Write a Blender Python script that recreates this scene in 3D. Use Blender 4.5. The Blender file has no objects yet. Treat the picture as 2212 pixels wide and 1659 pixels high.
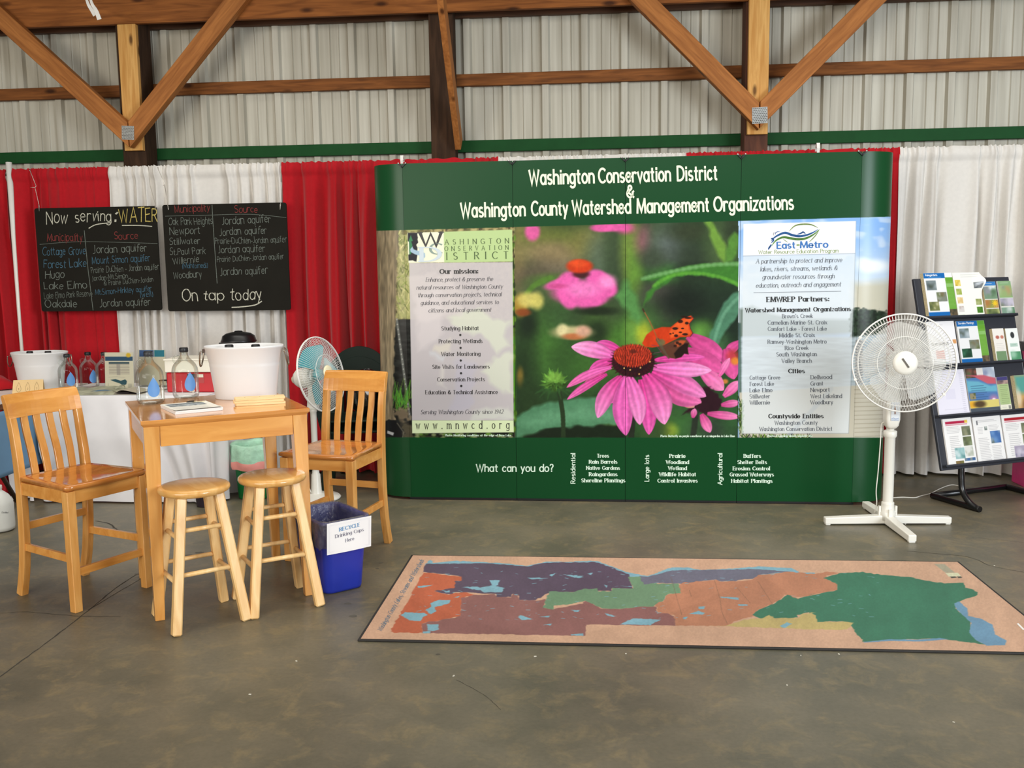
import bpy, math, random
import numpy as np
from mathutils import Vector, Matrix

random.seed(7)
RNG = np.random.default_rng(11)
SC = bpy.context.scene
COL = SC.collection
R = math.radians

# ---------------------------------------------------------------- camera
CAM_H, F_PX = 1.5553, 2050.0
PITCH, ROLL, YAW = 0.121574, -0.014241, 0.087217
_f = np.array([-math.sin(YAW) * math.cos(PITCH), math.cos(YAW) * math.cos(PITCH), -math.sin(PITCH)])
_r0 = np.array([math.cos(YAW), math.sin(YAW), 0.0])
_u0 = np.cross(_r0, _f)
_r = math.cos(ROLL) * _r0 + math.sin(ROLL) * _u0
_u = -math.sin(ROLL) * _r0 + math.cos(ROLL) * _u0
_o = np.array([0.0, 0.0, CAM_H])
cam_data = bpy.data.cameras.new('camera')
cam_data.sensor_width = 36.0
cam_data.lens = 36.0 * F_PX / 2212.0
cam_data.clip_end = 100
cam = bpy.data.objects.new('camera', cam_data)
COL.objects.link(cam)
cam.matrix_world = Matrix(((_r[0], _u[0], -_f[0], 0), (_r[1], _u[1], -_f[1], 0), (_r[2], _u[2], -_f[2], CAM_H), (0, 0, 0, 1)))
SC.camera = cam

# ---------------------------------------------------------------- light
SC.view_settings.view_transform = 'Standard'
SC.view_settings.look = 'None'
SC.view_settings.gamma = 1.0
SC.view_settings.use_curve_mapping = False
SC.view_settings.exposure = 0.16
world = bpy.data.worlds.new('world')
SC.world = world
world.use_nodes = True
world.node_tree.nodes['Background'].inputs[0].default_value = (1.0, 0.97, 0.92, 1)
world.node_tree.nodes['Background'].inputs[1].default_value = 0.15


def area(name, loc, target, sx, sy, power, col, spread=180):
    d = bpy.data.lights.new(name, 'AREA')
    d.shape = 'RECTANGLE'
    d.size, d.size_y, d.energy, d.color = sx, sy, power, col
    d.spread = R(spread)
    o = bpy.data.objects.new(name, d)
    COL.objects.link(o)
    o.location = loc
    o.rotation_euler = (Vector(target) - Vector(loc)).to_track_quat('-Z', 'Y').to_euler()
    return o


# daylight through the open barn doors, right of and behind the photographer
area('daylight_door_right', (5.4, -0.4, 2.1), (-0.6, 5.6, 0.9), 2.6, 2.6, 360, (0.86, 0.93, 1.0))
area('daylight_door_behind', (-5.5, -4.5, 2.6), (-0.4, 6.0, 1.2), 5.0, 2.8, 390, (1.0, 0.94, 0.84))
area('high_fill_behind', (0.0, -4.5, 4.6), (0.0, 6.5, 1.5), 7.0, 2.0, 260, (1.0, 0.97, 0.92))  # added fill lamp high behind the camera, not a window
# overhead fill lamps added under the roof to brighten floor and tabletops
area('overhead_fill', (-0.2, 4.3, 4.30), (-0.2, 4.3, 0), 7.0, 2.4, 34, (1.0, 0.97, 0.90), spread=120)
area('overhead_fill_back', (-0.2, 5.4, 4.30), (-0.2, 5.4, 0), 7.0, 1.6, 76, (1.0, 0.97, 0.90), spread=120)  # second added fill, nearer the back wall

# ---------------------------------------------------------------- measuring helpers (photo frame -> planes of the room)


def ray(x, y):
    return _f * F_PX + _r * (x - 1106.0) + _u * (829.5 - y)


def on_y(x, y, Y):
    d = ray(x, y)
    return _o + d * (Y / d[1])


def on_z(x, y, z=0.0):
    d = ray(x, y)
    return _o + d * ((z - CAM_H) / d[2])


def on_plane(x, y, P, N):
    d = ray(x, y)
    return _o + d * (np.dot(np.asarray(P) - _o, N) / np.dot(d, N))


def to_px(P):
    d = np.asarray(P, float) - _o
    z = d @ _f
    return 1106.0 + F_PX * (d @ _r) / z, 829.5 - F_PX * (d @ _u) / z


# ---------------------------------------------------------------- materials


def lin(c):
    c = np.asarray(c, float) / 255.0
    return np.where(c <= 0.04045, c / 12.92, ((c + 0.055) / 1.055) ** 2.4)


def L4(c):
    return tuple(float(v) for v in lin(c)) + (1.0,)


def new_mat(name):
    m = bpy.data.materials.new(name)
    m.use_nodes = True
    nt = m.node_tree
    return m, nt, nt.nodes['Principled BSDF']


def plain(name, c, rough=0.5, metal=0.0, spec=0.5, var=0.08, scale=12.0, bump=0.0, alpha=1.0, coat=0.0, sub=0.0):
    """Principled with a little procedural noise in the colour."""
    m, nt, b = new_mat(name)
    tc = nt.nodes.new('ShaderNodeTexCoord')
    nz = nt.nodes.new('ShaderNodeTexNoise')
    nz.inputs['Scale'].default_value = scale
    nz.inputs['Detail'].default_value = 4
    nt.links.new(tc.outputs['Object'], nz.inputs['Vector'])
    rp = nt.nodes.new('ShaderNodeValToRGB')
    base = np.array(lin(c))
    rp.color_ramp.elements[0].position = 0.3
    rp.color_ramp.elements[1].position = 0.7
    rp.color_ramp.elements[0].color = tuple(base * (1 - var)) + (1,)
    rp.color_ramp.elements[1].color = tuple(np.minimum(base * (1 + var), 1)) + (1,)
    nt.links.new(nz.outputs['Fac'], rp.inputs['Fac'])
    nt.links.new(rp.outputs['Color'], b.inputs['Base Color'])
    b.inputs['Roughness'].default_value = rough
    b.inputs['Metallic'].default_value = metal
    b.inputs['Specular IOR Level'].default_value = spec
    b.inputs['Alpha'].default_value = alpha
    b.inputs['Coat Weight'].default_value = coat
    b.inputs['Coat Roughness'].default_value = 0.12
    if bump:
        bp = nt.nodes.new('ShaderNodeBump')
        bp.inputs['Strength'].default_value = bump
        bp.inputs['Distance'].default_value = 0.01
        nt.links.new(nz.outputs['Fac'], bp.inputs['Height'])
        nt.links.new(bp.outputs['Normal'], b.inputs['Normal'])
    return m


def wood(name, c_dark, c_light, rough=0.35, scale=(14, 14, 1.6), coat=0.0, knots=0.0, spec=0.5):
    m, nt, b = new_mat(name)
    tc = nt.nodes.new('ShaderNodeTexCoord')
    mp = nt.nodes.new('ShaderNodeMapping')
    mp.inputs['Scale'].default_value = scale
    nt.links.new(tc.outputs['Object'], mp.inputs['Vector'])
    nz = nt.nodes.new('ShaderNodeTexNoise')
    nz.inputs['Scale'].default_value = 2.2
    nz.inputs['Detail'].default_value = 7
    nz.inputs['Distortion'].default_value = 0.8
    nt.links.new(mp.outputs['Vector'], nz.inputs['Vector'])
    rp = nt.nodes.new('ShaderNodeValToRGB')
    rp.color_ramp.elements[0].position, rp.color_ramp.elements[1].position = 0.32, 0.68
    rp.color_ramp.elements[0].color, rp.color_ramp.elements[1].color = L4(c_dark), L4(c_light)
    nt.links.new(nz.outputs['Fac'], rp.inputs['Fac'])
    out = rp.outputs['Color']
    if knots:
        vo = nt.nodes.new('ShaderNodeTexVoronoi')
        vo.inputs['Scale'].default_value = 1.0
        mk = nt.nodes.new('ShaderNodeMapping')
        mk.inputs['Scale'].default_value = tuple(s * knots for s in (6, 6, 2.2)) if scale[2] < scale[0] else tuple(s * knots for s in (2.2, 6, 6))
        nt.links.new(tc.outputs['Object'], mk.inputs['Vector'])
        nt.links.new(mk.outputs['Vector'], vo.inputs['Vector'])
        kr = nt.nodes.new('ShaderNodeValToRGB')
        kr.color_ramp.elements[0].position, kr.color_ramp.elements[1].position = 0.07, 0.17
        kr.color_ramp.elements[0].color = (0.12, 0.08, 0.05, 1)
        kr.color_ramp.elements[1].color = (1, 1, 1, 1)
        nt.links.new(vo.outputs['Distance'], kr.inputs['Fac'])
        mx = nt.nodes.new('ShaderNodeMix')
        mx.data_type = 'RGBA'
        mx.blend_type = 'MULTIPLY'
        mx.inputs['Factor'].default_value = 0.85
        nt.links.new(out, mx.inputs['A'])
        nt.links.new(kr.outputs['Color'], mx.inputs['B'])
        out = mx.outputs['Result']
    nt.links.new(out, b.inputs['Base Color'])
    b.inputs['Roughness'].default_value = rough
    b.inputs['Specular IOR Level'].default_value = spec
    b.inputs['Coat Weight'].default_value = coat
    b.inputs['Coat Roughness'].default_value = 0.1
    return m


def painted(name, rough=0.4, spec=0.4, coat=0.0):
    """Print: colours come from the sheet's own colour attribute."""
    m, nt, b = new_mat(name)
    at = nt.nodes.new('ShaderNodeVertexColor')
    at.layer_name = 'print'
    nt.links.new(at.outputs['Color'], b.inputs['Base Color'])
    b.inputs['Roughness'].default_value = rough
    b.inputs['Specular IOR Level'].default_value = spec
    b.inputs['Coat Weight'].default_value = coat
    return m


def glass_mat(name, tint=(0.93, 0.95, 0.93), gloss=0.75):
    """Thin-walled clear glass: see-through with a Fresnel reflection."""
    m = bpy.data.materials.new(name)
    m.use_nodes = True
    nt = m.node_tree
    nt.nodes.remove(nt.nodes['Principled BSDF'])
    tr = nt.nodes.new('ShaderNodeBsdfTransparent')
    tr.inputs[0].default_value = tint + (1,)
    gl = nt.nodes.new('ShaderNodeBsdfGlossy')
    gl.inputs['Roughness'].default_value = 0.04
    lw = nt.nodes.new('ShaderNodeLayerWeight')
    lw.inputs['Blend'].default_value = 0.28
    mm = nt.nodes.new('ShaderNodeMath')
    mm.operation = 'MULTIPLY'
    mm.inputs[1].default_value = gloss
    nt.links.new(lw.outputs['Fresnel'], mm.inputs[0])
    mx = nt.nodes.new('ShaderNodeMixShader')
    nt.links.new(mm.outputs[0], mx.inputs[0])
    nt.links.new(tr.outputs[0], mx.inputs[1])
    nt.links.new(gl.outputs[0], mx.inputs[2])
    nt.links.new(mx.outputs[0], nt.nodes['Material Output'].inputs[0])
    return m


# ---------------------------------------------------------------- mesh builder


class MB:
    def __init__(self):
        self.v, self.f, self.m, self.s = [], [], [], []

    def add(self, verts, faces, mat=0, smooth=False):
        n = len(self.v)
        self.v += [tuple(float(c) for c in p) for p in verts]
        for fc in faces:
            self.f.append(tuple(i + n for i in fc))
            self.m.append(mat)
            self.s.append(smooth)
        return self

    def box(self, c, s, mat=0, rot=None):
        x, y, z = (k / 2 for k in s)
        p = [(-x, -y, -z), (x, -y, -z), (x, y, -z), (-x, y, -z), (-x, -y, z), (x, -y, z), (x, y, z), (-x, y, z)]
        if rot is not None:
            p = [rot @ Vector(q) for q in p]
        p = [(q[0] + c[0], q[1] + c[1], q[2] + c[2]) for q in p]
        return self.add(p, [(0, 3, 2, 1), (4, 5, 6, 7), (0, 1, 5, 4), (1, 2, 6, 5), (2, 3, 7, 6), (3, 0, 4, 7)], mat)

    def span(self, a, b, mat=0):
        """axis-aligned box between two corners"""
        a, b = np.minimum(a, b), np.maximum(a, b)
        return self.box((a + b) / 2, b - a, mat)

    def loft(self, rings, mat=0, smooth=False, cap=True, closed=True):
        n = len(rings[0])
        pts = [p for r in rings for p in r]
        fc = []
        for i in range(len(rings) - 1):
            for j in range(n if closed else n - 1):
                k = (j + 1) % n
                fc.append((i * n + j, i * n + k, (i + 1) * n + k, (i + 1) * n + j))
        self.add(pts, fc, mat, smooth)
        if cap:
            b = len(self.v) - len(pts)
            self.f += [tuple(b + j for j in reversed(range(n))), tuple(b + (len(rings) - 1) * n + j for j in range(n))]
            self.m += [mat, mat]
            self.s += [False, False]
        return self

    def bar(self, a, b, w0, d0, w1=None, d1=None, mat=0, xdir=(1, 0, 0)):
        """tapering rectangular bar from a to b; w along xdir, d across"""
        w1 = w0 if w1 is None else w1
        d1 = d0 if d1 is None else d1
        a, b = Vector(a), Vector(b)
        t = (b - a).normalized()
        x = Vector(xdir)
        x = (x - t * x.dot(t)).normalized()
        y = t.cross(x)
        ring = lambda c, w, d: [c - x * w / 2 - y * d / 2, c + x * w / 2 - y * d / 2, c + x * w / 2 + y * d / 2, c - x * w / 2 + y * d / 2]
        return self.loft([ring(a, w0, d0), ring(b, w1, d1)], mat)

    def sweep_rect(self, pts, ws, ds, xdir=(1, 0, 0), mat=0):
        """rectangular section swept along points"""
        rings = []
        P = [Vector(p) for p in pts]
        for i, c in enumerate(P):
            t = (P[min(i + 1, len(P) - 1)] - P[max(i - 1, 0)]).normalized()
            x = Vector(xdir)
            x = (x - t * x.dot(t)).normalized()
            y = t.cross(x)
            w = ws[i] if hasattr(ws, '__len__') else ws
            d = ds[i] if hasattr(ds, '__len__') else ds
            rings.append([c - x * w / 2 - y * d / 2, c + x * w / 2 - y * d / 2, c + x * w / 2 + y * d / 2, c - x * w / 2 + y * d / 2])
        return self.loft(rings, mat)

    def tube(self, pts, r, n=8, mat=0, smooth=True, closed=False):
        P = [Vector(p) for p in pts]
        rings = []
        up = None
        N = len(P)
        for i, c in enumerate(P):
            if closed:
                t = (P[(i + 1) % N] - P[i - 1]).normalized()
            else:
                t = (P[min(i + 1, N - 1)] - P[max(i - 1, 0)]).normalized()
            if up is None:
                up = Vector((0, 0, 1)) if abs(t.z) < 0.9 else Vector((1, 0, 0))
            x = t.cross(up).normalized()
            up = x.cross(t).normalized()
            rr = r[i] if hasattr(r, '__len__') else r
            rings.append([c + (x * math.cos(a) + up * math.sin(a)) * rr for a in (2 * math.pi * k / n for k in range(n))])
        if closed:
            rings.append(rings[0])
        return self.loft(rings, mat, smooth, cap=not closed)

    def cyl(self, a, b, r0, r1=None, n=24, mat=0):
        return self.tube([a, b], [r0, r0 if r1 is None else r1], n, mat)

    def lathe(self, prof, n=32, mat=0, c=(0, 0, 0), sx=1.0, sy=1.0, cap=False, smooth=True):
        rings = [[(c[0] + r * sx * math.cos(2 * math.pi * k / n), c[1] + r * sy * math.sin(2 * math.pi * k / n), c[2] + z) for k in range(n)] for r, z in prof]
        return self.loft(rings, mat, smooth, cap=cap)

    def prism(self, outline, thick, mat=0, axis='y'):
        """flat outline (list of 2-D points) with thickness; in XZ for axis y, XY for axis z"""
        if axis == 'y':
            A = [(x, -thick / 2, z) for x, z in outline]
            B = [(x, thick / 2, z) for x, z in outline]
        else:
            A = [(x, y, 0) for x, y in outline]
            B = [(x, y, thick) for x, y in outline]
        return self.loft([A, B], mat)

    def build(self, name, mats, parent=None, bevel=0.0, seg=2, subdiv=0):
        me = bpy.data.meshes.new(name)
        me.from_pydata(self.v, [], self.f)
        for mt in (mats if isinstance(mats, (list, tuple)) else [mats]):
            me.materials.append(mt)
        me.polygons.foreach_set('material_index', self.m)
        me.polygons.foreach_set('use_smooth', self.s)
        me.update()
        o = bpy.data.objects.new(name, me)
        COL.objects.link(o)
        if parent is not None:
            o.parent = parent
        if bevel:
            bv = o.modifiers.new('edge', 'BEVEL')
            bv.width, bv.segments, bv.limit_method, bv.angle_limit = bevel, seg, 'ANGLE', R(40)
        if subdiv:
            sd = o.modifiers.new('smooth', 'SUBSURF')
            sd.levels = sd.render_levels = subdiv
        return o


def tag(o, label, cat, group=None, kind=None):
    o['label'], o['category'] = label, cat
    if group:
        o['group'] = group
    if kind:
        o['kind'] = kind
    return o


def struct(o, label=None):
    o['kind'] = 'structure'
    if label:
        o['label'] = label
    return o


def thing(name, label, cat, loc=(0, 0, 0), rz=0.0, group=None):
    o = bpy.data.objects.new(name, None)
    o.empty_display_size = 0.1
    COL.objects.link(o)
    o.location, o.rotation_euler = tuple(float(c) for c in loc), (0, 0, rz)
    return tag(o, label, cat, group)


def dup(root, loc, rz=0.0, label=None, group=None):
    def cp(o, par):
        c = o.copy()
        COL.objects.link(c)
        if par is not None:
            c.parent = par
        for ch in [k for k in COL.objects if k.parent == o]:
            cp(ch, c)
        return c
    c = cp(root, None)
    c.location, c.rotation_euler = tuple(float(k) for k in loc), (0, 0, rz)
    if label:
        c['label'] = label
    if group:
        c['group'] = group
    return c


# ---------------------------------------------------------------- lettering: a skeleton alphabet drawn with a pen of any width


def _A(cx, cy, rx, ry, a0, a1, n=10):
    return [(cx + rx * math.cos(R(a0 + (a1 - a0) * i / n)), cy + ry * math.sin(R(a0 + (a1 - a0) * i / n))) for i in range(n + 1)]


def _L(*p):
    return [(p[i], p[i + 1]) for i in range(0, len(p), 2)]


_O = lambda w=.26: _A(w, .33, w, .33, 90, 450, 16)
_arch = lambda x, w: _A(x + w / 2, .42, w / 2, .24, 180, 0) + _L(x + w, 0)
GL = {
    'a': (.52, [_O(.25), _L(.5, .66, .5, 0)]), 'b': (.52, [_L(0, 1, 0, 0), _O()]), 'c': (.46, [_A(.25, .33, .25, .33, 45, 315, 12)]),
    'd': (.52, [_O(), _L(.52, 1, .52, 0)]), 'e': (.5, [_L(0, .36, .5, .36) + _A(.25, .33, .25, .33, 5, 315, 14)]),
    'f': (.34, [_A(.3, .82, .16, .18, 50, 180, 6) + _L(.14, 0), _L(0, .62, .32, .62)]),
    'g': (.52, [_O(.25), _L(.5, .66, .5, -.1) + _A(.26, -.1, .24, .2, 0, -150, 8)]),
    'h': (.48, [_L(0, 1, 0, 0), _arch(0, .48)]), 'i': (.1, [_L(.05, .66, .05, 0), _L(.05, .86, .05, .93)]),
    'j': (.2, [_L(.15, .66, .15, -.1) + _A(0, -.1, .15, .16, 0, -90, 5), _L(.15, .86, .15, .93)]),
    'k': (.46, [_L(0, 1, 0, 0), _L(.42, .66, 0, .26), _L(.13, .38, .46, 0)]), 'l': (.1, [_L(.05, 1, .05, 0)]),
    'm': (.76, [_L(0, .66, 0, 0), _arch(0, .38), _arch(.38, .38)]), 'n': (.48, [_L(0, .66, 0, 0), _arch(0, .48)]),
    'o': (.52, [_O()]), 'p': (.52, [_L(0, .66, 0, -.28), _O()]), 'q': (.52, [_O(.25), _L(.5, .66, .5, -.28)]),
    'r': (.34, [_L(0, .66, 0, 0), _A(.22, .42, .22, .24, 180, 50, 6)]),
    's': (.42, [_A(.21, .49, .19, .17, 50, 270, 8) + _A(.21, .16, .2, .16, 90, -140, 8)[1:]]),
    't': (.34, [_L(.15, .9, .15, .16) + _A(.27, .14, .12, .14, 180, 290, 5), _L(0, .64, .32, .64)]),
    'u': (.48, [_L(0, .66, 0, .24) + _A(.24, .24, .24, .24, 180, 360, 8), _L(.48, .66, .48, 0)]),
    'v': (.46, [_L(0, .66, .23, 0, .46, .66)]), 'w': (.7, [_L(0, .66, .18, 0, .35, .6, .52, 0, .7, .66)]),
    'x': (.46, [_L(0, .66, .46, 0), _L(.46, .66, 0, 0)]), 'y': (.46, [_L(0, .66, .24, .02), _L(.46, .66, .12, -.28)]),
    'z': (.44, [_L(0, .66, .44, .66, 0, 0, .44, 0)]),
    'A': (.72, [_L(0, 0, .36, 1, .72, 0), _L(.13, .36, .59, .36)]),
    'B': (.56, [_L(0, 0, 0, 1), _L(0, 1, .26, 1) + _A(.26, .77, .24, .23, 90, -90, 8) + _L(0, .54), _L(.26, .54) + _A(.28, .27, .28, .27, 90, -90, 8) + _L(0, 0)]),
    'C': (.66, [_A(.4, .5, .4, .5, 48, 312, 16)]), 'D': (.68, [_L(0, 0, 0, 1), _L(0, 1, .2, 1) + _A(.2, .5, .48, .5, 90, -90, 14) + _L(0, 0)]),
    'E': (.5, [_L(0, 0, 0, 1), _L(0, 1, .5, 1), _L(0, .53, .42, .53), _L(0, 0, .52, 0)]), 'F': (.48, [_L(0, 0, 0, 1), _L(0, 1, .48, 1), _L(0, .53, .4, .53)]),
    'G': (.72, [_A(.4, .5, .4, .5, 48, 340, 16), _L(.46, .42, .74, .42, .74, .1)]), 'H': (.66, [_L(0, 0, 0, 1), _L(.66, 0, .66, 1), _L(0, .52, .66, .52)]),
    'I': (.1, [_L(.05, 0, .05, 1)]), 'J': (.36, [_L(.3, 1, .3, .2) + _A(.08, .2, .22, .22, 0, -110, 7)]),
    'K': (.6, [_L(0, 0, 0, 1), _L(.56, 1, 0, .42), _L(.2, .6, .62, 0)]), 'L': (.48, [_L(0, 1, 0, 0), _L(0, 0, .48, 0)]),
    'M': (.82, [_L(0, 0, .06, 1), _L(.06, 1, .41, .1, .76, 1), _L(.76, 1, .82, 0)]), 'N': (.68, [_L(0, 0, 0, 1), _L(0, 1, .68, 0), _L(.68, 0, .68, 1)]),
    'O': (.8, [_A(.4, .5, .4, .5, 90, 450, 22)]), 'P': (.52, [_L(0, 0, 0, 1), _L(0, 1, .26, 1) + _A(.26, .75, .26, .25, 90, -90, 8) + _L(0, .5)]),
    'Q': (.8, [_A(.4, .5, .4, .5, 90, 450, 22), _L(.5, .2, .8, -.1)]),
    'R': (.58, [_L(0, 0, 0, 1), _L(0, 1, .26, 1) + _A(.26, .76, .25, .24, 90, -90, 8) + _L(0, .52), _L(.24, .52, .6, 0)]),
    'S': (.5, [_A(.25, .75, .23, .25, 40, 270, 10) + _A(.25, .25, .25, .25, 90, -145, 10)[1:]]), 'T': (.62, [_L(0, 1, .62, 1), _L(.31, 1, .31, 0)]),
    'U': (.64, [_L(0, 1, 0, .3) + _A(.32, .3, .32, .3, 180, 360, 10) + _L(.64, 1)]), 'V': (.66, [_L(0, 1, .33, 0, .66, 1)]),
    'W': (.98, [_L(0, 1, .25, 0, .49, .92, .73, 0, .98, 1)]), 'X': (.62, [_L(0, 0, .62, 1), _L(0, 1, .62, 0)]), 'Y': (.6, [_L(0, 1, .3, .5, .3, 0), _L(.3, .5, .6, 1)]),
    '1': (.2, [_L(0, .8, .12, 1, .12, 0)]), '2': (.5, [_A(.25, .74, .23, .26, 160, -30, 9) + _L(0, 0, .5, 0)]),
    '3': (.46, [_A(.22, .75, .2, .25, 150, -90, 9) + _A(.22, .25, .24, .25, 90, -150, 9)[1:]]),
    '4': (.52, [_L(.36, 0, .36, 1, 0, .3, .52, .3)]), '9': (.48, [_A(.24, .7, .22, .26, 0, 360, 14) + _L(.4, .3, .2, 0)]),
    '&': (.7, [_L(.7, .5) + _A(.3, .3, .3, .3, 20, -190, 10) + _A(.32, .78, .17, .2, 200, -20, 8) + _L(.1, .42, .3, .3, .7, 0)]),
    '.': (.1, [_L(.05, 0, .05, .09)]), ',': (.1, [_L(.07, .08, .02, -.14)]), ':': (.1, [_L(.05, .03, .05, .12), _L(.05, .5, .05, .59)]),
    '-': (.32, [_L(0, .34, .3, .34)]), '(': (.2, [_A(.3, .4, .26, .62, 130, 230, 8)]), ')': (.2, [_A(-.1, .4, .26, .62, 50, -50, 8)]),
    "'": (.1, [_L(.06, 1, .03, .8)]), '?': (.42, [_A(.2, .78, .2, .22, 160, -60, 8) + _L(.2, .42, .2, .26), _L(.2, 0, .2, .09)]), ' ': (.30, []),
}


def strip(pts, ws):
    """mitred band along a 2-D polyline -> verts, quads"""
    P, W_ = [np.asarray(pts[0], float)], []
    ws = list(ws) + [ws[-1]] * (len(pts) - 1 - len(ws))
    for p, w in zip(pts[1:], ws):
        p = np.asarray(p, float)
        if np.hypot(*(p - P[-1])) > 1e-4:
            P.append(p)
            W_.append(w)
    if not W_:
        return [], []
    n, ws = len(P), W_
    closed = n > 3 and np.hypot(*(P[0] - P[-1])) < 1e-6
    T = []
    for a, b in zip(P, P[1:]):
        d = b - a
        T.append(d / (np.hypot(*d) or 1e-6))
    V = []
    for i in range(n):
        if closed and i in (0, n - 1):
            t0, t1 = T[-1], T[0]
        else:
            t0, t1 = T[max(i - 1, 0)], T[min(i, n - 2)]
        m = t0 + t1
        l = np.hypot(*m)
        m = m / l if l > .3 else t0
        nx = np.array([-m[1], m[0]])
        c = max(.45, abs(float(nx @ np.array([-t0[1], t0[0]]))))
        w = ws[min(i, len(ws) - 1)] if i == 0 or i == n - 1 else (ws[i - 1] + ws[min(i, len(ws) - 1)]) / 2
        p = P[i]
        if not closed and i == 0:
            p = p - T[0] * ws[0] * .3
        if not closed and i == n - 1:
            p = p + T[-1] * ws[-1] * .3
        V += [p + nx * w / 2 / c, p - nx * w / 2 / c]
    return V, [(2 * i, 2 * i + 1, 2 * i + 3, 2 * i + 2) for i in range(n - 1)]


def pen_text(s, thick=.1, thin=.1, serif=0.0, shear=0.0, gap=.17, jit=0.0, rng=None):
    """-> (verts Nx2, quads, width, stroke number per vertex); cap height 1, baseline 0"""
    V, Q, S = [], [], []
    x = 0.0
    ns = 0

    def put(v, q_):
        nonlocal ns
        n = len(V)
        V.extend(tuple(p) for p in v)
        Q.extend(tuple(i + n for i in f) for f in q_)
        S.extend([ns % 5] * len(v))
        ns += 1
    for ch in s:
        w, st = GL.get(ch, GL[' '])
        oy = rng.uniform(-jit, jit) if rng else 0
        sc = 1 + (rng.uniform(-jit, jit) * 1.5 if rng else 0)
        sl = rng.uniform(-jit, jit) * 2 if rng else 0
        for pl in st:
            pts = [(x + p[0] * sc + p[1] * sl, p[1] * sc + oy) for p in pl]
            if rng:
                pts = [(p[0] + rng.uniform(-jit, jit) * (.6 if len(pts) < 4 else .22), p[1] + rng.uniform(-jit, jit) * (.6 if len(pts) < 4 else .22)) for p in pts]
            ws = []
            for a, b in zip(pts, pts[1:]):
                dx, dy = b[0] - a[0], b[1] - a[1]
                k = abs(dy) / (math.hypot(dx, dy) or 1e-6)
                if serif and dx * dy > 0 and 0.2 < k < .97 and len(pl) < 6:
                    k *= .45
                ws.append(thin + (thick - thin) * k ** 1.3)
            put(*strip(pts, ws))
            if serif and ch not in "-.,:'()&" and not (ch == 'i' and pl[0][1] > .7):
                for e, o in ((pts[0], pts[1]), (pts[-1], pts[-2])):
                    if abs(e[0] - o[0]) < abs(e[1] - o[1]) * .6 and min(abs(e[1] - t) for t in (0, .66, 1, -.28)) < .03:
                        put(*strip([(e[0] - serif, e[1]), (e[0] + serif, e[1])], [thin]))
        x += w * sc + gap
    V = np.array(V) if V else np.zeros((0, 2))
    if shear and len(V):
        V[:, 0] += V[:, 1] * shear
    return V, Q, max(x - gap, .01), np.array(S)


STY = {
    'sans': dict(thick=.115, thin=.10, gap=.17), 'sansb': dict(thick=.165, thin=.135, gap=.19), 'sansx': dict(thick=.20, thin=.155, gap=.21),
    'serif': dict(thick=.165, thin=.07, serif=.11, gap=.2), 'serifb': dict(thick=.25, thin=.10, serif=.15, gap=.24),
    'ital': dict(thick=.12, thin=.055, serif=.06, shear=.2, gap=.15), 'roman': dict(thick=.14, thin=.06, serif=.08, gap=.3),
}


def write(mb, mat, s, p0, p1, cap, plane, style='serif', rng=None):
    """text whose baseline runs from p0 to p1, cap height in the same units; plane maps to 3-D.
    cap > 0 where y runs down (photo frame), cap < 0 where v runs up"""
    if style == 'chalk':
        V, Q, w, S = pen_text(s, .078, .078, gap=.16, jit=.055, rng=rng or random)
    else:
        V, Q, w, S = pen_text(s, **STY[style])
    dx, dy = p1[0] - p0[0], p1[1] - p0[1]
    l = math.hypot(dx, dy)
    ux, uy = dx / l, dy / l
    k = l / w
    X = p0[0] + V[:, 0] * k * ux + V[:, 1] * cap * uy
    Y = p0[1] + V[:, 0] * k * uy - V[:, 1] * cap * ux
    A = np.array([plane(a, b) for a, b in zip(X, Y)])
    e = l * .01
    o = np.array(plane(*p0))
    n = np.cross(np.array(plane(p0[0], p0[1] + e)) - o, np.array(plane(p0[0] + e, p0[1])) - o) * math.copysign(1, cap)
    n /= np.linalg.norm(n) + 1e-12
    mb.add(A + S[:, None] * n[None] * .00012, Q, mat)


def ribbon(mb, mat, pts, w, plane):
    """a drawn stroke through points given in the photo frame"""
    V, Q = strip(pts, [w])
    mb.add([plane(*p) for p in V], Q, mat)


# ---------------------------------------------------------------- printed sheets: colour per vertex of a fine grid


def vnoise(x, y, seed=0):
    xi, yi = np.floor(x).astype(int), np.floor(y).astype(int)
    xf, yf = x - xi, y - yi
    h = lambda a, b: ((np.sin(a * 127.1 + b * 311.7 + seed * 74.7) * 43758.5453) % 1.0)
    u, v = xf * xf * (3 - 2 * xf), yf * yf * (3 - 2 * yf)
    return (h(xi, yi) * (1 - u) + h(xi + 1, yi) * u) * (1 - v) + (h(xi, yi + 1) * (1 - u) + h(xi + 1, yi + 1) * u) * v


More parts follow.
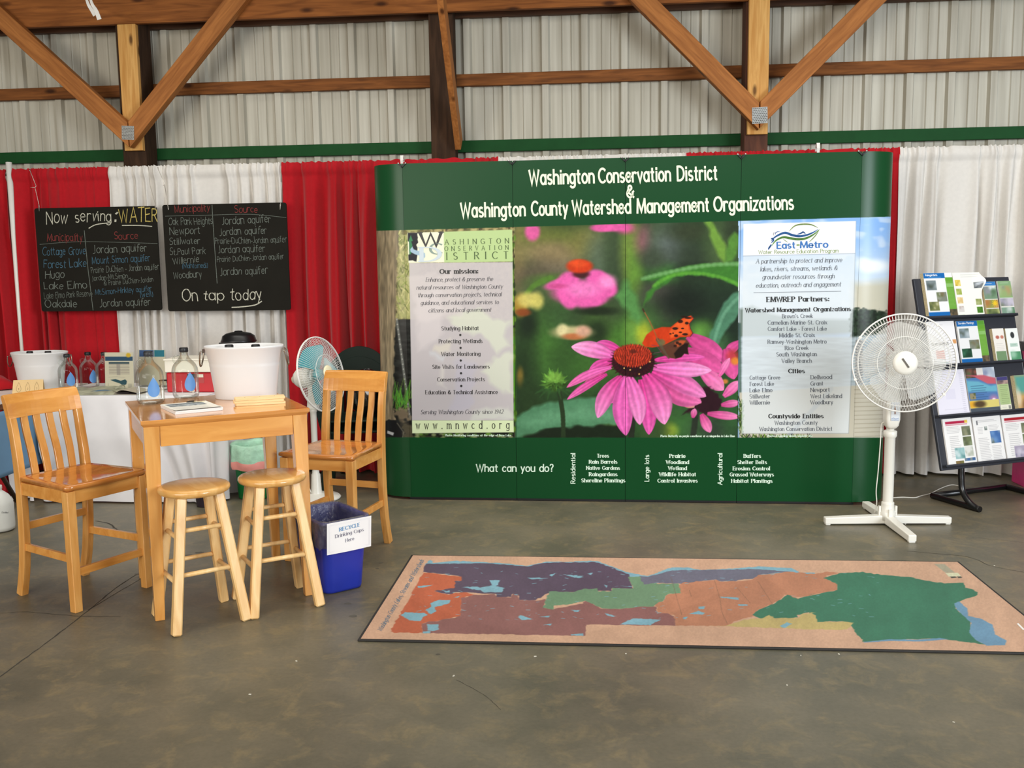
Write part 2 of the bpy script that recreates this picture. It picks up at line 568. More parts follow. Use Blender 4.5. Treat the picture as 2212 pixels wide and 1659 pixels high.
class Paint:
    """painter's canvas over arbitrary sample points (X, Y)"""

    def __init__(self, X, Y, base):
        self.X, self.Y = X, Y
        self.C = np.tile(np.asarray(base, float), (len(X), 1))

    def mix(self, idx, a, col):
        col = np.asarray(col, float)
        self.C[idx] += (col - self.C[idx]) * a[:, None]

    def sel(self, x0, y0, x1, y1):
        return np.nonzero((self.X > x0) & (self.X < x1) & (self.Y > y0) & (self.Y < y1))[0]

    def blob(self, cx, cy, rx, ry, col, soft=.5, a=1.0, rot=0):
        m = max(rx, ry) * (1 + soft) + 1
        i = self.sel(cx - m, cy - m, cx + m, cy + m)
        if not len(i):
            return
        x, y = self.X[i] - cx, self.Y[i] - cy
        c, s = math.cos(R(rot)), math.sin(R(rot))
        d = np.hypot((x * c + y * s) / rx, (-x * s + y * c) / ry)
        k = np.clip((1 + soft - d) / (2 * soft + 1e-6), 0, 1)
        self.mix(i, a * k * k * (3 - 2 * k), col)

    def poly(self, pts, col, soft=1.0, a=1.0, wob=0.0, ws=6.0, seed=1):
        P = np.asarray(pts, float)
        m = soft + wob + 1
        i = self.sel(P[:, 0].min() - m, P[:, 1].min() - m, P[:, 0].max() + m, P[:, 1].max() + m)
        if not len(i):
            return
        x, y = self.X[i].copy(), self.Y[i].copy()
        if wob:
            x, y = x + (vnoise(x / ws, y / ws, seed) - .5) * 2 * wob, y + (vnoise(x / ws + 9, y / ws + 5, seed) - .5) * 2 * wob
        ins = np.zeros(len(i), bool)
        dist = np.full(len(i), 1e9)
        for (ax, ay), (bx, by) in zip(P, np.roll(P, -1, 0)):
            with np.errstate(divide='ignore', invalid='ignore'):
                cr = ((ay > y) != (by > y)) & (x < (bx - ax) * (y - ay) / ((by - ay) or 1e-9) + ax)
            ins ^= cr
            l2 = (bx - ax) ** 2 + (by - ay) ** 2 + 1e-9
            t = np.clip(((x - ax) * (bx - ax) + (y - ay) * (by - ay)) / l2, 0, 1)
            dist = np.minimum(dist, np.hypot(x - ax - t * (bx - ax), y - ay - t * (by - ay)))
        k = np.clip(.5 + np.where(ins, dist, -dist) / (2 * soft), 0, 1)
        self.mix(i, a * k, col)

    def line(self, pts, w, col, a=1.0, soft=.7, w1=None):
        P = np.asarray(pts, float)
        n = len(P) - 1
        for j in range(n):
            wa = w if w1 is None else w + (w1 - w) * j / n
            wb = w if w1 is None else w + (w1 - w) * (j + 1) / n
            (ax, ay), (bx, by) = P[j], P[j + 1]
            m = max(wa, wb) + soft + 1
            i = self.sel(min(ax, bx) - m, min(ay, by) - m, max(ax, bx) + m, max(ay, by) + m)
            if not len(i):
                continue
            x, y = self.X[i], self.Y[i]
            l2 = (bx - ax) ** 2 + (by - ay) ** 2 + 1e-9
            t = np.clip(((x - ax) * (bx - ax) + (y - ay) * (by - ay)) / l2, 0, 1)
            d = np.hypot(x - ax - t * (bx - ax), y - ay - t * (by - ay))
            self.mix(i, a * np.clip(.5 + ((wa + (wb - wa) * t) / 2 - d) / (2 * soft), 0, 1), col)

    def petal(self, b, t, w, bend, c0, c1, streak=.10, seed=3, full=.55):
        """a petal from b to t, w wide, bowed sideways by bend; colour runs c0 (base) to c1 (tip)"""
        b, t = np.asarray(b, float), np.asarray(t, float)
        d = t - b
        L = np.hypot(*d)
        ux, uy = d / L
        m = w + abs(bend)
        i = self.sel(min(b[0], t[0]) - m, min(b[1], t[1]) - m, max(b[0], t[0]) + m, max(b[1], t[1]) + m)
        if not len(i):
            return
        x, y = self.X[i] - b[0], self.Y[i] - b[1]
        s = (x * ux + y * uy) / L
        q = -x * uy + y * ux - bend * 4 * np.clip(s, 0, 1) * (1 - np.clip(s, 0, 1))
        ss = np.clip(s, 0, 1)
        hw = w / 2 * np.where(ss < full, .38 + .62 * np.sin(ss / full * math.pi / 2), np.clip(1 - (np.clip(ss - full, 0, 1) / (1 - full)) ** 1.9, 0, 1) ** .72)
        e = np.minimum(hw - np.abs(q), np.minimum(s, 1 - s) * L)
        k = np.clip(.5 + e / 1.6, 0, 1)
        v = q / (hw + .5)
        col = np.asarray(c0, float)[None] * (1 - ss[:, None]) + np.asarray(c1, float)[None] * ss[:, None]
        st = 1 + streak * np.sin(v * 9 + seed) * (1 - .4 * ss) + .16 * np.clip(1 - v * v, 0, 1) - .14 + .05 * (vnoise(x / 6, y / 6, seed) - .5)
        col = np.clip(col * st[:, None], 0, 255)
        self.C[i] += (col - self.C[i]) * k[:, None]

    def grain(self, amp, sx, sy, seed=0, region=None):
        i = np.arange(len(self.X)) if region is None else self.sel(*region)
        n = vnoise(self.X[i] / sx, self.Y[i] / sy, seed) - .5 + .5 * (vnoise(self.X[i] / sx * 2.1, self.Y[i] / sy * 2.1, seed + 5) - .5)
        self.C[i] = np.clip(self.C[i] * (1 + amp * n[:, None] * 2), 0, 255)


def grid_mesh(name, P, cols, mat, parent=None, thick=None):
    """P: (ny, nx, 3) points, cols: (ny*nx, 3) 0-255 print colours"""
    ny, nx = P.shape[:2]
    me = bpy.data.meshes.new(name)
    idx = np.arange(ny * nx).reshape(ny, nx)
    Q = np.stack([idx[:-1, :-1], idx[:-1, 1:], idx[1:, 1:], idx[1:, :-1]], -1).reshape(-1, 4)
    me.vertices.add(ny * nx)
    me.vertices.foreach_set('co', P.reshape(-1).astype(np.float32))
    me.loops.add(Q.size)
    me.loops.foreach_set('vertex_index', Q.reshape(-1).astype(np.int32))
    me.polygons.add(len(Q))
    me.polygons.foreach_set('loop_start', np.arange(0, Q.size, 4, dtype=np.int32))
    me.polygons.foreach_set('use_smooth', np.ones(len(Q), bool))
    at = me.color_attributes.new('print', 'FLOAT_COLOR', 'POINT')
    rgba = np.ones((ny * nx, 4), np.float32)
    rgba[:, :3] = lin(np.clip(cols, 0, 255)) * 0.92
    at.data.foreach_set('color', rgba.reshape(-1))
    me.materials.append(mat)
    me.update(calc_edges=True)
    me.validate()
    o = bpy.data.objects.new(name, me)
    COL.objects.link(o)
    if parent is not None:
        o.parent = parent
    return o


def join_into(o, mb, mats):
    """append a builder's faces (lettering etc.) to an existing mesh object, as extra material slots"""
    me = o.data
    base = len(me.materials)
    for mt in mats:
        me.materials.append(mt)
    nv, nl, npoly = len(me.vertices), len(me.loops), len(me.polygons)
    me.vertices.add(len(mb.v))
    co = np.empty(len(me.vertices) * 3, np.float32)
    me.vertices.foreach_get('co', co)
    co[nv * 3:] = np.asarray(mb.v, np.float32).reshape(-1)
    me.vertices.foreach_set('co', co)
    li = [i + nv for f in mb.f for i in f]
    me.loops.add(len(li))
    al = np.empty(len(me.loops), np.int32)
    me.loops.foreach_get('vertex_index', al)
    al[nl:] = li
    me.loops.foreach_set('vertex_index', al)
    me.polygons.add(len(mb.f))
    ls = np.empty(len(me.polygons), np.int32)
    me.polygons.foreach_get('loop_start', ls)
    ls[npoly:] = nl + np.concatenate([[0], np.cumsum([len(f) for f in mb.f])[:-1]])
    me.polygons.foreach_set('loop_start', ls)
    mi = np.zeros(len(me.polygons), np.int32)
    me.polygons.foreach_get('material_index', mi)
    mi[npoly:] = np.asarray(mb.m) + base
    me.polygons.foreach_set('material_index', mi)
    me.update(calc_edges=True)
    me.validate()


def smoothstep(a, b, x):
    t = np.clip((x - a) / (b - a), 0, 1)
    return t * t * (3 - 2 * t)


def catmull(pts, n=8, closed=False):
    P = [np.asarray(p, float) for p in pts]
    out = []
    N = len(P)
    rng_ = range(N if closed else N - 1)
    g = (lambda i: P[i % N]) if closed else (lambda i: P[min(max(i, 0), N - 1)])
    for i in rng_:
        a, b, c, d = g(i - 1), g(i), g(i + 1), g(i + 2)
        for k in range(n):
            t = k / n
            out.append(.5 * (2 * b + (c - a) * t + (2 * a - 5 * b + 4 * c - d) * t * t + (3 * b - a - 3 * c + d) * t ** 3))
    if not closed:
        out.append(P[-1])
    return out
# ================================================================ the barn
M_FLOOR, nt, b = new_mat('concrete')
tc = nt.nodes.new('ShaderNodeTexCoord')
n1 = nt.nodes.new('ShaderNodeTexNoise'); n1.inputs['Scale'].default_value = 1.7; n1.inputs['Detail'].default_value = 7; n1.inputs['Roughness'].default_value = .62
n2 = nt.nodes.new('ShaderNodeTexNoise'); n2.inputs['Scale'].default_value = 7.5; n2.inputs['Detail'].default_value = 9; n2.inputs['Roughness'].default_value = .7; n2.inputs['Distortion'].default_value = .5
n3 = nt.nodes.new('ShaderNodeTexNoise'); n3.inputs['Scale'].default_value = 60; n3.inputs['Detail'].default_value = 3
r1 = nt.nodes.new('ShaderNodeValToRGB')
r1.color_ramp.elements[0].position, r1.color_ramp.elements[1].position = .36, .66
r1.color_ramp.elements[0].color, r1.color_ramp.elements[1].color = L4((88, 85, 70)), L4((114, 106, 87))
r2 = nt.nodes.new('ShaderNodeValToRGB')
r2.color_ramp.elements[0].position, r2.color_ramp.elements[1].position = .50, .66
r2.color_ramp.elements[0].color, r2.color_ramp.elements[1].color = (0, 0, 0, 1), (1, 1, 1, 1)
mx = nt.nodes.new('ShaderNodeMix'); mx.data_type = 'RGBA'; mx.inputs['B'].default_value = L4((138, 122, 88))
mf = nt.nodes.new('ShaderNodeMath'); mf.operation = 'MULTIPLY'; mf.inputs[1].default_value = .5
r3 = nt.nodes.new('ShaderNodeValToRGB')
r3.color_ramp.elements[0].position, r3.color_ramp.elements[1].position = .25, .6
r3.color_ramp.elements[0].color, r3.color_ramp.elements[1].color = (.86, .86, .86, 1), (1, 1, 1, 1)
mm = nt.nodes.new('ShaderNodeMix'); mm.data_type = 'RGBA'; mm.blend_type = 'MULTIPLY'; mm.inputs['Factor'].default_value = 1
for n_ in (n1, n2, n3):
    nt.links.new(tc.outputs['Object'], n_.inputs['Vector'])
nt.links.new(n1.outputs['Fac'], r1.inputs['Fac']); nt.links.new(n2.outputs['Fac'], r2.inputs['Fac']); nt.links.new(n3.outputs['Fac'], r3.inputs['Fac'])
nt.links.new(r2.outputs['Color'], mf.inputs[0]); nt.links.new(mf.outputs[0], mx.inputs['Factor']); nt.links.new(r1.outputs['Color'], mx.inputs['A'])
nt.links.new(mx.outputs['Result'], mm.inputs['A']); nt.links.new(r3.outputs['Color'], mm.inputs['B']); nt.links.new(mm.outputs['Result'], b.inputs['Base Color'])
b.inputs['Roughness'].default_value = .42
b.inputs['Specular IOR Level'].default_value = .45
bp = nt.nodes.new('ShaderNodeBump'); bp.inputs['Strength'].default_value = .12; bp.inputs['Distance'].default_value = .01
nt.links.new(n2.outputs['Fac'], bp.inputs['Height']); nt.links.new(bp.outputs['Normal'], b.inputs['Normal'])
M_CRACK = plain('floor_crack', (58, 54, 46), .9)
M_SPECK = plain('floor_speck', (205, 200, 185), .8)
M_STAIN = plain('floor_stain', (84, 80, 68), .6, var=.2)

mb = MB()
mb.add([(-9, -4, 0), (8, -4, 0), (8, 7.72, 0), (-9, 7.72, 0)], [(0, 1, 2, 3)], 0)
fz = lambda x, y: tuple(on_z(x, y, .0006))


def crack(pts, w):
    pts = catmull(pts, 6)
    pts = [(p[0] + random.uniform(-1, 1) * .8, p[1] + random.uniform(-1, 1) * .5) for p in pts]
    W = [np.array(on_z(p[0], p[1], .0006)) for p in pts]
    for a, c in zip(W, W[1:]):
        d = c - a
        n = np.array([-d[1], d[0], 0]) / (np.linalg.norm(d) + 1e-6) * w / 2 * random.uniform(.6, 1.3)
        mb.add([a + n, a - n, c - n, c + n], [(0, 1, 2, 3)], 1)


crack([(0, 1462), (60, 1418), (130, 1366), (192, 1318), (250, 1270), (310, 1232)], .006)
crack([(0, 1325), (60, 1322), (160, 1330), (260, 1332)], .004)
crack([(190, 1318), (300, 1252), (345, 1222)], .004)
crack([(205, 1125), (236, 1131), (250, 1142), (268, 1150)], .010)
crack([(1960, 1190), (2090, 1203), (2140, 1222), (2212, 1236)], .004)
crack([(985, 1468), (1020, 1486), (1055, 1508), (1082, 1533)], .0016)
crack([(2100, 1160), (2212, 1172)], .002)
for x, y in ((2148, 1222), (1352, 1412), (1812, 1413), (1730, 1416), (1156, 1418), (980, 1460), (640, 1428), (1700, 1480), (540, 1500), (2060, 1560)):
    p = on_z(x, y, .001)
    s = random.uniform(.005, .011)
    mb.box((p[0], p[1], .0015), (s, s * .6, .002), 2, Matrix.Rotation(random.random() * 3, 3, 'Z'))
for x, y, s in ((822, 1215, .02), (815, 1228, .016), (763, 1330, .03), (752, 1303, .022), (945, 1413, .014), (300, 1240, .03), (405, 1200, .04), (432, 1193, .03)):
    p = on_z(x, y, .0008)
    pts = [(p[0] + s * random.uniform(.5, 1) * math.cos(a), p[1] + s * .7 * random.uniform(.4, 1) * math.sin(a), .0008) for a in np.linspace(0, 6.28, 9)[:-1]]
    mb.add(pts, [tuple(range(8))], 3)
struct(mb.build('floor', [M_FLOOR, M_CRACK, M_SPECK, M_STAIN]), 'grey stained concrete barn floor with cracks')

# corrugated steel wall
M_STEEL = plain('wall_steel', (184, 180, 167), .45, 0, .4, var=.05, scale=3)
prof = []
P = .3048
x = -6.4
while x < 5.4:
    for dx, dy in ((0, 0), (.058, 0), (.064, .007), (.070, 0), (.130, 0), (.136, .007), (.142, 0), (.200, 0), (.214, .032), (.262, .032), (.276, 0)):
        prof.append((x + dx, dy))
    x += P
A = [(p[0], 7.62 - p[1], -0.0) for p in prof]
Bt = [(p[0], 7.62 - p[1], 4.35) for p in prof]
n = len(prof)
mb = MB().add(A + Bt, [(i, i + 1, n + i + 1, n + i) for i in range(n - 1)], 0)
nt = M_STEEL.node_tree
nz = [n_ for n_ in nt.nodes if n_.type == 'TEX_NOISE'][0]
mp = nt.nodes.new('ShaderNodeMapping')
mp.inputs['Scale'].default_value = (6.5, 1, .25)
nt.links.new(nz.inputs['Vector'].links[0].from_socket, mp.inputs['Vector'])
nt.links.new(mp.outputs['Vector'], nz.inputs['Vector'])
rp = [n_ for n_ in nt.nodes if n_.type == 'VALTORGB'][0]
rp.color_ramp.elements[0].color, rp.color_ramp.elements[1].color = L4((172, 166, 149)), L4((206, 202, 187))
struct(mb.build('wall_back', M_STEEL), 'off-white corrugated steel barn wall')

M_ROOF = plain('roof_steel', (120, 112, 98), .6, var=.06)
mb = MB().span((-9, -1.0, 4.36), (8, 7.75, 4.44), 0)
struct(mb.build('ceiling', M_ROOF), 'barn roof')

# timber frame
W_GIRT = wood('timber_girt', (104, 60, 26), (150, 92, 44), .7, (1.4, 16, 16), knots=1.2, spec=.25)
W_DARK = wood('timber_post', (52, 36, 25), (74, 52, 36), .8, (12, 12, 1.5), spec=.2)
W_LIGHT = wood('timber_light', (200, 142, 72), (228, 178, 106), .65, (16, 16, 1.3), knots=1.4, spec=.25)
W_BEAM = wood('timber_beam', (122, 70, 30), (164, 100, 47), .7, (1.2, 14, 14), knots=1.1, spec=.25)
W_BRACE = wood('timber_brace', (148, 90, 43), (186, 120, 62), .65, (16, 16, 1.3), knots=1.3, spec=.25)
M_GREEN = plain('green_paint', (22, 74, 34), .6, spec=.15, var=.08)
M_PLATE = plain('galvanised', (150, 152, 150), .45, .6, var=.25, scale=90)
M_PLATEHOLE = plain('plate_slot', (66, 58, 50), .8)


def beam(name, a, c, mat, label, bevel=.004):
    a, c = np.minimum(a, c), np.maximum(a, c)
    o = MB().box((0, 0, 0), c - a).build(name, mat, bevel=bevel)
    o.location = (a + c) / 2
    return struct(o, label)


beam('trim_1', (-6.4, 7.55, 2.965), (5.4, 7.598, 3.056), W_GIRT, 'brown timber rail across the steel wall')
beam('trim_2', (-6.4, 7.55, 2.462), (5.4, 7.598, 2.552), M_GREEN, 'green painted rail across the steel wall')
beam('trim_3', (-6.4, 7.545, 3.478), (5.4, 7.598, 3.75), wood('timber_header', (70, 42, 22), (98, 60, 32), .7, (1.2, 10, 10)), 'dark header board at the top of the wall')
beam('trim_4', (-6.4, 7.302, 3.462), (5.4, 7.344, 3.76), W_BEAM, 'brown timber beam along the top')
beam('trim_5', (-3.69, 7.348, 0), (-3.50, 7.54, 4.3), W_DARK, 'dark post behind the left knee braces')
beam('trim_6', (-1.245, 7.40, 0), (-1.058, 7.54, 4.3), W_DARK, 'dark post in the middle of the wall')
beam('trim_7', (1.118, 7.348, 0), (1.288, 7.54, 4.3), wood('timber_post_red', (74, 42, 28), (104, 60, 40), .8, (12, 12, 1.5)), 'dark post behind the right knee braces')
beam('trim_8', (-3.653, 7.302, 2.508), (-3.506, 7.346, 3.46), W_LIGHT, 'pale timber on the left post')
beam('trim_9', (1.13, 7.294, 2.508), (1.278, 7.340, 3.78), W_LIGHT, 'pale timber on the right post')


def brace(name, a, c, w, label, Y=7.26, cut=None):
    """knee brace lying in a plane parallel to the wall; ends mitred to the post at X = cut"""
    a, c = np.array(a, float), np.array(c, float)
    d = (c - a) / np.linalg.norm(c - a)
    nrm = np.array([-d[1], d[0]])
    L_ = np.linalg.norm(c - a)
    out = []
    for s, e in ((-1, 0), (-1, 1), (1, 1), (1, 0)):
        p = a + nrm * s * w / 2
        if e:
            p = p + d * L_
        elif cut is not None:
            p = p + d * ((cut - p[0]) / d[0])
        out.append(p)
    ctr = np.mean(out, 0)
    o = MB()
    # local z runs along the brace so that the grain follows it
    loc = [((p - ctr) @ nrm, (p - ctr) @ d) for p in out]
    if (loc[1][0] - loc[0][0]) * (loc[2][1] - loc[0][1]) - (loc[2][0] - loc[0][0]) * (loc[1][1] - loc[0][1]) < 0:
        loc = loc[::-1]
    o.prism([(u, v) for u, v in loc], .08)
    ob = o.build(name, W_BRACE, bevel=.005)
    M3 = Matrix(((nrm[0], 0, d[0]), (0, 1, 0), (nrm[1], 0, d[1])))
    if M3.determinant() < 0:
        M3 = Matrix(((nrm[0], 0, d[0]), (0, -1, 0), (nrm[1], 0, d[1])))
    ob.matrix_world = Matrix.Translation((ctr[0], Y, ctr[1])) @ M3.to_4x4()
    return struct(ob, label)


brace('trim_10', (-3.575, 2.615), (-4.66, 3.63), .135, 'left arm of the left knee brace', cut=-3.579)
brace('trim_11', (-3.575, 2.615), (-2.58, 3.69), .135, 'right arm of the left knee brace', cut=-3.571)
brace('trim_12', (1.20, 2.63), (.20, 3.64), .135, 'left arm of the right knee brace', cut=1.202)
brace('trim_13', (1.20, 2.63), (2.24, 3.66), .135, 'right arm of the right knee brace', cut=1.210)
o = MB().bar((0, 0, 0), (0, -.90, 1.10), .045, .14).build('trim_14', W_BRACE, bevel=.004)
o.location = (-1.03, 7.40, 2.50)
struct(o, 'brace leaning out from the middle post')


def nail_plate(name, x, z, s, tilt, label):
    m = MB().box((0, 0, 0), (s, .003, s * 1.05), 0)
    for i in range(9):
        for j in range(7):
            m.box(((j - 3 + (.25 if i % 2 else -.25)) * s / 7.6, -.002, (i - 4) * s / 9), (s * .085, .0015, s * .035), 1)
    o = m.build(name, [M_PLATE, M_PLATEHOLE])
    o.location, o.rotation_euler = (x, 7.217, z), (0, R(tilt), 0)
    return tag(o, label, 'nail plate', 'nail plates on the knee braces')


nail_plate('nail_plate', -3.575, 2.632, .098, 3, 'slotted silver nail plate on the knee brace above the chalkboards')
nail_plate('nail_plate', 1.206, 2.632, .110, -2, 'slotted silver nail plate on the knee brace above the green display')

# white scrap hanging from the roof, cut off by the top of the frame
M_WHITE = plain('white_plastic', (235, 233, 226), .35, var=.02)
m = MB()
for dx in (0, .03):
    pts = catmull([(dx, 0, 0), (dx + .02, -.01, -.05), (dx + .04, 0, -.09), (dx + .055, .01, -.12 - dx)], 6)
    m.sweep_rect([tuple(p) for p in pts], [.016 + .001 * i for i in range(len(pts))], .003, xdir=(1, 0, 0))
p = on_y(186, -4, 6.9)
o = m.build('white_ribbon', M_WHITE)
o.location = p
tag(o, 'white plastic ribbon dangling at the top left in front of the roof beam', 'ribbon')
# the cord that carries it up to the roof is part of the ribbon
mc = MB().tube([(0, 0, 0), (0, 0, 4.36 - p[2])], .003, 6)
mc.build('cord', M_WHITE, o)

# ================================================================ pipe and drape
M_RED = plain('red_drape', (176, 22, 32), .85, spec=.15, var=.05, scale=40)
M_RED.node_tree.nodes['Principled BSDF'].inputs['Sheen Weight'].default_value = .15
M_WDRAPE = plain('white_drape', (218, 214, 208), .85, spec=.15, var=.03, scale=40)


def drape(x0, x1, seed, mat, label, name, group, gathers=11, flat=None, amp=.035, y=7.05, ztop=2.36, zbot=.02):
    rg = np.random.default_rng(seed)
    nx = int((x1 - x0) * 150)
    u = np.linspace(0, 1, nx)
    X = x0 + u * (x1 - x0)
    # soft pleats: sharpened sine with drifting phase
    ph = np.cumsum(1 + .55 * np.sin(u * rg.uniform(6, 14) + rg.uniform(0, 6)) + .4 * np.sin(u * rg.uniform(18, 30) + rg.uniform(0, 6))) / nx * gathers * 2 * math.pi
    pl = np.sin(ph) + .35 * np.sin(ph * 2.1 + 1) + .25 * np.sin(ph * .47 + 2)
    if flat:
        k = 1 - .88 * smoothstep(flat[0] - .08, flat[0], u) * (1 - smoothstep(flat[1], flat[1] + .08, u))
        pl = pl * k
    ruff = np.sin(ph * 3.1 + rg.uniform(0, 6)) * .5 + np.sin(ph * 4.7) * .4
    zs = np.concatenate([[ztop, ztop - .006, ztop - .018], np.linspace(ztop - .035, ztop - .12, 8), np.linspace(ztop - .15, zbot, 26)])
    V = []
    for z in zs:
        d = ztop - z
        top = 1 - min(d / .16, 1)
        a = amp * (.30 + .70 * min(d / .5, 1)) * (1 + .15 * math.sin(z * 3 + seed))
        pocket = .018 * math.sin(min(d / .1, 1) * math.pi) if d < .1 else 0
        shift = .03 * math.sin(z * 1.7 + seed) * (1 - top)
        Yv = y - a * np.interp(np.clip(u + shift * .3, 0, 1), u, pl) - pocket - (.010 * ruff * top)
        Zv = z + (.006 * ruff * (d < .03))
        V.append(np.stack([X + .012 * np.sin(ph * .8 + z * 2) * (1 - top) * np.sin(u * math.pi), Yv, np.full(nx, 1.0) * Zv], -1))
    V = np.concatenate(V)
    nz = len(zs)
    idx = np.arange(nz * nx).reshape(nz, nx)
    F = np.stack([idx[:-1, :-1], idx[1:, :-1], idx[1:, 1:], idx[:-1, 1:]], -1).reshape(-1, 4)
    cx = (x0 + x1) / 2
    V[:, 0] -= cx
    m = MB().add(V, [tuple(f) for f in F], 0, True)
    o = m.build(name, mat)
    o.location = (cx, 0, 0)
    return tag(o, label, 'curtain', group)


GR, GW = 'red pipe-and-drape curtains', 'white pipe-and-drape curtains'
drape(-5.6, -4.47, 3, M_RED, 'red curtain beyond the white pole at the left edge', 'red_curtain', GR, 8, amp=.06)
drape(-4.415, -3.64, 5, M_RED, 'red curtain behind the left half of the now serving chalkboard', 'red_curtain', GR, 7, flat=(.52, 1.1), amp=.05)
drape(-3.655, -2.30, 8, M_WDRAPE, 'white curtain behind the on tap today chalkboard', 'white_curtain', GW, 12, amp=.042)
drape(-2.31, -.69, 12, M_RED, 'red curtain between the white curtain and the tall green display', 'red_curtain', GR, 8, amp=.06)
drape(-.70, .665, 21, M_WDRAPE, 'white curtain almost hidden behind the middle of the green display', 'white_curtain', GW, 17)
drape(.655, 2.15, 25, M_RED, 'red curtain showing above and along the right end of the green display', 'red_curtain', GR, 12)
drape(2.14, 3.5, 31, M_WDRAPE, 'white curtain behind the brochure rack', 'white_curtain', GW, 9, amp=.055)

t = thing('drape_stand', 'white upright pole of the curtain frame at the left edge', 'pole', (-4.44, 7.03, 0))
MB().cyl((0, 0, .01), (0, 0, 2.41), .022, n=20).build('pole', M_WHITE, t)
MB().box((0, 0, .006), (.4, .4, .012)).build('base_plate', plain('steel_grey', (110, 110, 112), .4, .8), t)
MB().cyl((-1.4, .075, 2.325), (7.95, .075, 2.325), .011, n=12).build('crossbar', M_WHITE, t)

# hooks that hold the chalkboards
M_WIRE = plain('galvanised_wire', (205, 200, 190), .3, .7, var=.05)


def hook(pts, label, r=.0022):
    P = [Vector(on_y(x, y, Y)) for x, y, Y in pts]
    m = MB().tube([p - P[0] for p in P], r, 6)
    o = m.build('wire_hook', M_WIRE)
    o.location = P[0]
    return tag(o, label, 'hook', 'wire hooks holding the chalkboards')


HY = 6.935
hook([(64, 369, 6.99), (64, 366, 7.0), (78, 402, HY), (76, 405, HY), (66, 405, HY - .01), (76, 406, HY), (85, 446, HY - .02), (85, 456, HY - .03), (83, 444, HY - .02)], 'bent wire hook at the left corner of the now serving board')
hook([(321, 360, 6.99), (321, 367, 6.96), (324, 400, HY), (336, 443, HY - .02), (336, 452, HY - .03), (334, 443, HY - .02)], 'thin wire hook at the right corner of the now serving board')
hook([(341, 361, 6.99), (342, 366, 6.96), (356, 398, HY), (352, 401, HY), (356, 400, HY), (362, 441, HY - .02), (364, 453, HY - .03), (362, 443, HY - .02)], 'bent wire hook at the left corner of the on tap today board')
hook([(607, 352, 6.99), (607, 360, 6.96), (606, 392, HY), (609, 395, HY), (606, 440, HY - .02), (605, 452, HY - .03), (604, 441, HY - .02)], 'thin wire hook at the right corner of the on tap today board')

# ================================================================ chalkboards
M_BOARD = plain('blackboard', (27, 25, 20), .7, spec=.12, var=.12, scale=5)
CH = {k: plain('chalk_' + k, c, .95, spec=.05, var=.25, scale=160) for k, c in dict(white=(186, 184, 168), grey=(108, 115, 108), blue=(72, 104, 122), red=(130, 60, 58), yellow=(186, 168, 96)).items()}
CK = list(CH)
YB = 6.92
bp_ = lambda x, y: tuple(on_y(x, y, YB - .0075))


def chalkboard(corners, label, lines, strokes, seed):
    rg = random.Random(seed)
    C = [np.array(on_y(x, y, YB)) for x, y in corners]
    x0, x1 = (C[0][0] + C[3][0]) / 2, (C[1][0] + C[2][0]) / 2
    z1, z0 = (C[0][2] + C[1][2]) / 2, (C[2][2] + C[3][2]) / 2
    w, h, r = x1 - x0, z1 - z0, .018
    out = []
    for sx, sz, a0 in ((1, 1, 0), (-1, 1, 90), (-1, -1, 180), (1, -1, 270)):
        for k in range(5):
            a = R(a0 + 90 * k / 4)
            out.append((sx * (w / 2 - r) + r * math.cos(a), sz * (h / 2 - r) + r * math.sin(a)))
    m = MB().prism(out, .012, 0)
    ctr = ((x0 + x1) / 2, YB, (z0 + z1) / 2)
    pl = lambda x, y: tuple(np.array(bp_(x, y)) - ctr)
    for s, p0, p1, cap, c in lines:
        write(m, 1 + CK.index(c), s, p0, p1, cap, pl, 'chalk', rng=rg)
    for pts, wd, c in strokes:
        ribbon(m, 1 + CK.index(c), [tuple(p) for p in catmull(pts, 5)], wd, pl)
    o = m.build('chalkboard', [M_BOARD] + [CH[k] for k in CK])
    o.location = ctr
    return tag(o, label, 'chalkboard', 'chalkboards hung on the curtains')


chalkboard([(75, 452), (338, 443), (350, 671), (91, 672)], 'black chalkboard headed now serving water', [
    ('Now', (101, 483), (145, 482), 27, 'white'), ('serving', (163, 479), (240, 478), 25, 'white'), (':', (247, 481), (252, 481), 38, 'white'),
    ('WATER', (258, 481), (339, 478), 29, 'yellow'),
    ('Municipality', (102, 521), (178, 521), 17, 'red'), ('Source', (247, 517), (298, 516), 15, 'red'),
    ('Cottage Grove', (92, 552), (185, 549), 17, 'blue'), ('Forest Lake', (95, 579), (186, 576), 17, 'blue'), ('Hugo', (98, 602), (139, 599), 17, 'grey'),
    ('Lake Elmo', (96, 625), (188, 622), 16, 'grey'), ('Lake Elmo Park Reserve', (96, 645), (200, 640), 13, 'grey'), ('Oakdale', (98, 664), (166, 663), 16, 'grey'),
    ('Jordan aquifer', (201, 547), (317, 543), 17, 'grey'), ('Mount Simon aquifer', (199, 570), (324, 564), 15, 'blue'),
    ('Prairie DuChien - Jordan aquifer', (197, 590), (343, 582), 13, 'grey'), ('Jordan-Mt.Simon', (199, 607), (276, 600), 11, 'grey'),
    ('& Prairie DuChien-Jordan', (225, 617), (331, 608), 11, 'grey'), ('Mt.Simon-Hinkley aquifer', (206, 637), (328, 629), 12, 'blue'),
    ('(well)', (303, 642), (331, 640), 12, 'blue'), ('Jordan aquifer', (216, 663), (325, 659), 16, 'grey')],
    [([(182, 498), (186, 540), (190, 580), (195, 620), (201, 670)], 1.2, 'grey'), ([(86, 528), (180, 522), (340, 526)], .8, 'grey'),
     ([(192, 493), (208, 485), (238, 481)], 2, 'white'), ([(264, 487), (300, 487), (328, 489)], 1.8, 'white')], 4)
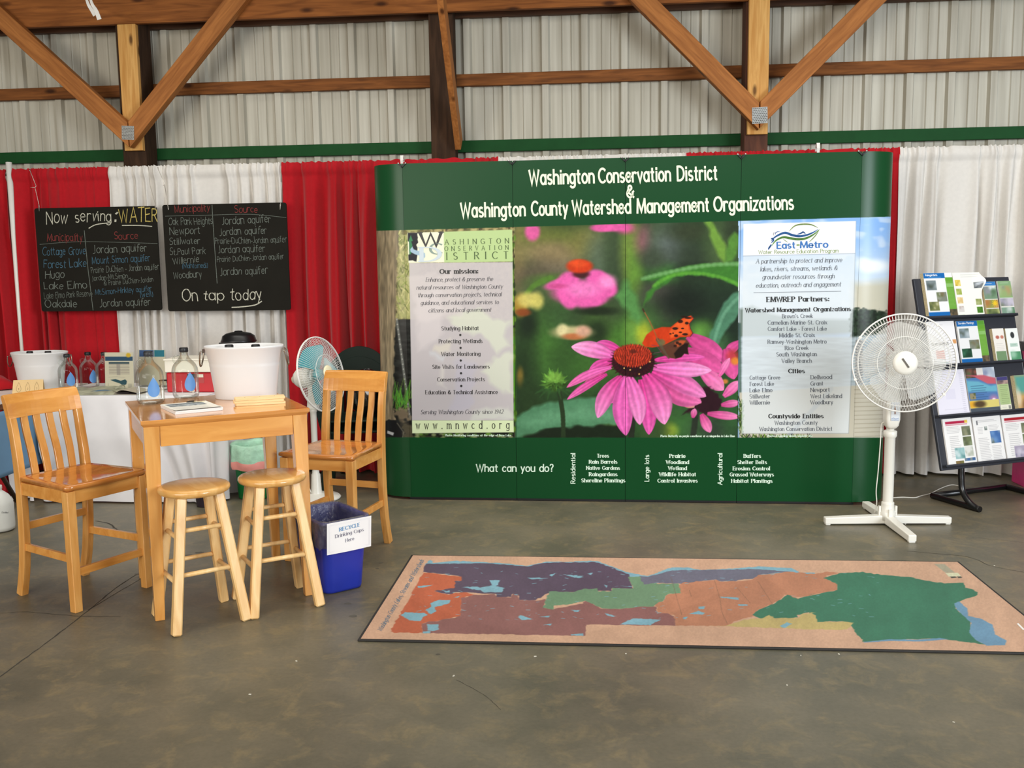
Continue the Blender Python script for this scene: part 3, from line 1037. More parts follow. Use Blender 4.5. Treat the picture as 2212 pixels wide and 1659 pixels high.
chalkboard([(354, 441), (619, 439), (628, 671), (361, 671)], 'black chalkboard ending in on tap today', [
    ('Municipality', (378, 459), (453, 456), 15, 'red'), ('Source', (507, 459), (556, 459), 15, 'red'),
    ('Oak Park Heights', (364, 486), (459, 484), 15, 'grey'), ('Newport', (367, 508), (432, 504), 16, 'grey'), ('Stillwater', (366, 529), (432, 526), 14, 'grey'),
    ('St.Paul Park', (367, 551), (444, 548), 14, 'grey'), ('Willernie', (374, 571), (430, 566), 14, 'grey'), ('(Mahtomedi)', (394, 580), (449, 578), 11, 'blue'),
    ('Woodbury', (375, 602), (436, 599), 15, 'grey'),
    ('Jordan aquifer', (480, 485), (585, 480), 17, 'grey'), ('Jordan aquifer', (475, 509), (576, 504), 16, 'grey'), ('Prairie-DuChien-Jordan aquifer', (465, 527), (619, 523), 13, 'grey'),
    ('Jordan aquifer', (472, 547), (572, 543), 15, 'grey'), ('Prairie DuChien-Jordan aquifer', (469, 566), (613, 559), 12, 'grey'), ('Jordan aquifer', (476, 595), (578, 590), 16, 'grey'),
    ('On', (394, 650), (427, 649), 26, 'white'), ('tap', (440, 649), (484, 648), 22, 'white'), ('today', (498, 648), (566, 646), 25, 'white')],
    [([(458, 443), (460, 480), (464, 540), (469, 612)], 1.2, 'grey'), ([(357, 467), (440, 465), (540, 463), (618, 470)], .8, 'grey'),
     ([(501, 664), (520, 663), (550, 659), (565, 651)], 2.4, 'white')], 9)
# ================================================================ pop-up display
D_ORG, D_ROT = np.array([0.2, 6.207, 0.0]), -0.022
_dx, _dn = np.array([math.cos(D_ROT), math.sin(D_ROT), 0]), np.array([-math.sin(D_ROT), math.cos(D_ROT), 0])
disp = thing('popup_display', 'tall green pop-up display wall with coneflower photo and conservation district lettering', 'display', D_ORG, D_ROT)
M_PRINT = painted('display_print', .30, .14)
M_ENDPRINT = painted('end_print', .34, .30)
X_B = [-1.446, -.722, .001, .726, 1.460]     # panel edges in the display's own frame
D_TOP, D_BOT = 2.242, .018


def d_local(P):
    d = np.asarray(P) - D_ORG
    return (float(d @ _dx), float(d @ _dn), float(d[2]))


def bn(x, y, lift=.0012):
    p = d_local(on_plane(x, y, D_ORG, _dn))
    return (p[0], -lift, p[2])


def px_of(Pl):
    W = D_ORG[None] + Pl[:, :1] * _dx[None] + Pl[:, 1:2] * _dn[None] + Pl[:, 2:3] * np.array([[0, 0, 1.]])
    d = W - _o
    z = d @ _f
    return 1106 + F_PX * (d @ _r) / z, 829.5 - F_PX * (d @ _u) / z


G_TOP = (17, 70, 35)


def q(pts):     # flower close-up coordinates
    return [(1200 + u / 5.395, 660 + v / 5.395) for u, v in pts]


def paint_display(X, Y):
    c = Paint(X, Y, G_TOP)
    top = lambda x: 497 - (x - 870) * .0275
    pic = [(780, top(780)), (1960, top(1960)), (1960, 945.5), (1596, 945.5), (1110, 945), (780, 943)]
    P1, P2 = 1111.5, 1597
    # ---------- middle: coneflower photograph
    c.poly([(P1 - 4, top(P1)), (P2, top(P2)), (P2, 945.5), (P1 + 2, 945)], (40, 64, 37), 1)
    B = [(1122, 560, 14, 90, (146, 124, 78)), (1150, 530, 30, 40, (112, 118, 60)), (1200, 520, 50, 30, (104, 112, 52)), (1205, 570, 45, 26, (124, 112, 92)),
         (1190, 545, 60, 20, (138, 122, 86)), (1275, 525, 35, 30, (126, 122, 66)), (1300, 555, 30, 45, (88, 104, 84)), (1330, 530, 22, 50, (62, 80, 52)), (1155, 600, 45, 30, (92, 84, 66)),
         (1190, 610, 40, 14, (78, 120, 48)), (1170, 640, 50, 25, (74, 92, 56)), (1150, 700, 40, 40, (52, 78, 40)), (1180, 760, 40, 60, (68, 112, 48)), (1135, 780, 25, 60, (40, 62, 34)),
         (1230, 690, 40, 30, (60, 92, 50)), (1290, 690, 50, 26, (50, 66, 42)), (1310, 740, 40, 60, (86, 130, 52)), (1345, 700, 26, 60, (66, 110, 44)), (1290, 760, 18, 40, (44, 62, 34)),
         (1320, 660, 26, 36, (60, 78, 48)), (1340, 590, 26, 60, (56, 72, 50)), (1365, 540, 20, 60, (118, 142, 60)), (1372, 600, 16, 60, (96, 138, 54)), (1395, 520, 20, 30, (132, 88, 96)), (1350, 492, 16, 10, (226, 82, 160)),
         (1425, 520, 20, 60, (70, 88, 62)), (1450, 540, 34, 40, (92, 102, 100)), (1500, 560, 40, 40, (46, 58, 44)), (1490, 500, 40, 18, (50, 60, 40)), (1560, 530, 30, 50, (74, 96, 58)), (1585, 500, 20, 30, (44, 56, 38)),
         (1480, 640, 70, 34, (34, 44, 34)), (1420, 650, 34, 40, (78, 74, 68)), (1545, 650, 50, 40, (36, 52, 38)), (1580, 700, 26, 50, (30, 42, 34)), (1400, 690, 30, 36, (60, 92, 50)), (1375, 720, 22, 30, (112, 158, 66)),
         (1391, 722, 14, 20, (172, 180, 50)), (1515, 725, 22, 24, (104, 160, 66)), (1545, 745, 26, 26, (60, 96, 60)), (1430, 590, 30, 18, (58, 110, 48)),
         (1140, 700, 18, 26, (26, 38, 26)), (1290, 715, 22, 20, (34, 48, 30)), (1475, 655, 46, 26, (26, 34, 28)), (1500, 585, 36, 14, (36, 46, 36)), (1410, 560, 26, 20, (60, 72, 56)), (1220, 780, 30, 30, (52, 84, 40)), (1265, 800, 30, 40, (60, 100, 44)), (1320, 915, 20, 10, (96, 132, 44)),
         (1440, 900, 50, 50, (64, 112, 52)), (1470, 860, 50, 40, (50, 84, 48)), (1510, 930, 40, 26, (60, 104, 56)), (1443, 930, 16, 13, (176, 196, 60)), (1420, 930, 24, 30, (52, 74, 42)), (1560, 930, 50, 24, (48, 62, 50)), (1580, 880, 20, 60, (50, 90, 50)), (1128, 830, 12, 60, (34, 52, 30)), (1124, 815, 6, 16, (150, 120, 50)), (1145, 860, 26, 40, (40, 60, 34))]
    for x, y, rx, ry, col in B:
        c.blob(x, y, rx * 1.15, ry * 1.15, col, .75, .9)
    for pts, soft, col in (([(1112, 905), (1135, 888), (1190, 868), (1260, 858), (1310, 860), (1340, 880), (1340, 915), (1290, 921), (1200, 928), (1140, 938), (1112, 944)], 4, (82, 134, 98)),
                           ([(1112, 915), (1180, 890), (1260, 880), (1330, 890), (1330, 905), (1240, 908), (1150, 922)], 9, (96, 150, 112)),
                           ([(1130, 942), (1180, 928), (1260, 921), (1345, 916), (1350, 948), (1130, 948)], 3, (26, 36, 24)),
                           ([(1384, 604), (1450, 584), (1530, 569), (1600, 566), (1600, 626), (1570, 606), (1520, 594), (1460, 597), (1415, 625), (1394, 662), (1398, 630), (1425, 602)], 3, (62, 122, 46)),
                           ([(1600, 626), (1562, 654), (1540, 700), (1530, 756), (1550, 748), (1575, 702), (1600, 674)], 3, (78, 128, 100)),
                           ([(1330, 640), (1352, 606), (1376, 640), (1390, 690), (1380, 700), (1352, 670)], 6, (84, 138, 74)),
                           ([(1520, 476), (1536, 476), (1556, 508), (1572, 540), (1566, 566), (1548, 545)], 4, (110, 152, 60)),
                           ([(1566, 562), (1572, 520), (1586, 500), (1600, 510), (1592, 545), (1578, 566)], 4, (84, 134, 54))):
        c.poly(pts, col, soft, .95, 4, 16)
    for pts, w, col in (([(1388, 602), (1450, 587), (1530, 573), (1600, 570)], 7, (112, 164, 100)), ([(1412, 618), (1450, 596), (1500, 590), (1560, 600), (1600, 618)], 6, (92, 160, 56)),
                        ([(1598, 640), (1568, 672), (1550, 712), (1540, 748)], 5, (104, 156, 126)), ([(1120, 665), (1150, 620), (1190, 600)], 10, (84, 124, 48))):
        c.line(catmull(pts, 6), w, col, .8, 3)
    # small pink flower out of focus
    for x, y, rx, ry, rot in ((1150, 500, 16, 20, 0), (1300, 492, 24, 9, 0), (1322, 490, 28, 10, 0)):
        c.blob(x, y, rx, ry, (232, 92, 168), .35, .9, rot)
    for x, y, rx, ry, rot in ((1212, 612, 36, 11, -14), (1255, 632, 62, 28, 2), (1226, 606, 26, 18, -30), (1292, 602, 26, 18, 24), (1300, 612, 34, 22, 30), (1228, 645, 24, 18, 60), (1280, 648, 34, 18, -20), (1310, 625, 22, 16, 10)):
        c.blob(x, y, rx, ry, (230, 96, 172), .3, .95, rot)
    c.blob(1262, 625, 36, 16, (240, 130, 196), .6, .8)
    c.blob(1312, 608, 18, 14, (248, 150, 208), .6, .8)
    c.blob(1205, 618, 20, 5, (176, 60, 110), .6, .5)
    c.blob(1255, 592, 18, 8, (70, 30, 34), .4, .95)
    c.blob(1252, 575, 28, 15, (206, 62, 28), .25, 1)
    c.blob(1249, 570, 18, 8, (226, 84, 38), .5, .7)
    c.blob(1290, 672, 44, 9, (30, 40, 26), .6, .9)
    # buds
    for x, y, rx, ry, col in ((1124, 660, 16, 22, (170, 130, 50)), (1140, 648, 22, 16, (214, 200, 110)), (1160, 650, 14, 18, (206, 196, 104)), (1130, 675, 16, 8, (140, 70, 34)), (1235, 718, 40, 13, (206, 190, 140)), (1215, 712, 12, 12, (226, 214, 160)), (1240, 727, 24, 7, (182, 104, 62)), (1260, 715, 16, 12, (214, 164, 140))):
        c.blob(x, y, rx, ry, col, .5, .9)
    c.line(catmull([(1208, 845), (1212, 870), (1216, 900), (1217, 947)], 6), 9, (40, 56, 34), 1, 1.5)
    rg = np.random.default_rng(5)
    c.blob(1197, 826, 24, 19, (62, 104, 44), .3, 1)
    for k in range(150):
        a = rg.uniform(0, 6.28)
        l0 = rg.uniform(2, 24)
        x, y = 1197 + l0 * math.cos(a), 824 + l0 * math.sin(a) * .8
        l1 = rg.uniform(5, 13)
        g = rg.uniform(.55, 1.2) * (1.1 if y < 826 else .75)
        c.line([(x, y), (x + l1 * math.cos(a) * .9, y + l1 * math.sin(a) * .7 - 3)], 4.2, (98 * g, 150 * g, 60 * g), .9, 1, .8)
    for x, dx, dy in ((1180, -14, 16), (1188, -6, 22), (1206, 6, 20), (1216, 16, 15), (1172, -16, 8), (1224, 18, 6)):
        c.line([(x, 842), (x + dx, 842 + dy)], 6, (48, 82, 42), .95, 1.3, 1)
    c.blob(1198, 815, 16, 10, (128, 178, 74), .5, .7)
    # flower behind, right
    PK, PD, PL = (222, 92, 160), (196, 66, 132), (238, 140, 190)
    for b_, t_, w, bend in (((1540, 350), (1980, 640), 230, 0), ((1500, 520), (1960, 760), 240, 10), ((2150, 420), (1980, 560), 120, 0), ((1990, 500), (2080, 860), 200, 0)):
        c.petal(*q([b_, t_]), w / 5.4, bend / 5.4, PD, PK, .05)
    c.blob(1583, 768, 14, 12, (190, 60, 60), .6, .8)
    c.blob(1588, 780, 9, 8, (226, 140, 50), .5, .9)
    c.blob(1566, 824, 7, 5, (220, 130, 60), .5, .8)
    for b_, t_, w, bend in (((1690, 760), (1960, 985), 190, -10), ((1905, 830), (2030, 610), 80, 0), ((1960, 1060), (2150, 880), 120, 0)):
        c.petal(*q([b_, t_]), w / 5.4, bend / 5.4, PK, PL, .06)
    c.poly(q([(1700, 940), (1800, 960), (1900, 1040), (1940, 1150), (1880, 1220), (1760, 1260), (1640, 1230), (1480, 1270), (1560, 1190), (1530, 1100), (1640, 1080)]), (46, 24, 32), 2.5, 1, 3)
    c.line(q([(1640, 1240), (1600, 1560)]), 13, (42, 50, 40), 1, 2)
    for b_, t_, w in (((1930, 1160), (2150, 1130), 90), ((1770, 1260), (2150, 1300), 100), ((1700, 1265), (1805, 1480), 120), ((1600, 1310), (1625, 1200), 75)):
        c.petal(*q([b_, t_]), w / 5.4, 0, PD, PL, .06)
    for b_, t_, w in (((1700, 1130), (1390, 1060), 60), ((1620, 1180), (1480, 1150), 60)):
        c.petal(*q([b_, t_]), w / 5.4, 0, (210, 150, 140), (196, 110, 110), .05)
    # the big coneflower
    c.line(catmull(q([(900, 1000), (905, 1250), (880, 1560)]), 5), 12, (38, 44, 34), 1, 1.2)
    A, Bc, Cc = (206, 60, 140), (226, 96, 176), (240, 150, 206)
    for b_, t_, w, bend, c0, c1 in (
            ((1150, 640), (1740, 600), 110, -12, A, Bc), ((1180, 850), (1700, 1130), 250, 40, (196, 66, 132), (220, 110, 168)), ((760, 520), (480, 430), 110, 10, A, Bc),
            ((700, 600), (185, 480), 190, 24, Bc, (246, 170, 216)), ((680, 640), (390, 760), 110, 20, A, Bc), ((660, 690), (290, 1020), 90, 30, (190, 60, 120), (220, 110, 160)),
            ((650, 720), (130, 955), 100, 34, Bc, (234, 110, 176)), ((600, 800), (135, 1095), 90, 14, A, (230, 110, 180)), ((780, 820), (640, 1140), 150, 0, A, Bc), ((760, 830), (490, 1310), 190, 40, A, Cc),
            ((1000, 860), (1090, 1505), 200, -30, A, Bc), ((840, 820), (820, 1515), 240, 46, Bc, (230, 104, 184)), ((850, 820), (985, 1390), 200, -30, Bc, Cc), ((1050, 800), (1275, 1385), 270, -50, A, Cc),
            ((1130, 760), (1755, 1060), 220, -20, A, (236, 140, 200)), ((1140, 720), (1820, 755), 180, 8, Bc, (242, 160, 212))):
        c.petal(*q([b_, t_]), w / 5.395, bend / 5.395, c0, c1, .10, seed=b_[0])
    cx, cy = q([(905, 650)])[0]
    c.blob(cx, cy, 46, 34, (44, 20, 26), .06, 1)
    for k in range(34):
        a = k / 34 * 6.283
        c.line([(cx + 38 * math.cos(a), cy + 26 * math.sin(a)), (cx + (50 + (k % 3) * 2.4) * math.cos(a), cy + (36 + (k % 2) * 2) * math.sin(a))], 4, (58, 22, 28), 1, .9, 1)
    cx2, cy2 = q([(900, 585)])[0]
    c.blob(cx2, cy2, 40, 24, (120, 36, 24), .12, 1)
    for rr in np.linspace(1, .12, 8):
        n = max(5, int(44 * rr))
        for k in range(n):
            a = (k + .5 * (int(rr * 20) % 2)) / n * 6.283 + rr * 2
            x, y = cx2 + 39 * rr * math.cos(a), cy2 + 23 * rr * math.sin(a) - (1 - rr) * 2
            g = .75 + .4 * rg.random()
            c.line([(x, y + 1.6), (x + .8 * math.cos(a), y - 1.8)], 2.2, (198 * g, 62 * g, 40 * g), .95, .7)
    c.blob(cx2 + 1, cy2 - 9, 9, 4, (88, 34, 26), .4, .8)
    for u, v in ((800, 730), (870, 750), (990, 725), (975, 798), (1100, 655)):
        c.blob(*q([(u, v)])[0], 1.8, 1.8, (226, 176, 104), .4, .9)
    # butterfly
    c.poly(q([(1010, 440), (1060, 340), (1140, 280), (1240, 250), (1340, 252), (1400, 205), (1480, 150), (1580, 115), (1612, 150), (1560, 210), (1572, 270), (1602, 320), (1570, 362), (1450, 370), (1350, 420), (1250, 470), (1130, 490), (1040, 480)]), (200, 60, 26), 1.2)
    c.poly(q([(1330, 300), (1400, 215), (1480, 160), (1570, 130), (1590, 160), (1545, 215), (1555, 280), (1580, 320), (1560, 345), (1450, 350), (1340, 380)]), (226, 92, 40), 2)
    for u, v, rx, ry in ((1395, 268, 34, 16), (1455, 185, 30, 20), (1480, 268, 18, 10), (1455, 312, 20, 10), (1405, 352, 24, 16), (1340, 330, 14, 9), (1370, 322, 10, 8), (1510, 335, 34, 14), (1530, 205, 22, 16), (1500, 130, 40, 10), (1545, 145, 40, 12)):
        c.blob(*q([(u, v)])[0], rx / 5.4, ry / 5.4, (44, 24, 20), .3, .95)
    c.line(q([(1580, 118), (1612, 152), (1562, 212), (1574, 272), (1602, 322), (1572, 360)]), 1.6, (70, 46, 44), .9)
    c.poly(q([(1330, 440), (1400, 405), (1470, 394), (1530, 402), (1562, 440), (1540, 500), (1552, 572), (1500, 560), (1468, 600), (1400, 622), (1310, 605), (1240, 560), (1200, 480)]), (94, 58, 44), 1)
    c.poly(q([(1430, 500), (1500, 440), (1550, 440), (1540, 500), (1548, 565), (1500, 560), (1466, 598), (1400, 615), (1380, 560)]), (38, 24, 22), 1.4)
    c.poly(q([(1390, 430), (1460, 405), (1520, 412), (1490, 450), (1430, 480), (1390, 480)]), (190, 84, 44), 1.6, .9)
    for u, v in ((1420, 435), (1450, 450), (1395, 470)):
        c.blob(*q([(u, v)])[0], 3.6, 3.0, (44, 24, 20), .4, .9)
    c.line(q([(1190, 400), (1225, 460), (1270, 540), (1320, 612)]), 8, (92, 76, 60), 1, 1.2, 3)
    c.blob(*q([(1235, 430)])[0], 8, 7, (104, 100, 66), .4, .9)
    c.line(q([(1020, 45), (1100, 190), (1160, 320), (1195, 410)]), 2, (150, 92, 50), 1, .8)
    c.line(q([(1018, 40), (1032, 72)]), 3, (62, 44, 34), 1, .8)
    c.line(q([(1150, 555), (1230, 540), (1180, 470), (1120, 460)]), 1.2, (120, 60, 90), .8, .7)
    c.grain(.05, 7, 7, 3, (P1, 470, P2, 946))

    # ---------- left: creek bank behind the mission panel
    c.poly([(780, top(780)), (P1 - 1, top(P1)), (P1 + 1, 945), (780, 943)], (122, 112, 74), 1)
    c.grain(.5, 4, 5, 8, (780, 480, 1112, 700))
    c.poly([(860, 485), (905, 485), (905, 700), (858, 690)], (176, 178, 112), 6, .8, 6, 8)
    for k in range(90):
        x, y = rg.uniform(856, 884), rg.uniform(500, 690)
        g = rg.uniform(.6, 1.2)
        c.line([(x, y), (x + rg.uniform(-12, 12), y - rg.uniform(4, 18))], 2, ((120 * g, 136 * g, 60 * g) if k % 2 else (206 * g, 196 * g, 140 * g)), .7, .8)
    c.poly([(800, 690), (1112, 690), (1112, 945), (800, 943)], (26, 28, 26), 2)
    c.grain(.5, 14, 5, 2, (846, 690, 890, 945))
    c.line([(1106, 560), (1108, 700)], 7, (110, 170, 50), .9, 2)
    c.line([(1109, 730), (1110, 900)], 8, (84, 150, 44), .9, 2)
    for k in range(40):
        x, y = rg.uniform(1104, 1114), rg.uniform(500, 940)
        c.blob(x, y, 3, 6, (96, 140, 40) if k % 2 else (40, 60, 24), .5, .8)
    c.line([(857, 690), (886, 905)], 5, (120, 122, 116), .9, 1)
    for k in range(20):
        t = k / 20
        c.blob(857 + 29 * t, 690 + 215 * t, 1.2, 1.6, (200, 200, 190), .4, .7)
    for k in range(44):
        x, y = rg.uniform(846, 888), rg.uniform(855, 888)
        c.line([(x, y), (x + rg.uniform(-14, 14), y - rg.uniform(12, 44))], 2.4, (60 + rg.uniform(0, 40), 120 + rg.uniform(0, 50), 46), .9, .8, .8)
    c.poly([(848, 885), (884, 880), (886, 906), (866, 910)], (140, 122, 96), 3, .8, 5)
    # tree trunk
    c.poly([(780, 480), (863, 480), (858, 560), (854, 700), (850, 820), (848, 880), (856, 908), (780, 908)], (140, 126, 100), 1.5, 1, 2)
    i = c.sel(780, 480, 864, 910)
    x, y = c.X[i], c.Y[i]
    isb = np.abs(c.C[i] - np.array([140, 126, 100])).sum(1) < 40
    st = (vnoise(x / 2.6, y / 26, 4) - .5) * .42 + (vnoise(x / 1.4 + y / 60, y / 12, 6) - .5) * .22
    c.C[i[isb]] *= (1 + st[isb])[:, None]
    c.poly([(820, 912), (846, 906), (866, 914), (876, 945), (820, 944)], (22, 22, 24), 2, 1, 2)
    c.poly([(868, 910), (890, 918), (892, 945), (872, 945)], (104, 94, 70), 3, .7, 4)
    c.poly([(837, 930), (851, 935), (849, 941), (836, 936)], (196, 198, 200), .8)
    c.line([(858, 914), (872, 934), (870, 944)], 2, (120, 116, 100), .8, .8)
    for k in range(60):
        x = rg.uniform(890, 1108)
        c.blob(x, rg.uniform(937, 945), 5, 3, ((110, 150, 60), (26, 30, 22), (60, 84, 36), (150, 160, 110))[k % 4], .5, .8)
    for k in range(50):
        x = rg.uniform(870, 1108)
        c.blob(x, top(x) + rg.uniform(2, 8), 5, 3, ((120, 112, 70), (190, 176, 120), (96, 92, 56))[k % 3], .5, .8)
    # mission panel
    c.poly([(884, 568), (1107.5, 566), (1109.5, 908), (890, 908)], (205, 198, 200), .7, .95)
    for pts, col in (([(968, 690), (1000, 672), (1040, 668), (1075, 690), (1104, 690), (1090, 720), (1104, 744), (1076, 762), (1056, 738), (1036, 720), (1000, 715)], (226, 236, 206)),
                     ([(1040, 800), (1075, 770), (1104, 760), (1108, 850), (1086, 850), (1060, 830)], (226, 236, 206)), ([(1030, 890), (1056, 880), (1100, 880), (1108, 906), (1020, 906)], (224, 232, 214)),
                     ([(880, 600), (980, 590), (1000, 680), (900, 700)], (220, 212, 210)), ([(985, 770), (1030, 790), (1020, 880), (975, 890)], (192, 188, 204)), ([(900, 640), (950, 620), (960, 720), (900, 760)], (222, 214, 214)),
                     ([(940, 745), (968, 735), (972, 760), (940, 760)], (228, 222, 200)), ([(948, 790), (958, 790), (958, 835), (948, 830)], (228, 224, 214)), ([(925, 758), (960, 770), (955, 778), (930, 768)], (214, 220, 224))):
        c.poly(pts, col, 5, .55, 6, 14)
    c.poly([(890, 908), (1109.5, 908), (1110, 934), (890.5, 936)], (222, 236, 190), .7)
    c.poly([(880, 503), (960.5, 500.6), (961.5, 566.5), (882.5, 568)], (245, 246, 218), .7)
    c.poly([(958.5, 500.6), (1106.5, 496), (1107.5, 565), (959.5, 567)], (190, 214, 150), .7)
    lg = lambda P_: [(860 + u / 8.508, 480 + v / 8.508) for u, v in P_]
    c.poly(lg([(178, 196), (354, 194), (352, 232), (364, 288), (356, 312), (370, 372), (332, 416), (356, 470), (352, 530), (356, 592), (346, 650), (336, 726), (296, 716), (270, 700), (192, 706), (188, 596), (206, 590), (200, 360), (180, 350)]), (32, 32, 40), .6)
    c.poly(lg([(232, 236), (272, 346), (240, 350), (262, 420), (236, 590), (206, 590), (206, 360), (194, 346)]), (58, 132, 86), .6)
    c.poly(lg([(270, 440), (222, 496), (228, 545), (310, 590), (410, 618), (440, 690), (500, 640), (494, 570), (430, 532), (340, 520), (290, 500), (268, 466)]), (168, 196, 214), .6)
    # ---------- right: lake behind the partners panel
    c.poly([(P2, top(P2)), (1960, top(1960)), (1960, 945.5), (P2 - 3, 945.5)], (150, 186, 232), 1)
    i = c.sel(P2 - 2, 466, 1960, 700)
    on = c.Y[i] > top(c.X[i])
    i = i[on]
    t = smoothstep(470, 650, c.Y[i])[:, None]
    sky = np.array([[136, 180, 236]]) * (1 - t) + np.array([[214, 226, 236]]) * t
    cl = smoothstep(.5, .75, vnoise(c.X[i] / 40, c.Y[i] / 22, 9) * .6 + vnoise(c.X[i] / 14, c.Y[i] / 9, 2) * .4)[:, None]
    c.C[i] = sky * (1 - cl * .5) + np.array([[236, 240, 244]]) * cl * .5
    c.blob(1888, 575, 34, 14, (240, 246, 250), .6, .95)
    c.blob(1862, 566, 14, 10, (226, 236, 248), .6, .8)
    c.poly([(1842, 612), (1960, 604), (1960, 690), (1842, 690)], (196, 190, 166), 10, .85)
    c.poly([(P2, 668), (1625, 660), (1660, 676), (1720, 690), (1842, 690), (1842, 720), (P2, 730)], (120, 134, 128), 4)
    c.poly([(1836, 668), (1870, 665), (1900, 672), (1960, 676), (1960, 720), (1836, 735)], (34, 46, 34), 2.5, 1, 4, 5)
    i = c.sel(1836, 660, 1960, 736)
    dk = c.C[i].sum(1) < 200
    c.C[i[dk]] *= (.7 + .9 * vnoise(c.X[i[dk]] / 4, c.Y[i[dk]] / 4, 3))[:, None]
    c.poly([(P2, 728), (1842, 728), (1960, 714), (1960, 850), (P2, 850)], (176, 190, 198), 3)
    c.grain(.12, 30, 4, 4, (P2, 730, 1960, 850))
    c.line([(P2 + 1, 700), (P2 + 2, 945)], 5, (60, 84, 70), .8, 2)
    c.poly([(P2, 848), (1960, 826), (1960, 946), (P2, 946)], (196, 190, 172), 1.5)
    c.poly([(1848, 735), (1864, 735), (1864, 830), (1848, 830)], (150, 150, 150), 1.5, .8)
    for k in range(12):
        y = 842 + k * 9.2
        c.line([(1846, y), (1960, y - 3)], 1.2, (150, 140, 118), .8, .9)
    c.line([(1700, 945), (1760, 880), (1796, 840)], 9, (150, 158, 160), .8, 2)
    for k in range(60):
        x, y = rg.uniform(P2, 1606), rg.uniform(860, 945)
        c.line([(x, y), (x + rg.uniform(-5, 5), y - rg.uniform(5, 14))], 1.6, (84, 120, 40) if k % 2 else (36, 52, 26), .9, .7)
    for k in range(70):
        x = rg.uniform(1600, 1750)
        c.line([(x, 946), (x + rg.uniform(-9, 9), 937 + rg.uniform(0, 4))], 1.6, (104, 140, 50) if k % 2 else (40, 44, 36), .9, .7)
    c.poly([(1605.5, 552), (1847.5, 547), (1833, 936), (1602, 936)], (222, 230, 236), .8, .74)
    c.poly([(1606, 484), (1849, 477.5), (1847.5, 547.5), (1605.5, 553)], (245, 245, 248), .7)
    c.line([(1605.5, 553), (1847.5, 547.5)], 1, (120, 136, 160), .8, .6)
    c.line([(1849, 477.5), (1842, 760), (1833, 936), (1602, 936.5)], 1, (140, 150, 160), .7, .6)
    # ---------- outside the pictures the sheet is green
    out = (Y < top(X)) | (Y > 945.4)
    k = np.clip(np.minimum(Y - top(X), 945.4 - Y) / 1.0 + .5, 0, 1)
    c.C[:] = np.array(G_TOP)[None] * (1 - k[:, None]) + c.C * k[:, None]
    return c.C


ZS = np.concatenate([np.linspace(D_BOT, .40, 6), np.arange(.405, 1.875, .00295), np.linspace(1.88, D_TOP, 8)])


def cap_path(side):
    """rounded end of the display: (x, y, sheet coordinate)"""
    out = []
    for t in np.linspace(0, 1, 60):
        a = t * math.pi / 2
        out.append((.225 * math.sin(a), .17 * (1 - math.cos(a))))
    for yy in np.linspace(.18, .25, 3):
        out.append((.225, yy))
    return [(X_B[-1] + x, y) if side > 0 else (X_B[0] - x, y) for x, y in out]


panels = []
paths = [('end_panel', cap_path(-1)[::-1])] + [('graphic_panel', [(x, 0.0) for x in np.linspace(a + .0012, b_ - .0012, 244)]) for a, b_ in zip(X_B, X_B[1:])] + [('end_panel', cap_path(1))]
allP = []
for nm, path in paths:
    P = np.zeros((len(ZS), len(path), 3))
    P[:, :, 0], P[:, :, 1] = np.array(path)[None, :, 0], np.array(path)[None, :, 1]
    P[:, :, 2] = ZS[:, None]
    allP.append(P)
flat = np.concatenate([P.reshape(-1, 3) for P in allP])
px, py = px_of(flat)
colr = paint_display(px, py)
k0 = 0
for (nm, path), P in zip(paths, allP):
    n_ = P.shape[0] * P.shape[1]
    panels.append(grid_mesh(nm, P, colr[k0:k0 + n_], M_ENDPRINT if nm == 'end_panel' else M_PRINT, disp))
    k0 += n_
for p_, lab in zip(panels, ('rounded left end with tree trunk print', 'panel with the mission text', 'panel with the left half of the coneflower', 'panel with the right half of the coneflower and butterfly', 'panel with the partners list', 'rounded right end with lake print')):
    p_['label'] = lab

# lettering
INK = {'cream': (236, 244, 214), 'black': (22, 22, 24), 'dark': (64, 64, 72), 'olive': (62, 88, 36), 'blue': (30, 104, 176), 'moss': (122, 146, 72), 'leaf': (92, 148, 52), 'mint': (214, 236, 216), 'cgrey': (128, 150, 140), 'dgrey': (196, 210, 218), 'slate': (84, 90, 100)}
MI = {k: plain('ink_' + k, v, .4, var=.01) for k, v in INK.items()}
IK = list(MI)
T = MB()
base2 = lambda x: 469 + (x - 994) * (451.5 - 469) / (1715.5 - 994)
base1 = lambda x: 398.5 + (x - 1142) * (387.5 - 398.5) / (1551 - 1142)
W = lambda s, x0, y0, x1, y1, cap, st, ink: write(T, IK.index(ink), s, (x0 + (2 if st == 'sansx' else 0), y0), (x1 - (2 if st == 'sansx' else 0), y1), cap, bn, st)
for s, a, b_ in (('Washington', 1142, 1285), ('Conservation', 1292, 1450), ('District', 1462, 1551)):
    W(s, a, base1(a), b_, base1(b_), 30, 'sansx', 'cream')
W('&', 1353, 426.5, 1371, 426, 26, 'sansx', 'cream')
for s, a, b_ in (('Washington', 994, 1136), ('County', 1147, 1228), ('Watershed', 1235, 1364), ('Management', 1375, 1533), ('Organizations', 1541, 1715.5)):
    W(s, a, base2(a), b_, base2(b_), 29.5, 'sansx', 'cream')
W('Our mission:', 950.6, 591, 1032.4, 589.8, 9.2, 'serifb', 'black')
for s, x0, x1, y0, y1 in (('Enhance, protect & preserve the', 920, 1064.6, 608.5, 606.5), ('natural resources of Washington County', 900, 1085.6, 625.4, 623), ('through conservation projects, technical', 902.5, 1083, 642, 639.6),
                          ('guidance, and educational services to', 909, 1077, 658.6, 656.4), ('citizens and local government', 925.8, 1061, 674.8, 673), ('Serving Washington County since 1942', 909, 1087, 894.4, 893.4)):
    W(s, x0, y0, x1, y1, 8.8, 'ital', 'dark')
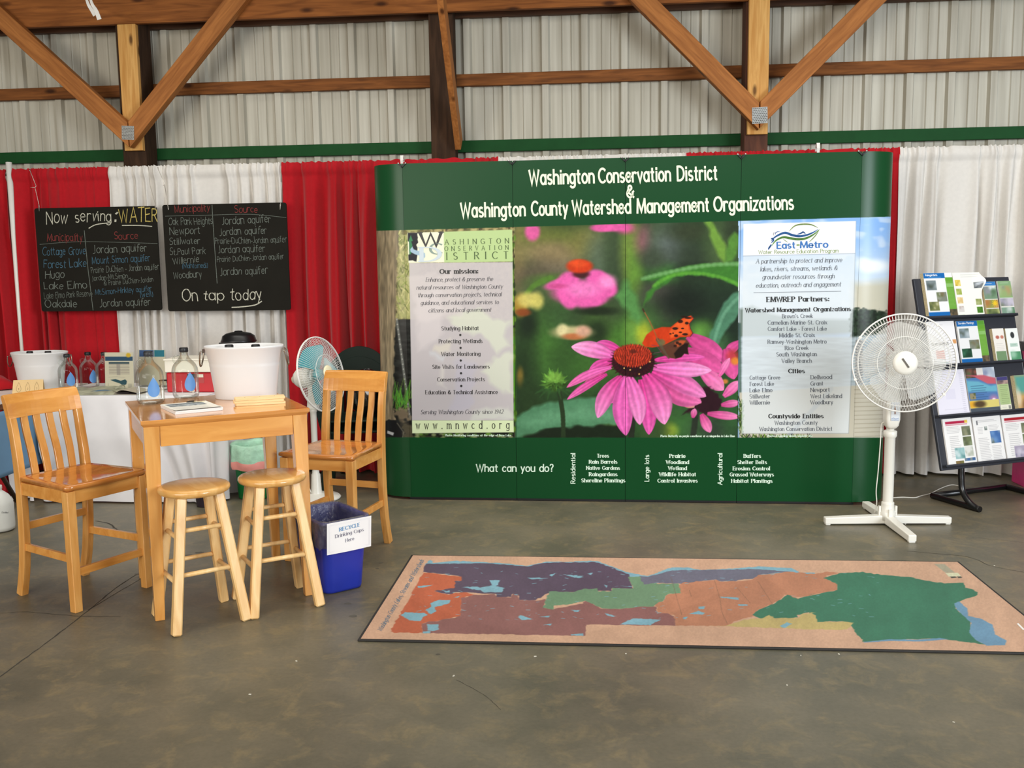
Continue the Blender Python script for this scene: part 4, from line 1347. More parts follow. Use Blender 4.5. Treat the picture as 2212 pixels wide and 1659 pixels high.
for s, x0, x1, y in (('Studying Habitat', 954.4, 1034, 713), ('Protecting Wetlands', 948.4, 1042, 740.8), ('Water Monitoring', 953.7, 1037.5, 768.4), ('Site Visits for Landowners', 934.7, 1057.5, 796), ('Conservation Projects', 945, 1047, 823.3), ('Education & Technical Assistance', 919.5, 1074.7, 851)):
    W(s, x0, y + .4, x1, y - .4, 8.2, 'serif', 'black')
for x, y in ((994.4, 723.5), (995, 751.4), (995.4, 778.7), (996, 806.3), (996.5, 833.7)):
    T.add([bn(x + 2.5 * math.cos(a), y + 2.5 * math.sin(a)) for a in np.linspace(0, 6.283, 15)[:-1]], [tuple(range(14))], IK.index('black'))
W('w w w . m n w c d . o r g', 899, 926.5, 1100, 925.5, 16.5, 'roman', 'black')
W('A S H I N G T O N', 961.3, 528.2, 1099, 525.2, 10.6, 'roman', 'olive')
W('O N S E R V A T I O N', 960.8, 542, 1098.2, 539, 9.4, 'roman', 'olive')
W('I S T R I C T', 964.6, 560.9, 1098, 558.2, 15, 'roman', 'olive')
W('D', 911, 564.4, 950.5, 563.4, 30, 'serif', 'dgrey')
W('C', 930, 549.2, 954, 548.6, 23, 'serif', 'cgrey')
W('W', 908, 531.8, 954, 530.6, 29, 'serif', 'black')
for s, x0, x1, y0, y1 in (('A partnership to protect and improve', 1632.9, 1818.4, 569.4, 565.9), ('lakes, rivers, streams, wetlands &', 1642, 1808.6, 586, 583.2), ('groundwater resources through', 1647, 1802, 603.4, 600.8), ('education, outreach and engagement', 1633, 1816.5, 621.4, 618.4)):
    W(s, x0, y0, x1, y1, 9.8, 'ital', 'slate')
ribbon(T, IK.index('slate'), [(1628, 632.3), (1817, 629)], .9, bn)
W('EMWREP Partners:', 1656.8, 652, 1790.5, 650, 10, 'serifb', 'black')
W('Watershed Management Organizations', 1610.6, 674.6, 1837.3, 671.2, 8.6, 'serifb', 'black')
for s, x0, x1, y in (("Brown's Creek", 1690, 1755.7, 686.8), ('Carnelian-Marine-St. Croix', 1658.8, 1786.3, 700.6), ('Comfort Lake - Forest Lake', 1659, 1785.4, 714.2), ('Middle St. Croix', 1683.7, 1760, 728), ('Ramsey-Washington Metro', 1658.8, 1785, 742), ('Rice Creek', 1696, 1746.3, 755.6),
                     ('South Washington', 1677.8, 1764, 769.2), ('Valley Branch', 1689, 1752.9, 783.4), ('Cottage Grove', 1620, 1684.9, 819.7), ('Forest Lake', 1620.5, 1671.5, 833.3), ('Lake Elmo', 1620, 1668, 846.9), ('Stillwater', 1620, 1663, 860.2), ('Willernie', 1620, 1663, 873.5),
                     ('Dellwood', 1751.7, 1796.8, 818.5), ('Grant', 1751.4, 1777.8, 832.4), ('Newport', 1751.4, 1792, 846), ('West Lakeland', 1751.4, 1818.3, 859.6), ('Woodbury', 1751, 1799, 873), ('Washington County', 1673.8, 1765.6, 917.1), ('Washington Conservation District', 1641, 1797.6, 930.5)):
    W(s, x0, y + .4, x1, y - .4, 8.4, 'serif', 'slate')
W('Cities', 1703.6, 805.6, 1737.9, 805.3, 8.6, 'serifb', 'black')
W('Countywide Entities', 1660.8, 903.2, 1778.4, 902.8, 8.6, 'serifb', 'black')
W('East', 1677, 536.8, 1719.3, 535.8, 13.6, 'sansx', 'blue')
W('Metro', 1727.5, 535.6, 1790, 534.2, 13.6, 'sansx', 'blue')
ribbon(T, IK.index('moss'), [(1721.6, 529.4), (1726.2, 529.2)], 3.2, bn)
W('Water Resource Education Program', 1638.8, 548.8, 1811.2, 545.2, 8, 'sans', 'moss')
em = lambda P_: [tuple(p) for p in catmull([(1600 + u / 8.508, 470 + v / 8.508) for u, v in P_], 7)]


def swoosh(ink, pts, w):
    pts = em(pts)
    n = len(pts) - 1
    for i, (a, b_) in enumerate(zip(pts, pts[1:])):
        ribbon(T, IK.index(ink), [a, b_], max(.5, w * math.sin(math.pi * (i + .5) / n) ** .7), bn)


swoosh('moss', [(890, 250), (1000, 150), (1150, 122), (1300, 132), (1420, 188)], 3.2)
swoosh('leaf', [(565, 525), (650, 420), (780, 362), (900, 378), (1050, 398), (1200, 380), (1340, 310), (1448, 215)], 5.2)
swoosh('moss', [(1255, 450), (1320, 390), (1390, 310), (1445, 220)], 2.0)
swoosh('blue', [(560, 430), (610, 375), (700, 318), (820, 280), (950, 322), (1080, 342), (1220, 318), (1340, 268), (1420, 215)], 5.0)
swoosh('blue', [(640, 310), (635, 290), (670, 262), (725, 258)], 1.6)
swoosh('slate', [(612, 330), (600, 300), (620, 262)], .9)
swoosh('blue', [(1040, 305), (1090, 295), (1150, 270), (1190, 300)], 3.0)
swoosh('blue', [(1120, 268), (1150, 262), (1185, 285)], 2.0)
swoosh('blue', [(555, 395), (585, 385), (600, 420), (560, 465)], 3.4)
swoosh('blue', [(508, 588), (520, 560), (548, 520), (562, 490)], 3.4)
swoosh('moss', [(780, 392), (820, 425), (870, 455)], 1.2)
W('Photo: Butterfly on purple coneflower at a raingarden in Lake Elmo', 1427.3, 943.8, 1587, 943.8, 4.2, 'serifb', 'mint')
W('Photo: Monitoring conditions at the edge of Bone Lake', 962, 942.2, 1104, 942.2, 4.0, 'serifb', 'mint')
W('Photo: Learning about aquatic life', 1657.4, 943.4, 1755, 943.4, 4.0, 'serifb', 'mint')
W('What can you do?', 1029, 1018.5, 1195, 1018.5, 15.6, 'sansb', 'mint')
W('Residential', 1242.5, 1044, 1242.5, 979, 9.6, 'sansb', 'mint')
W('Large lots', 1401.8, 1039.5, 1401.8, 983, 9.4, 'sansb', 'mint')
W('Agricultural', 1560.0, 1047, 1560.0, 979, 9.6, 'sansb', 'mint')
for s, x0, x1, y in (('Trees', 1290, 1315, 988), ('Rain Barrels', 1273, 1333, 1001), ('Native Gardens', 1267, 1338.7, 1014.4), ('Raingardens', 1273, 1333.4, 1028), ('Shoreline Plantings', 1256.5, 1350, 1041.3),
                     ('Prairie', 1446.8, 1480.3, 988.5), ('Woodland', 1439, 1487.6, 1001.9), ('Wetland', 1443.7, 1483, 1015), ('Wildlife Habitat', 1424, 1503, 1028.2), ('Control Invasives', 1421, 1506.3, 1041.8),
                     ('Buffers', 1607, 1643.2, 988.5), ('Shelter Belts', 1593.6, 1656, 1001.9), ('Erosion Control', 1583.7, 1662.5, 1015.5), ('Grassed Waterways', 1577, 1671, 1028.5), ('Habitat Plantings', 1580.3, 1668, 1042.4)):
    W(s, x0, y, x1, y, 7.4, 'serifb', 'mint')
# each face of the lettering belongs to the panel it is printed on
TV = np.array(T.v)
bins = {}
for fi, f in enumerate(T.f):
    cxm = TV[list(f), 0].mean()
    bins.setdefault(min(max(int(np.searchsorted(X_B, cxm)), 1), 4), []).append(fi)
for k, fis in bins.items():
    m = MB()
    remap = {}
    for fi in fis:
        f = []
        for vi in T.f[fi]:
            if vi not in remap:
                remap[vi] = len(m.v)
                m.v.append(T.v[vi])
            f.append(remap[vi])
        m.f.append(tuple(f)); m.m.append(T.m[fi]); m.s.append(False)
    join_into(panels[k], m, [MI[i] for i in IK])

# frame behind the panels, hooks on their top edges
M_BLACKM = plain('black_metal', (26, 26, 28), .45, .3, var=.1)
M_STEELB = plain('bright_steel', (200, 200, 196), .2, .9, var=.05)
fr = MB()
for x in X_B:
    fr.span((x - .012, .012, .0), (x + .012, .036, 2.235))
for z in (.03, .75, 1.5, 2.22):
    fr.span((X_B[0], .012, z - .01), (X_B[-1], .030, z + .01))
for x in (X_B[0] + .02, X_B[2], X_B[-1] - .02):
    fr.bar((x, .03, .04), (x, .42, .01), .02, .02)
    fr.bar((x, .42, .01), (x, .03, 1.2), .016, .016)
fr.build('folding_frame', M_BLACKM, disp)
fr = MB()
for a, b_ in zip(X_B, X_B[1:]):
    fr.span((a + .002, .002, .004), (b_ - .002, .010, .018))
fr.build('bottom_trim', M_BLACKM, disp)
for x in X_B:
    h = MB()
    for s in (-1, 1):
        h.bar((x + s * .003, -.006, 2.222), (x + s * .021, -.006, 2.240), .008, .006)
        h.lathe([(0, -.006), (.005, -.004), (.0065, 0), (.005, .004), (0, .006)], 12, 1, (x + s * .024, -.006, 2.243))
    h.lathe([(0, -.006), (.006, 0), (0, .006)], 10, 0, (x, -.006, 2.218))
    h.build('panel_hook', [M_BLACKM, M_STEELB], disp)


def drape_clip(x, y0, y1, label):
    p = on_y(x, (y0 + y1) / 2, 6.98)
    hgt = on_y(x, y0, 6.98)[2] - on_y(x, y1, 6.98)[2]
    t = thing('drape_clip', label, 'clip', (p[0], 6.985, p[2] - hgt / 2), 0, 'white clips on top of the curtain rail')
    m = MB()
    m.sweep_rect([(0, -.012, 0), (0, -.02, hgt * .5), (0, -.010, hgt)], [.018, .020, .024], .004, xdir=(1, 0, 0))
    m.sweep_rect([(0, .05, hgt * .3), (0, .03, hgt * .7), (0, -.006, hgt)], [.018, .020, .024], .004, xdir=(1, 0, 0))
    m.build('clip_body', M_WHITE, t, bevel=.001)
    MB().cyl((-.014, .004, hgt * .6), (.014, .004, hgt * .6), .004, n=8).build('spring', M_STEELB, t)


drape_clip(868.5, 336, 358, 'white clip on the curtain rail above the left end of the display')
drape_clip(1767, 309, 332, 'white clip on the curtain rail above the right end of the display')
# ================================================================ floor map mat
MX0, MX1, MY0, MY1 = -1.0, 1.885, 3.77, 4.967
mat_t = thing('floor_map', 'long peach floor mat printed with a coloured county watershed map', 'floor mat', ((MX0 + MX1) / 2, (MY0 + MY1) / 2, 0))
mc = np.array([(MX0 + MX1) / 2, (MY0 + MY1) / 2, 0])
ZM = .009
mpx = np.array([to_px((x, y, ZM)) for x, y in ((MX0, MY0), (MX1, MY1))])
gx, gy = np.linspace(MX0 + .012, MX1 - .012, 860), np.linspace(MY0 + .012, MY1 - .012, 380)
GX, GY = np.meshgrid(gx, gy)
W3 = np.stack([GX, GY, np.full_like(GX, ZM)], -1)
dd = W3.reshape(-1, 3) - _o
zz = dd @ _f
mxp, myp = 1106 + F_PX * (dd @ _r) / zz, 829.5 - F_PX * (dd @ _u) / zz
# foreshortened frame: stretch y so that edges wander equally in both directions on the mat
c = Paint(mxp, myp * 2.2, (206, 166, 138))


def reg(pts, col, wob=3, ws=7, seed=1, soft=1.2):
    c.poly([(x, y * 2.2) for x, y in pts], col, soft, 1, wob, ws, seed)


a_ = lambda P_: [(780 + u / 4.608, 1190 + v / 4.608) for u, v in P_]
b2 = lambda P_: [(1240 + u / 4.254, 1190 + v / 4.254) for u, v in P_]
c2 = lambda P_: [(1720 + u / 4.496, 1190 + v / 4.496) for u, v in P_]
PUR, MAR, ORA, GRN, SLT, PCH, SAG, YEL, AQ = (88, 74, 92), (140, 96, 92), (186, 98, 68), (60, 118, 92), (108, 108, 124), (186, 128, 98), (110, 144, 112), (192, 172, 112), (128, 174, 190)
# river edge along the far side
reg(a_([(640, 130), (690, 84), (720, 118), (960, 100), (1300, 118), (1500, 130), (1640, 150), (1850, 108), (2212, 112), (2212, 160), (640, 160)]), AQ, 2)
reg(b2([(0, 96), (210, 92), (500, 200), (680, 232), (900, 150), (1040, 152), (1180, 176), (1480, 160), (1700, 142), (2000, 160), (2080, 200), (2212, 200), (2212, 240), (0, 240)]), AQ, 1.5)
reg(a_([(640, 130), (1000, 124), (1300, 124), (1640, 154), (1860, 116), (2212, 116)]) + b2([(200, 98), (500, 214), (540, 350), (350, 345), (340, 370), (210, 368)]) + a_([(2100, 410), (1870, 410), (1740, 490), (1570, 490), (1565, 435), (1510, 430), (1500, 460), (1350, 460), (1340, 430), (920, 410), (900, 440), (720, 400), (920, 300), (1000, 260), (830, 230), (620, 210)]), PUR, 2.5, 9, 2)
reg(a_([(620, 214), (830, 240), (1000, 258), (990, 300), (940, 300), (920, 370), (730, 400), (860, 440), (930, 420), (1030, 415), (1130, 440), (1000, 470), (990, 650), (850, 680), (600, 720), (610, 816), (320, 814), (290, 800), (480, 470)]), ORA, 2.5, 9, 3)
reg(a_([(1000, 470), (1130, 440), (1340, 432), (1350, 462), (1500, 462), (1510, 434), (1566, 436), (1572, 492), (1740, 492), (1830, 480), (1820, 570), (1920, 580), (2212, 520)]) + b2([(110, 460), (260, 530), (420, 534), (600, 512), (750, 512), (770, 570), (870, 575), (920, 600), (940, 690), (108, 674), (104, 780)]) + a_([(2212, 844), (610, 818), (600, 720), (850, 680), (990, 650)]), MAR, 2.5, 9, 4)
reg(a_([(1870, 402), (2100, 410), (2212, 380)]) + b2([(210, 345), (212, 370), (345, 370), (350, 340), (540, 350), (500, 240), (620, 232), (760, 300), (960, 300), (990, 350), (990, 385), (860, 400), (820, 460), (730, 510), (600, 512), (420, 534), (260, 530), (110, 460), (0, 480)]) + a_([(2100, 530), (1920, 545), (1915, 580), (1815, 570)]), SAG, 2.5, 8, 5)
reg(b2([(600, 232), (680, 236), (780, 214), (900, 178), (1120, 176), (1480, 170), (1640, 164), (1980, 190), (1700, 220), (1640, 260), (1500, 266), (1480, 280), (1330, 280), (1310, 264), (1000, 300), (760, 296), (640, 306)]), SLT, 2, 8, 6)
reg(b2([(960, 320), (1000, 292), (1310, 266), (1330, 284), (1490, 280), (1640, 262), (1700, 222), (1980, 192), (2212, 214)]) + c2([(300, 200), (430, 210), (300, 240), (300, 280), (410, 320), (400, 380), (100, 440), (0, 450)]) + b2([(2060, 440), (1940, 400), (1880, 460), (1700, 540), (1650, 600), (1500, 640), (1400, 690), (940, 686), (920, 600), (870, 572), (770, 566), (750, 490), (820, 460), (860, 402), (990, 388)]), PCH, 2.5, 8, 7)
reg(c2([(430, 212), (640, 206), (860, 236), (1100, 256), (1300, 296), (1460, 314), (1630, 312), (1650, 360), (1730, 380), (1770, 420), (1700, 450), (1580, 490), (1540, 560), (1680, 650), (1700, 740), (1740, 860), (1850, 914), (1500, 864), (1400, 850), (1000, 862), (650, 884), (570, 780), (500, 700), (460, 680), (200, 690), (180, 640), (120, 600), (0, 620)]) + b2([(2060, 610), (1720, 626), (1650, 590), (1660, 560), (1800, 500), (1880, 460), (1960, 400), (2060, 440), (2212, 390)]) + c2([(100, 440), (400, 380), (400, 320), (300, 280), (270, 262)]), GRN, 2.5, 8, 8)
reg(b2([(1270, 690), (1400, 690), (1560, 630), (1720, 620), (1800, 590), (1850, 620), (2060, 612), (2100, 580), (2212, 570)]) + c2([(120, 596), (190, 630), (200, 690), (460, 684), (560, 700), (500, 766), (0, 760)]) + b2([(2100, 716)]), YEL, 2.5, 8, 9)
BLU = (110, 150, 178)
reg(c2([(1530, 510), (1580, 490), (1660, 560), (1670, 630), (1800, 660), (1910, 720), (1930, 810), (2040, 870), (2030, 915), (1850, 920), (1740, 862), (1680, 790), (1700, 700), (1560, 570)]), BLU, 1)
reg(c2([(650, 886), (900, 858), (1180, 862), (1390, 846), (1480, 858), (1200, 880), (900, 874), (660, 892)]), BLU, 1)
for P_ in ([(390, 640), (440, 610), (640, 620), (660, 640), (610, 660), (600, 700), (480, 690)], [(640, 590), (690, 560), (690, 520), (760, 490), (890, 488), (885, 520), (740, 562), (745, 600), (690, 630)], [(660, 730), (770, 730), (770, 780), (720, 800), (660, 790)], [(615, 800), (690, 795), (690, 820), (615, 820)],
           [(1160, 370), (1300, 345), (1280, 290), (1385, 290), (1350, 350), (1425, 370), (1400, 410), (1220, 412)], [(1010, 360), (1160, 355), (1200, 375), (1180, 395)], [(1560, 660), (1590, 640), (1710, 680), (1600, 688)], [(1770, 655), (1885, 645), (1860, 664)], [(560, 350), (710, 340), (640, 360), (570, 370)], [(1870, 240), (1950, 220), (1900, 255)], [(2010, 235), (2212, 250), (2150, 270)], [(1650, 265), (1860, 270), (1700, 285)],
           [(830, 400), (880, 395), (880, 415), (840, 415)], [(920, 465), (1000, 445), (960, 465)], [(2090, 590), (2180, 590), (2150, 608)], [(2090, 830), (2212, 820), (2212, 845), (2100, 840)], [(1810, 735), (1900, 725), (1880, 742)], [(860, 112), (950, 100), (1010, 118), (880, 128)], [(830, 232), (890, 236), (870, 245)]):
    reg(a_(P_), AQ, 1.6, 5)
for P_ in ([(420, 676), (540, 620), (800, 630), (740, 660), (700, 682)], [(285, 570), (385, 600), (360, 604), (300, 590)], [(1140, 510), (1200, 510), (1190, 535), (1150, 535)], [(1060, 580), (1140, 550), (1200, 570), (1180, 585)], [(1340, 420), (1520, 430), (1510, 450), (1350, 430)], [(1890, 690), (1960, 655), (2000, 670), (1930, 710)], [(1000, 610), (1040, 605), (1030, 630), (1000, 625)], [(0, 220), (90, 240), (60, 250), (0, 245)],
           [(120, 210), (170, 200), (160, 220)], [(280, 310), (310, 320), (300, 340)], [(430, 322), (540, 326), (530, 332)], [(1510, 490), (1600, 492), (1590, 505), (1510, 505)], [(0, 545), (50, 545), (40, 560), (0, 560)]):
    reg(b2(P_), AQ, 1.4, 5)
rg = np.random.default_rng(2)
for k in range(150):
    x = rg.uniform(860, 1480) if k < 110 else rg.uniform(1480, 1900)
    y = rg.uniform(1225, 1340)
    cc = c.C[np.argmin((mxp - x) ** 2 + (myp * 2.2 - y * 2.2) ** 2)]
    if abs(cc - np.array([206, 166, 138])).sum() > 60:
        c.line([(x, y * 2.2), (x + rg.uniform(2, 9), y * 2.2 + rg.uniform(-4, 4))], rg.uniform(1, 2.6), AQ, .8, .8)
for pts in ([(890, 240), (950, 450), (990, 590)], [(1290, 270), (1340, 440), (1360, 560), (1410, 670)], [(1690, 280), (1830, 500)], [(1060, 360), (1080, 420)], [(1500, 340), (1620, 480)]):
    c.line([(x, y * 2.2) for x, y in catmull(b2(pts), 5)], 1.1, (120, 92, 74), .7, .7)
c.poly([(x, y * 2.2) for x, y in c2([(1340, 128), (1440, 128), (1540, 210), (1450, 212)])], (150, 160, 140), 1.5, .7)
c.poly([(x, y * 2.2) for x, y in c2([(1448, 214), (1570, 212), (1600, 246), (1480, 250)])], (214, 214, 180), 1)
c.poly([(x, y * 2.2) for x, y in c2([(1490, 250), (1545, 248), (1560, 260), (1510, 264)])], (60, 66, 58), 1)
c.poly([(x, y * 2.2) for x, y in c2([(1560, 250), (1600, 248), (1612, 262), (1575, 264)])], (70, 74, 66), 1)
c.grain(.035, 30, 60, 4)
c.grain(.03, 3, 6, 7)
P = W3 - mc
sheet = grid_mesh('printed_sheet', P, c.C * .97, painted('mat_print', .6, .3), mat_t)
m = MB()
ml = lambda x, y: tuple(on_z(x, y, ZM + .0006) - mc)
write(m, 0, 'Washington County Lakes, Streams and Watersheds', (824, 1364), (916, 1211), 9.5, ml, 'serif')
m.add([ml(2196, 1347), ml(2200, 1346), ml(2214, 1360), ml(2210, 1361)], [(0, 1, 2, 3)], 1)
join_into(sheet, m, [plain('mat_ink', (104, 124, 138), .6), M_WHITE])
MB().span((MX0 - mc[0], MY0 - mc[1], .001), (MX1 - mc[0], MY1 - mc[1], .0085)).build('rubber_backing', plain('black_rubber', (30, 27, 24), .7, var=.2, scale=30), mat_t, bevel=.003)
# ================================================================ wooden bar furniture
W_MAPLE = wood('honey_maple', (206, 140, 66), (230, 172, 98), .22, (9, 9, 1.3), coat=.5)
W_TOP = wood('honey_maple_top', (200, 130, 58), (222, 156, 84), .16, (1.6, 9, 9), coat=.7)
W_SEAT = wood('honey_maple_seat', (180, 108, 44), (206, 136, 66), .16, (1.6, 9, 9), coat=.7)
W_STOOL = wood('natural_beech', (226, 178, 112), (244, 208, 148), .35, (12, 12, 1.4), coat=.15)
W_STOOLTOP = wood('beech_seat', (214, 158, 86), (232, 184, 114), .25, (1.5, 10, 10), coat=.4)


def xf(mb, M):
    mb.v = [tuple(M @ Vector(p)) for p in mb.v]
    return mb


MB.xf = xf

# ---- table
TC, TR_, TH = (-1.852, 4.449, 0), R(31.8), .914
bt = thing('bar_table', 'tall square honey wood table with bottles and a white tub on it', 'table', TC, TR_)
h = .374
MB().loft([[(sx * (h - .012), sy * (h - .012), TH - .030) for sx, sy in ((-1, -1), (1, -1), (1, 1), (-1, 1))], [(sx * h, sy * h, TH - .016) for sx, sy in ((-1, -1), (1, -1), (1, 1), (-1, 1))], [(sx * h, sy * h, TH) for sx, sy in ((-1, -1), (1, -1), (1, 1), (-1, 1))]], 0).build('tabletop', W_TOP, bt, bevel=.003)
for sx in (-1, 1):
    for sy in (-1, 1):
        a = h - .045
        MB().bar((sx * (a + .012), sy * (a + .012), 0), (sx * a, sy * a, TH - .030), .042, .042, .068, .068).build('leg', W_MAPLE, bt, bevel=.003)
W_APRON = wood('honey_maple_apron', (210, 140, 62), (230, 166, 86), .25, (1.4, 9, 9), coat=.4)
for k in range(4):
    o = MB().box((0, -(h - .026), TH - .030 - .046), (2 * h - .158, .020, .092)).build('apron', W_APRON, bt, bevel=.002)
    o.rotation_euler = (0, 0, k * math.pi / 2)


# ---- chairs: local +y is the way the sitter faces
def make_chair(label):
    t = thing('bar_chair', label, 'chair', (0, 0, 0), 0, 'wooden slat-back bar chairs')
    SZ = .600
    out = []
    for k in range(13):
        u = -1 + 2 * k / 12
        out.append((.222 * u, .215 + .018 * (1 - u * u)))
    for x, y in ((.222, .19), (.190, -.19), (.180, -.20), (-.180, -.20), (-.190, -.19), (-.222, .19)):
        out.append((x, y))
    m = MB()
    # dished seat: rings from the rim to the middle
    cx, cy = 0, .01
    rings = []
    for s, z in ((.93, SZ - .030), (1.0, SZ - .018), (.995, SZ - .004), (.96, SZ), (.8, SZ - .004), (.55, SZ - .010), (.2, SZ - .013)):
        rings.append([(cx + (x - cx) * s, cy + (y - cy) * s, z) for x, y in out])
    m.loft(rings, 0, True)
    m.build('seat', W_SEAT, t)
    for s in (-1, 1):
        MB().bar((s * .196, .190, 0), (s * .196, .190, SZ - .03), .040, .040, .044, .044).build('leg', W_MAPLE, t, bevel=.003)
        pr = catmull([(s * .170, -.268, 0), (s * .172, -.228, .15), (s * .174, -.206, .34), (s * .176, -.203, .60), (s * .175, -.222, .78), (s * .176, -.238, .878)], 5)
        MB().sweep_rect([tuple(p) for p in pr], np.linspace(.036, .034, len(pr)), [.044 - .014 * max(0, (p[2] - .6) / .4) for p in pr]).build('back_leg', W_MAPLE, t, bevel=.003)
    # apron and stretchers
    ap = MB()
    ap.span((-.175, .178, SZ - .090), (.175, .198, SZ - .030))
    ap.span((-.160, -.205, SZ - .090), (.160, -.185, SZ - .030))
    for s in (-1, 1):
        ap.bar((s * .192, .172, SZ - .06), (s * .178, -.19, SZ - .06), .018, .060)
    ap.build('seat_frame', W_APRON, t, bevel=.002)
    MB().bar((-.178, .190, .185), (.178, .190, .185), .020, .036, xdir=(0, 1, 0)).build('stretcher', W_APRON, t, bevel=.002)
    MB().bar((-.160, -.206, .350), (.160, -.206, .350), .018, .036, xdir=(0, 1, 0)).build('stretcher', W_APRON, t, bevel=.002)
    for s in (-1, 1):
        MB().bar((s * .194, .172, .250), (s * .174, -.196, .250), .018, .036).build('stretcher', W_APRON, t, bevel=.002)
    # top rail, bowed backwards, and four slats following its curve
    bow = lambda x: -.035 * (1 - (x / .196) ** 2)
    rail = MB()
    rr = []
    for k in range(15):
        x = -.194 + .388 * k / 14
        y0 = -.240 + bow(x)
        rr.append([(x, y0 - .010, .874), (x, y0 + .020, .874), (x, y0 + .004, .945), (x, y0 - .014, .982), (x, y0 - .028, .988), (x, y0 - .040, .980), (x, y0 - .028, .935)])
    rail.loft(rr, 0, False)
    rail.build('top_rail', W_APRON, t, bevel=.002)
    for k in range(4):
        x = -.103 + .0687 * k
        xb = -.100 + .0667 * k
        pts = catmull([(xb, -.196, SZ - .006), (xb * 1.02, -.205 + bow(x) * .3, .70), (x, -.222 + bow(x) * .7, .80), (x, -.230 + bow(x), .885)], 4)
        MB().sweep_rect([tuple(p) for p in pts], .036, .012).build('slat', W_MAPLE, t, bevel=.002)
    return t


ch = make_chair('wooden bar chair left of the tall table with all its legs in view')
ch.location, ch.rotation_euler = (-2.486, 4.315, 0), (0, 0, R(-115.4))
dup(ch, (-1.412, 5.005, 0), R(166), 'wooden bar chair behind the blue recycling bin, its back to the green display')


# ---- stools
def make_stool(label):
    t = thing('round_stool', label, 'stool', (0, 0, 0), 0, 'round wooden stools in front of the table')
    m = MB().lathe([(0, .582), (.10, .582), (.139, .584), (.150, .590), (.1555, .600), (.154, .611), (.147, .617), (.13, .619), (0, .619)], 48)
    m.build('seat', W_STOOLTOP, t)
    rt, rb = .115, .219
    legs = []
    for k in range(4):
        a = math.pi / 4 + k * math.pi / 2
        p, q_ = Vector((math.cos(a) * rb, math.sin(a) * rb, 0)), Vector((math.cos(a) * rt, math.sin(a) * rt, .584))
        legs.append((p, q_))
        tang = (-math.sin(a) + math.cos(a), math.cos(a) + math.sin(a), 0)
        MB().bar(p, q_, .044, .040, .042, .040, xdir=tang).build('leg', W_STOOL, t, bevel=.006, seg=1)
    for k in range(4):
        (p0, q0), (p1, q1) = legs[k], legs[(k + 1) % 4]
        for z in ((.215, .405), (.250, .440))[k % 2]:
            s = z / .584
            MB().cyl(p0.lerp(q0, s), p1.lerp(q1, s), .0105, n=12).build('rung', W_STOOL, t)
    return t


st = make_stool('round wooden stool in front of the table, the nearer of the two, left')
st.location, st.rotation_euler = (-1.782, 4.012, 0), (0, 0, R(-95 + 45))
st['label'] = 'round wooden stool standing nearest the camera, against the front left table leg'
dup(st, (-1.498, 4.226, 0), R(-100 + 45), 'round wooden stool standing next to the blue recycling bin')

# ================================================================ bottles, tubs and papers
M_GLASS = glass_mat('clear_glass', (.95, .97, .95), .55)
M_CAP = plain('black_cap', (20, 20, 22), .35, var=.1)
M_DROP = plain('drop_sticker', (92, 146, 208), .4, var=.02)
M_DROPBACK = plain('drop_sticker_dark', (60, 84, 110), .5, var=.02)
GP = [(0, .003), (.035, .004), (.052, .001), (.061, .006), (.0655, .020), (.0660, .135), (.0635, .155), (.055, .174), (.040, .192), (.027, .206), (.0205, .220), (.0185, .228), (.0185, .244)]


def make_growler(label, drop=True):
    t = thing('glass_jug', label, 'bottle', (0, 0, 0), 0, 'clear glass jugs with black caps')
    m = MB().lathe(GP, 36)
    m.tube([(-.040 + .019 * math.cos(a) * .9, 0, .2005 + .019 * math.sin(a)) for a in np.linspace(0, 6.283, 19)[:-1]], .0045, 8, closed=True)
    m.lathe([(.0185, .2275), (.0215, .230), (.0185, .2325)], 24)
    m.build('bottle', M_GLASS, t)
    c = MB().lathe([(0, .260), (.019, .260), (.0212, .2575), (.0212, .238), (.0195, .236)], 28)
    for k in range(28):
        a = k / 28 * 6.283
        c.box((.0212 * math.cos(a), .0212 * math.sin(a), .2475), (.0014, .0014, .017))
    c.build('cap', M_CAP, t)
    if drop:
        m = MB()
        pts = []
        for k in range(33):
            a = k / 32 * 2 * math.pi
            # teardrop: round below, pointed above
            u, v = .0385 * math.sin(a) * math.sin(a / 2), .049 * math.cos(a)
            pts.append((u, v))
        rr = .0674
        f = lambda u, v: (rr * math.sin(u / rr), -rr * math.cos(u / rr), .088 + v)
        n = 33
        m.add([f(0, -.006)] + [f(*p) for p in pts], [(0, i + 1, i + 2) for i in range(n - 1)], 0, True)
        m.build('drop_sticker', M_DROP, t)
    return t


gl = make_growler('clear glass jug with blue drop sticker at the left front corner of the tall table')
gl.location, gl.rotation_euler = (-2.188, 4.486, TH), (0, 0, R(40))
dup(gl, (-2.103, 4.702, TH), R(45), 'clear glass jug with blue drop sticker next to the white tub on the tall table')


M_TUB = plain('white_enamel', (224, 223, 223), .28, var=.01, scale=4)
M_HANDLE = plain('handle_steel', (150, 140, 128), .25, .9, var=.05)


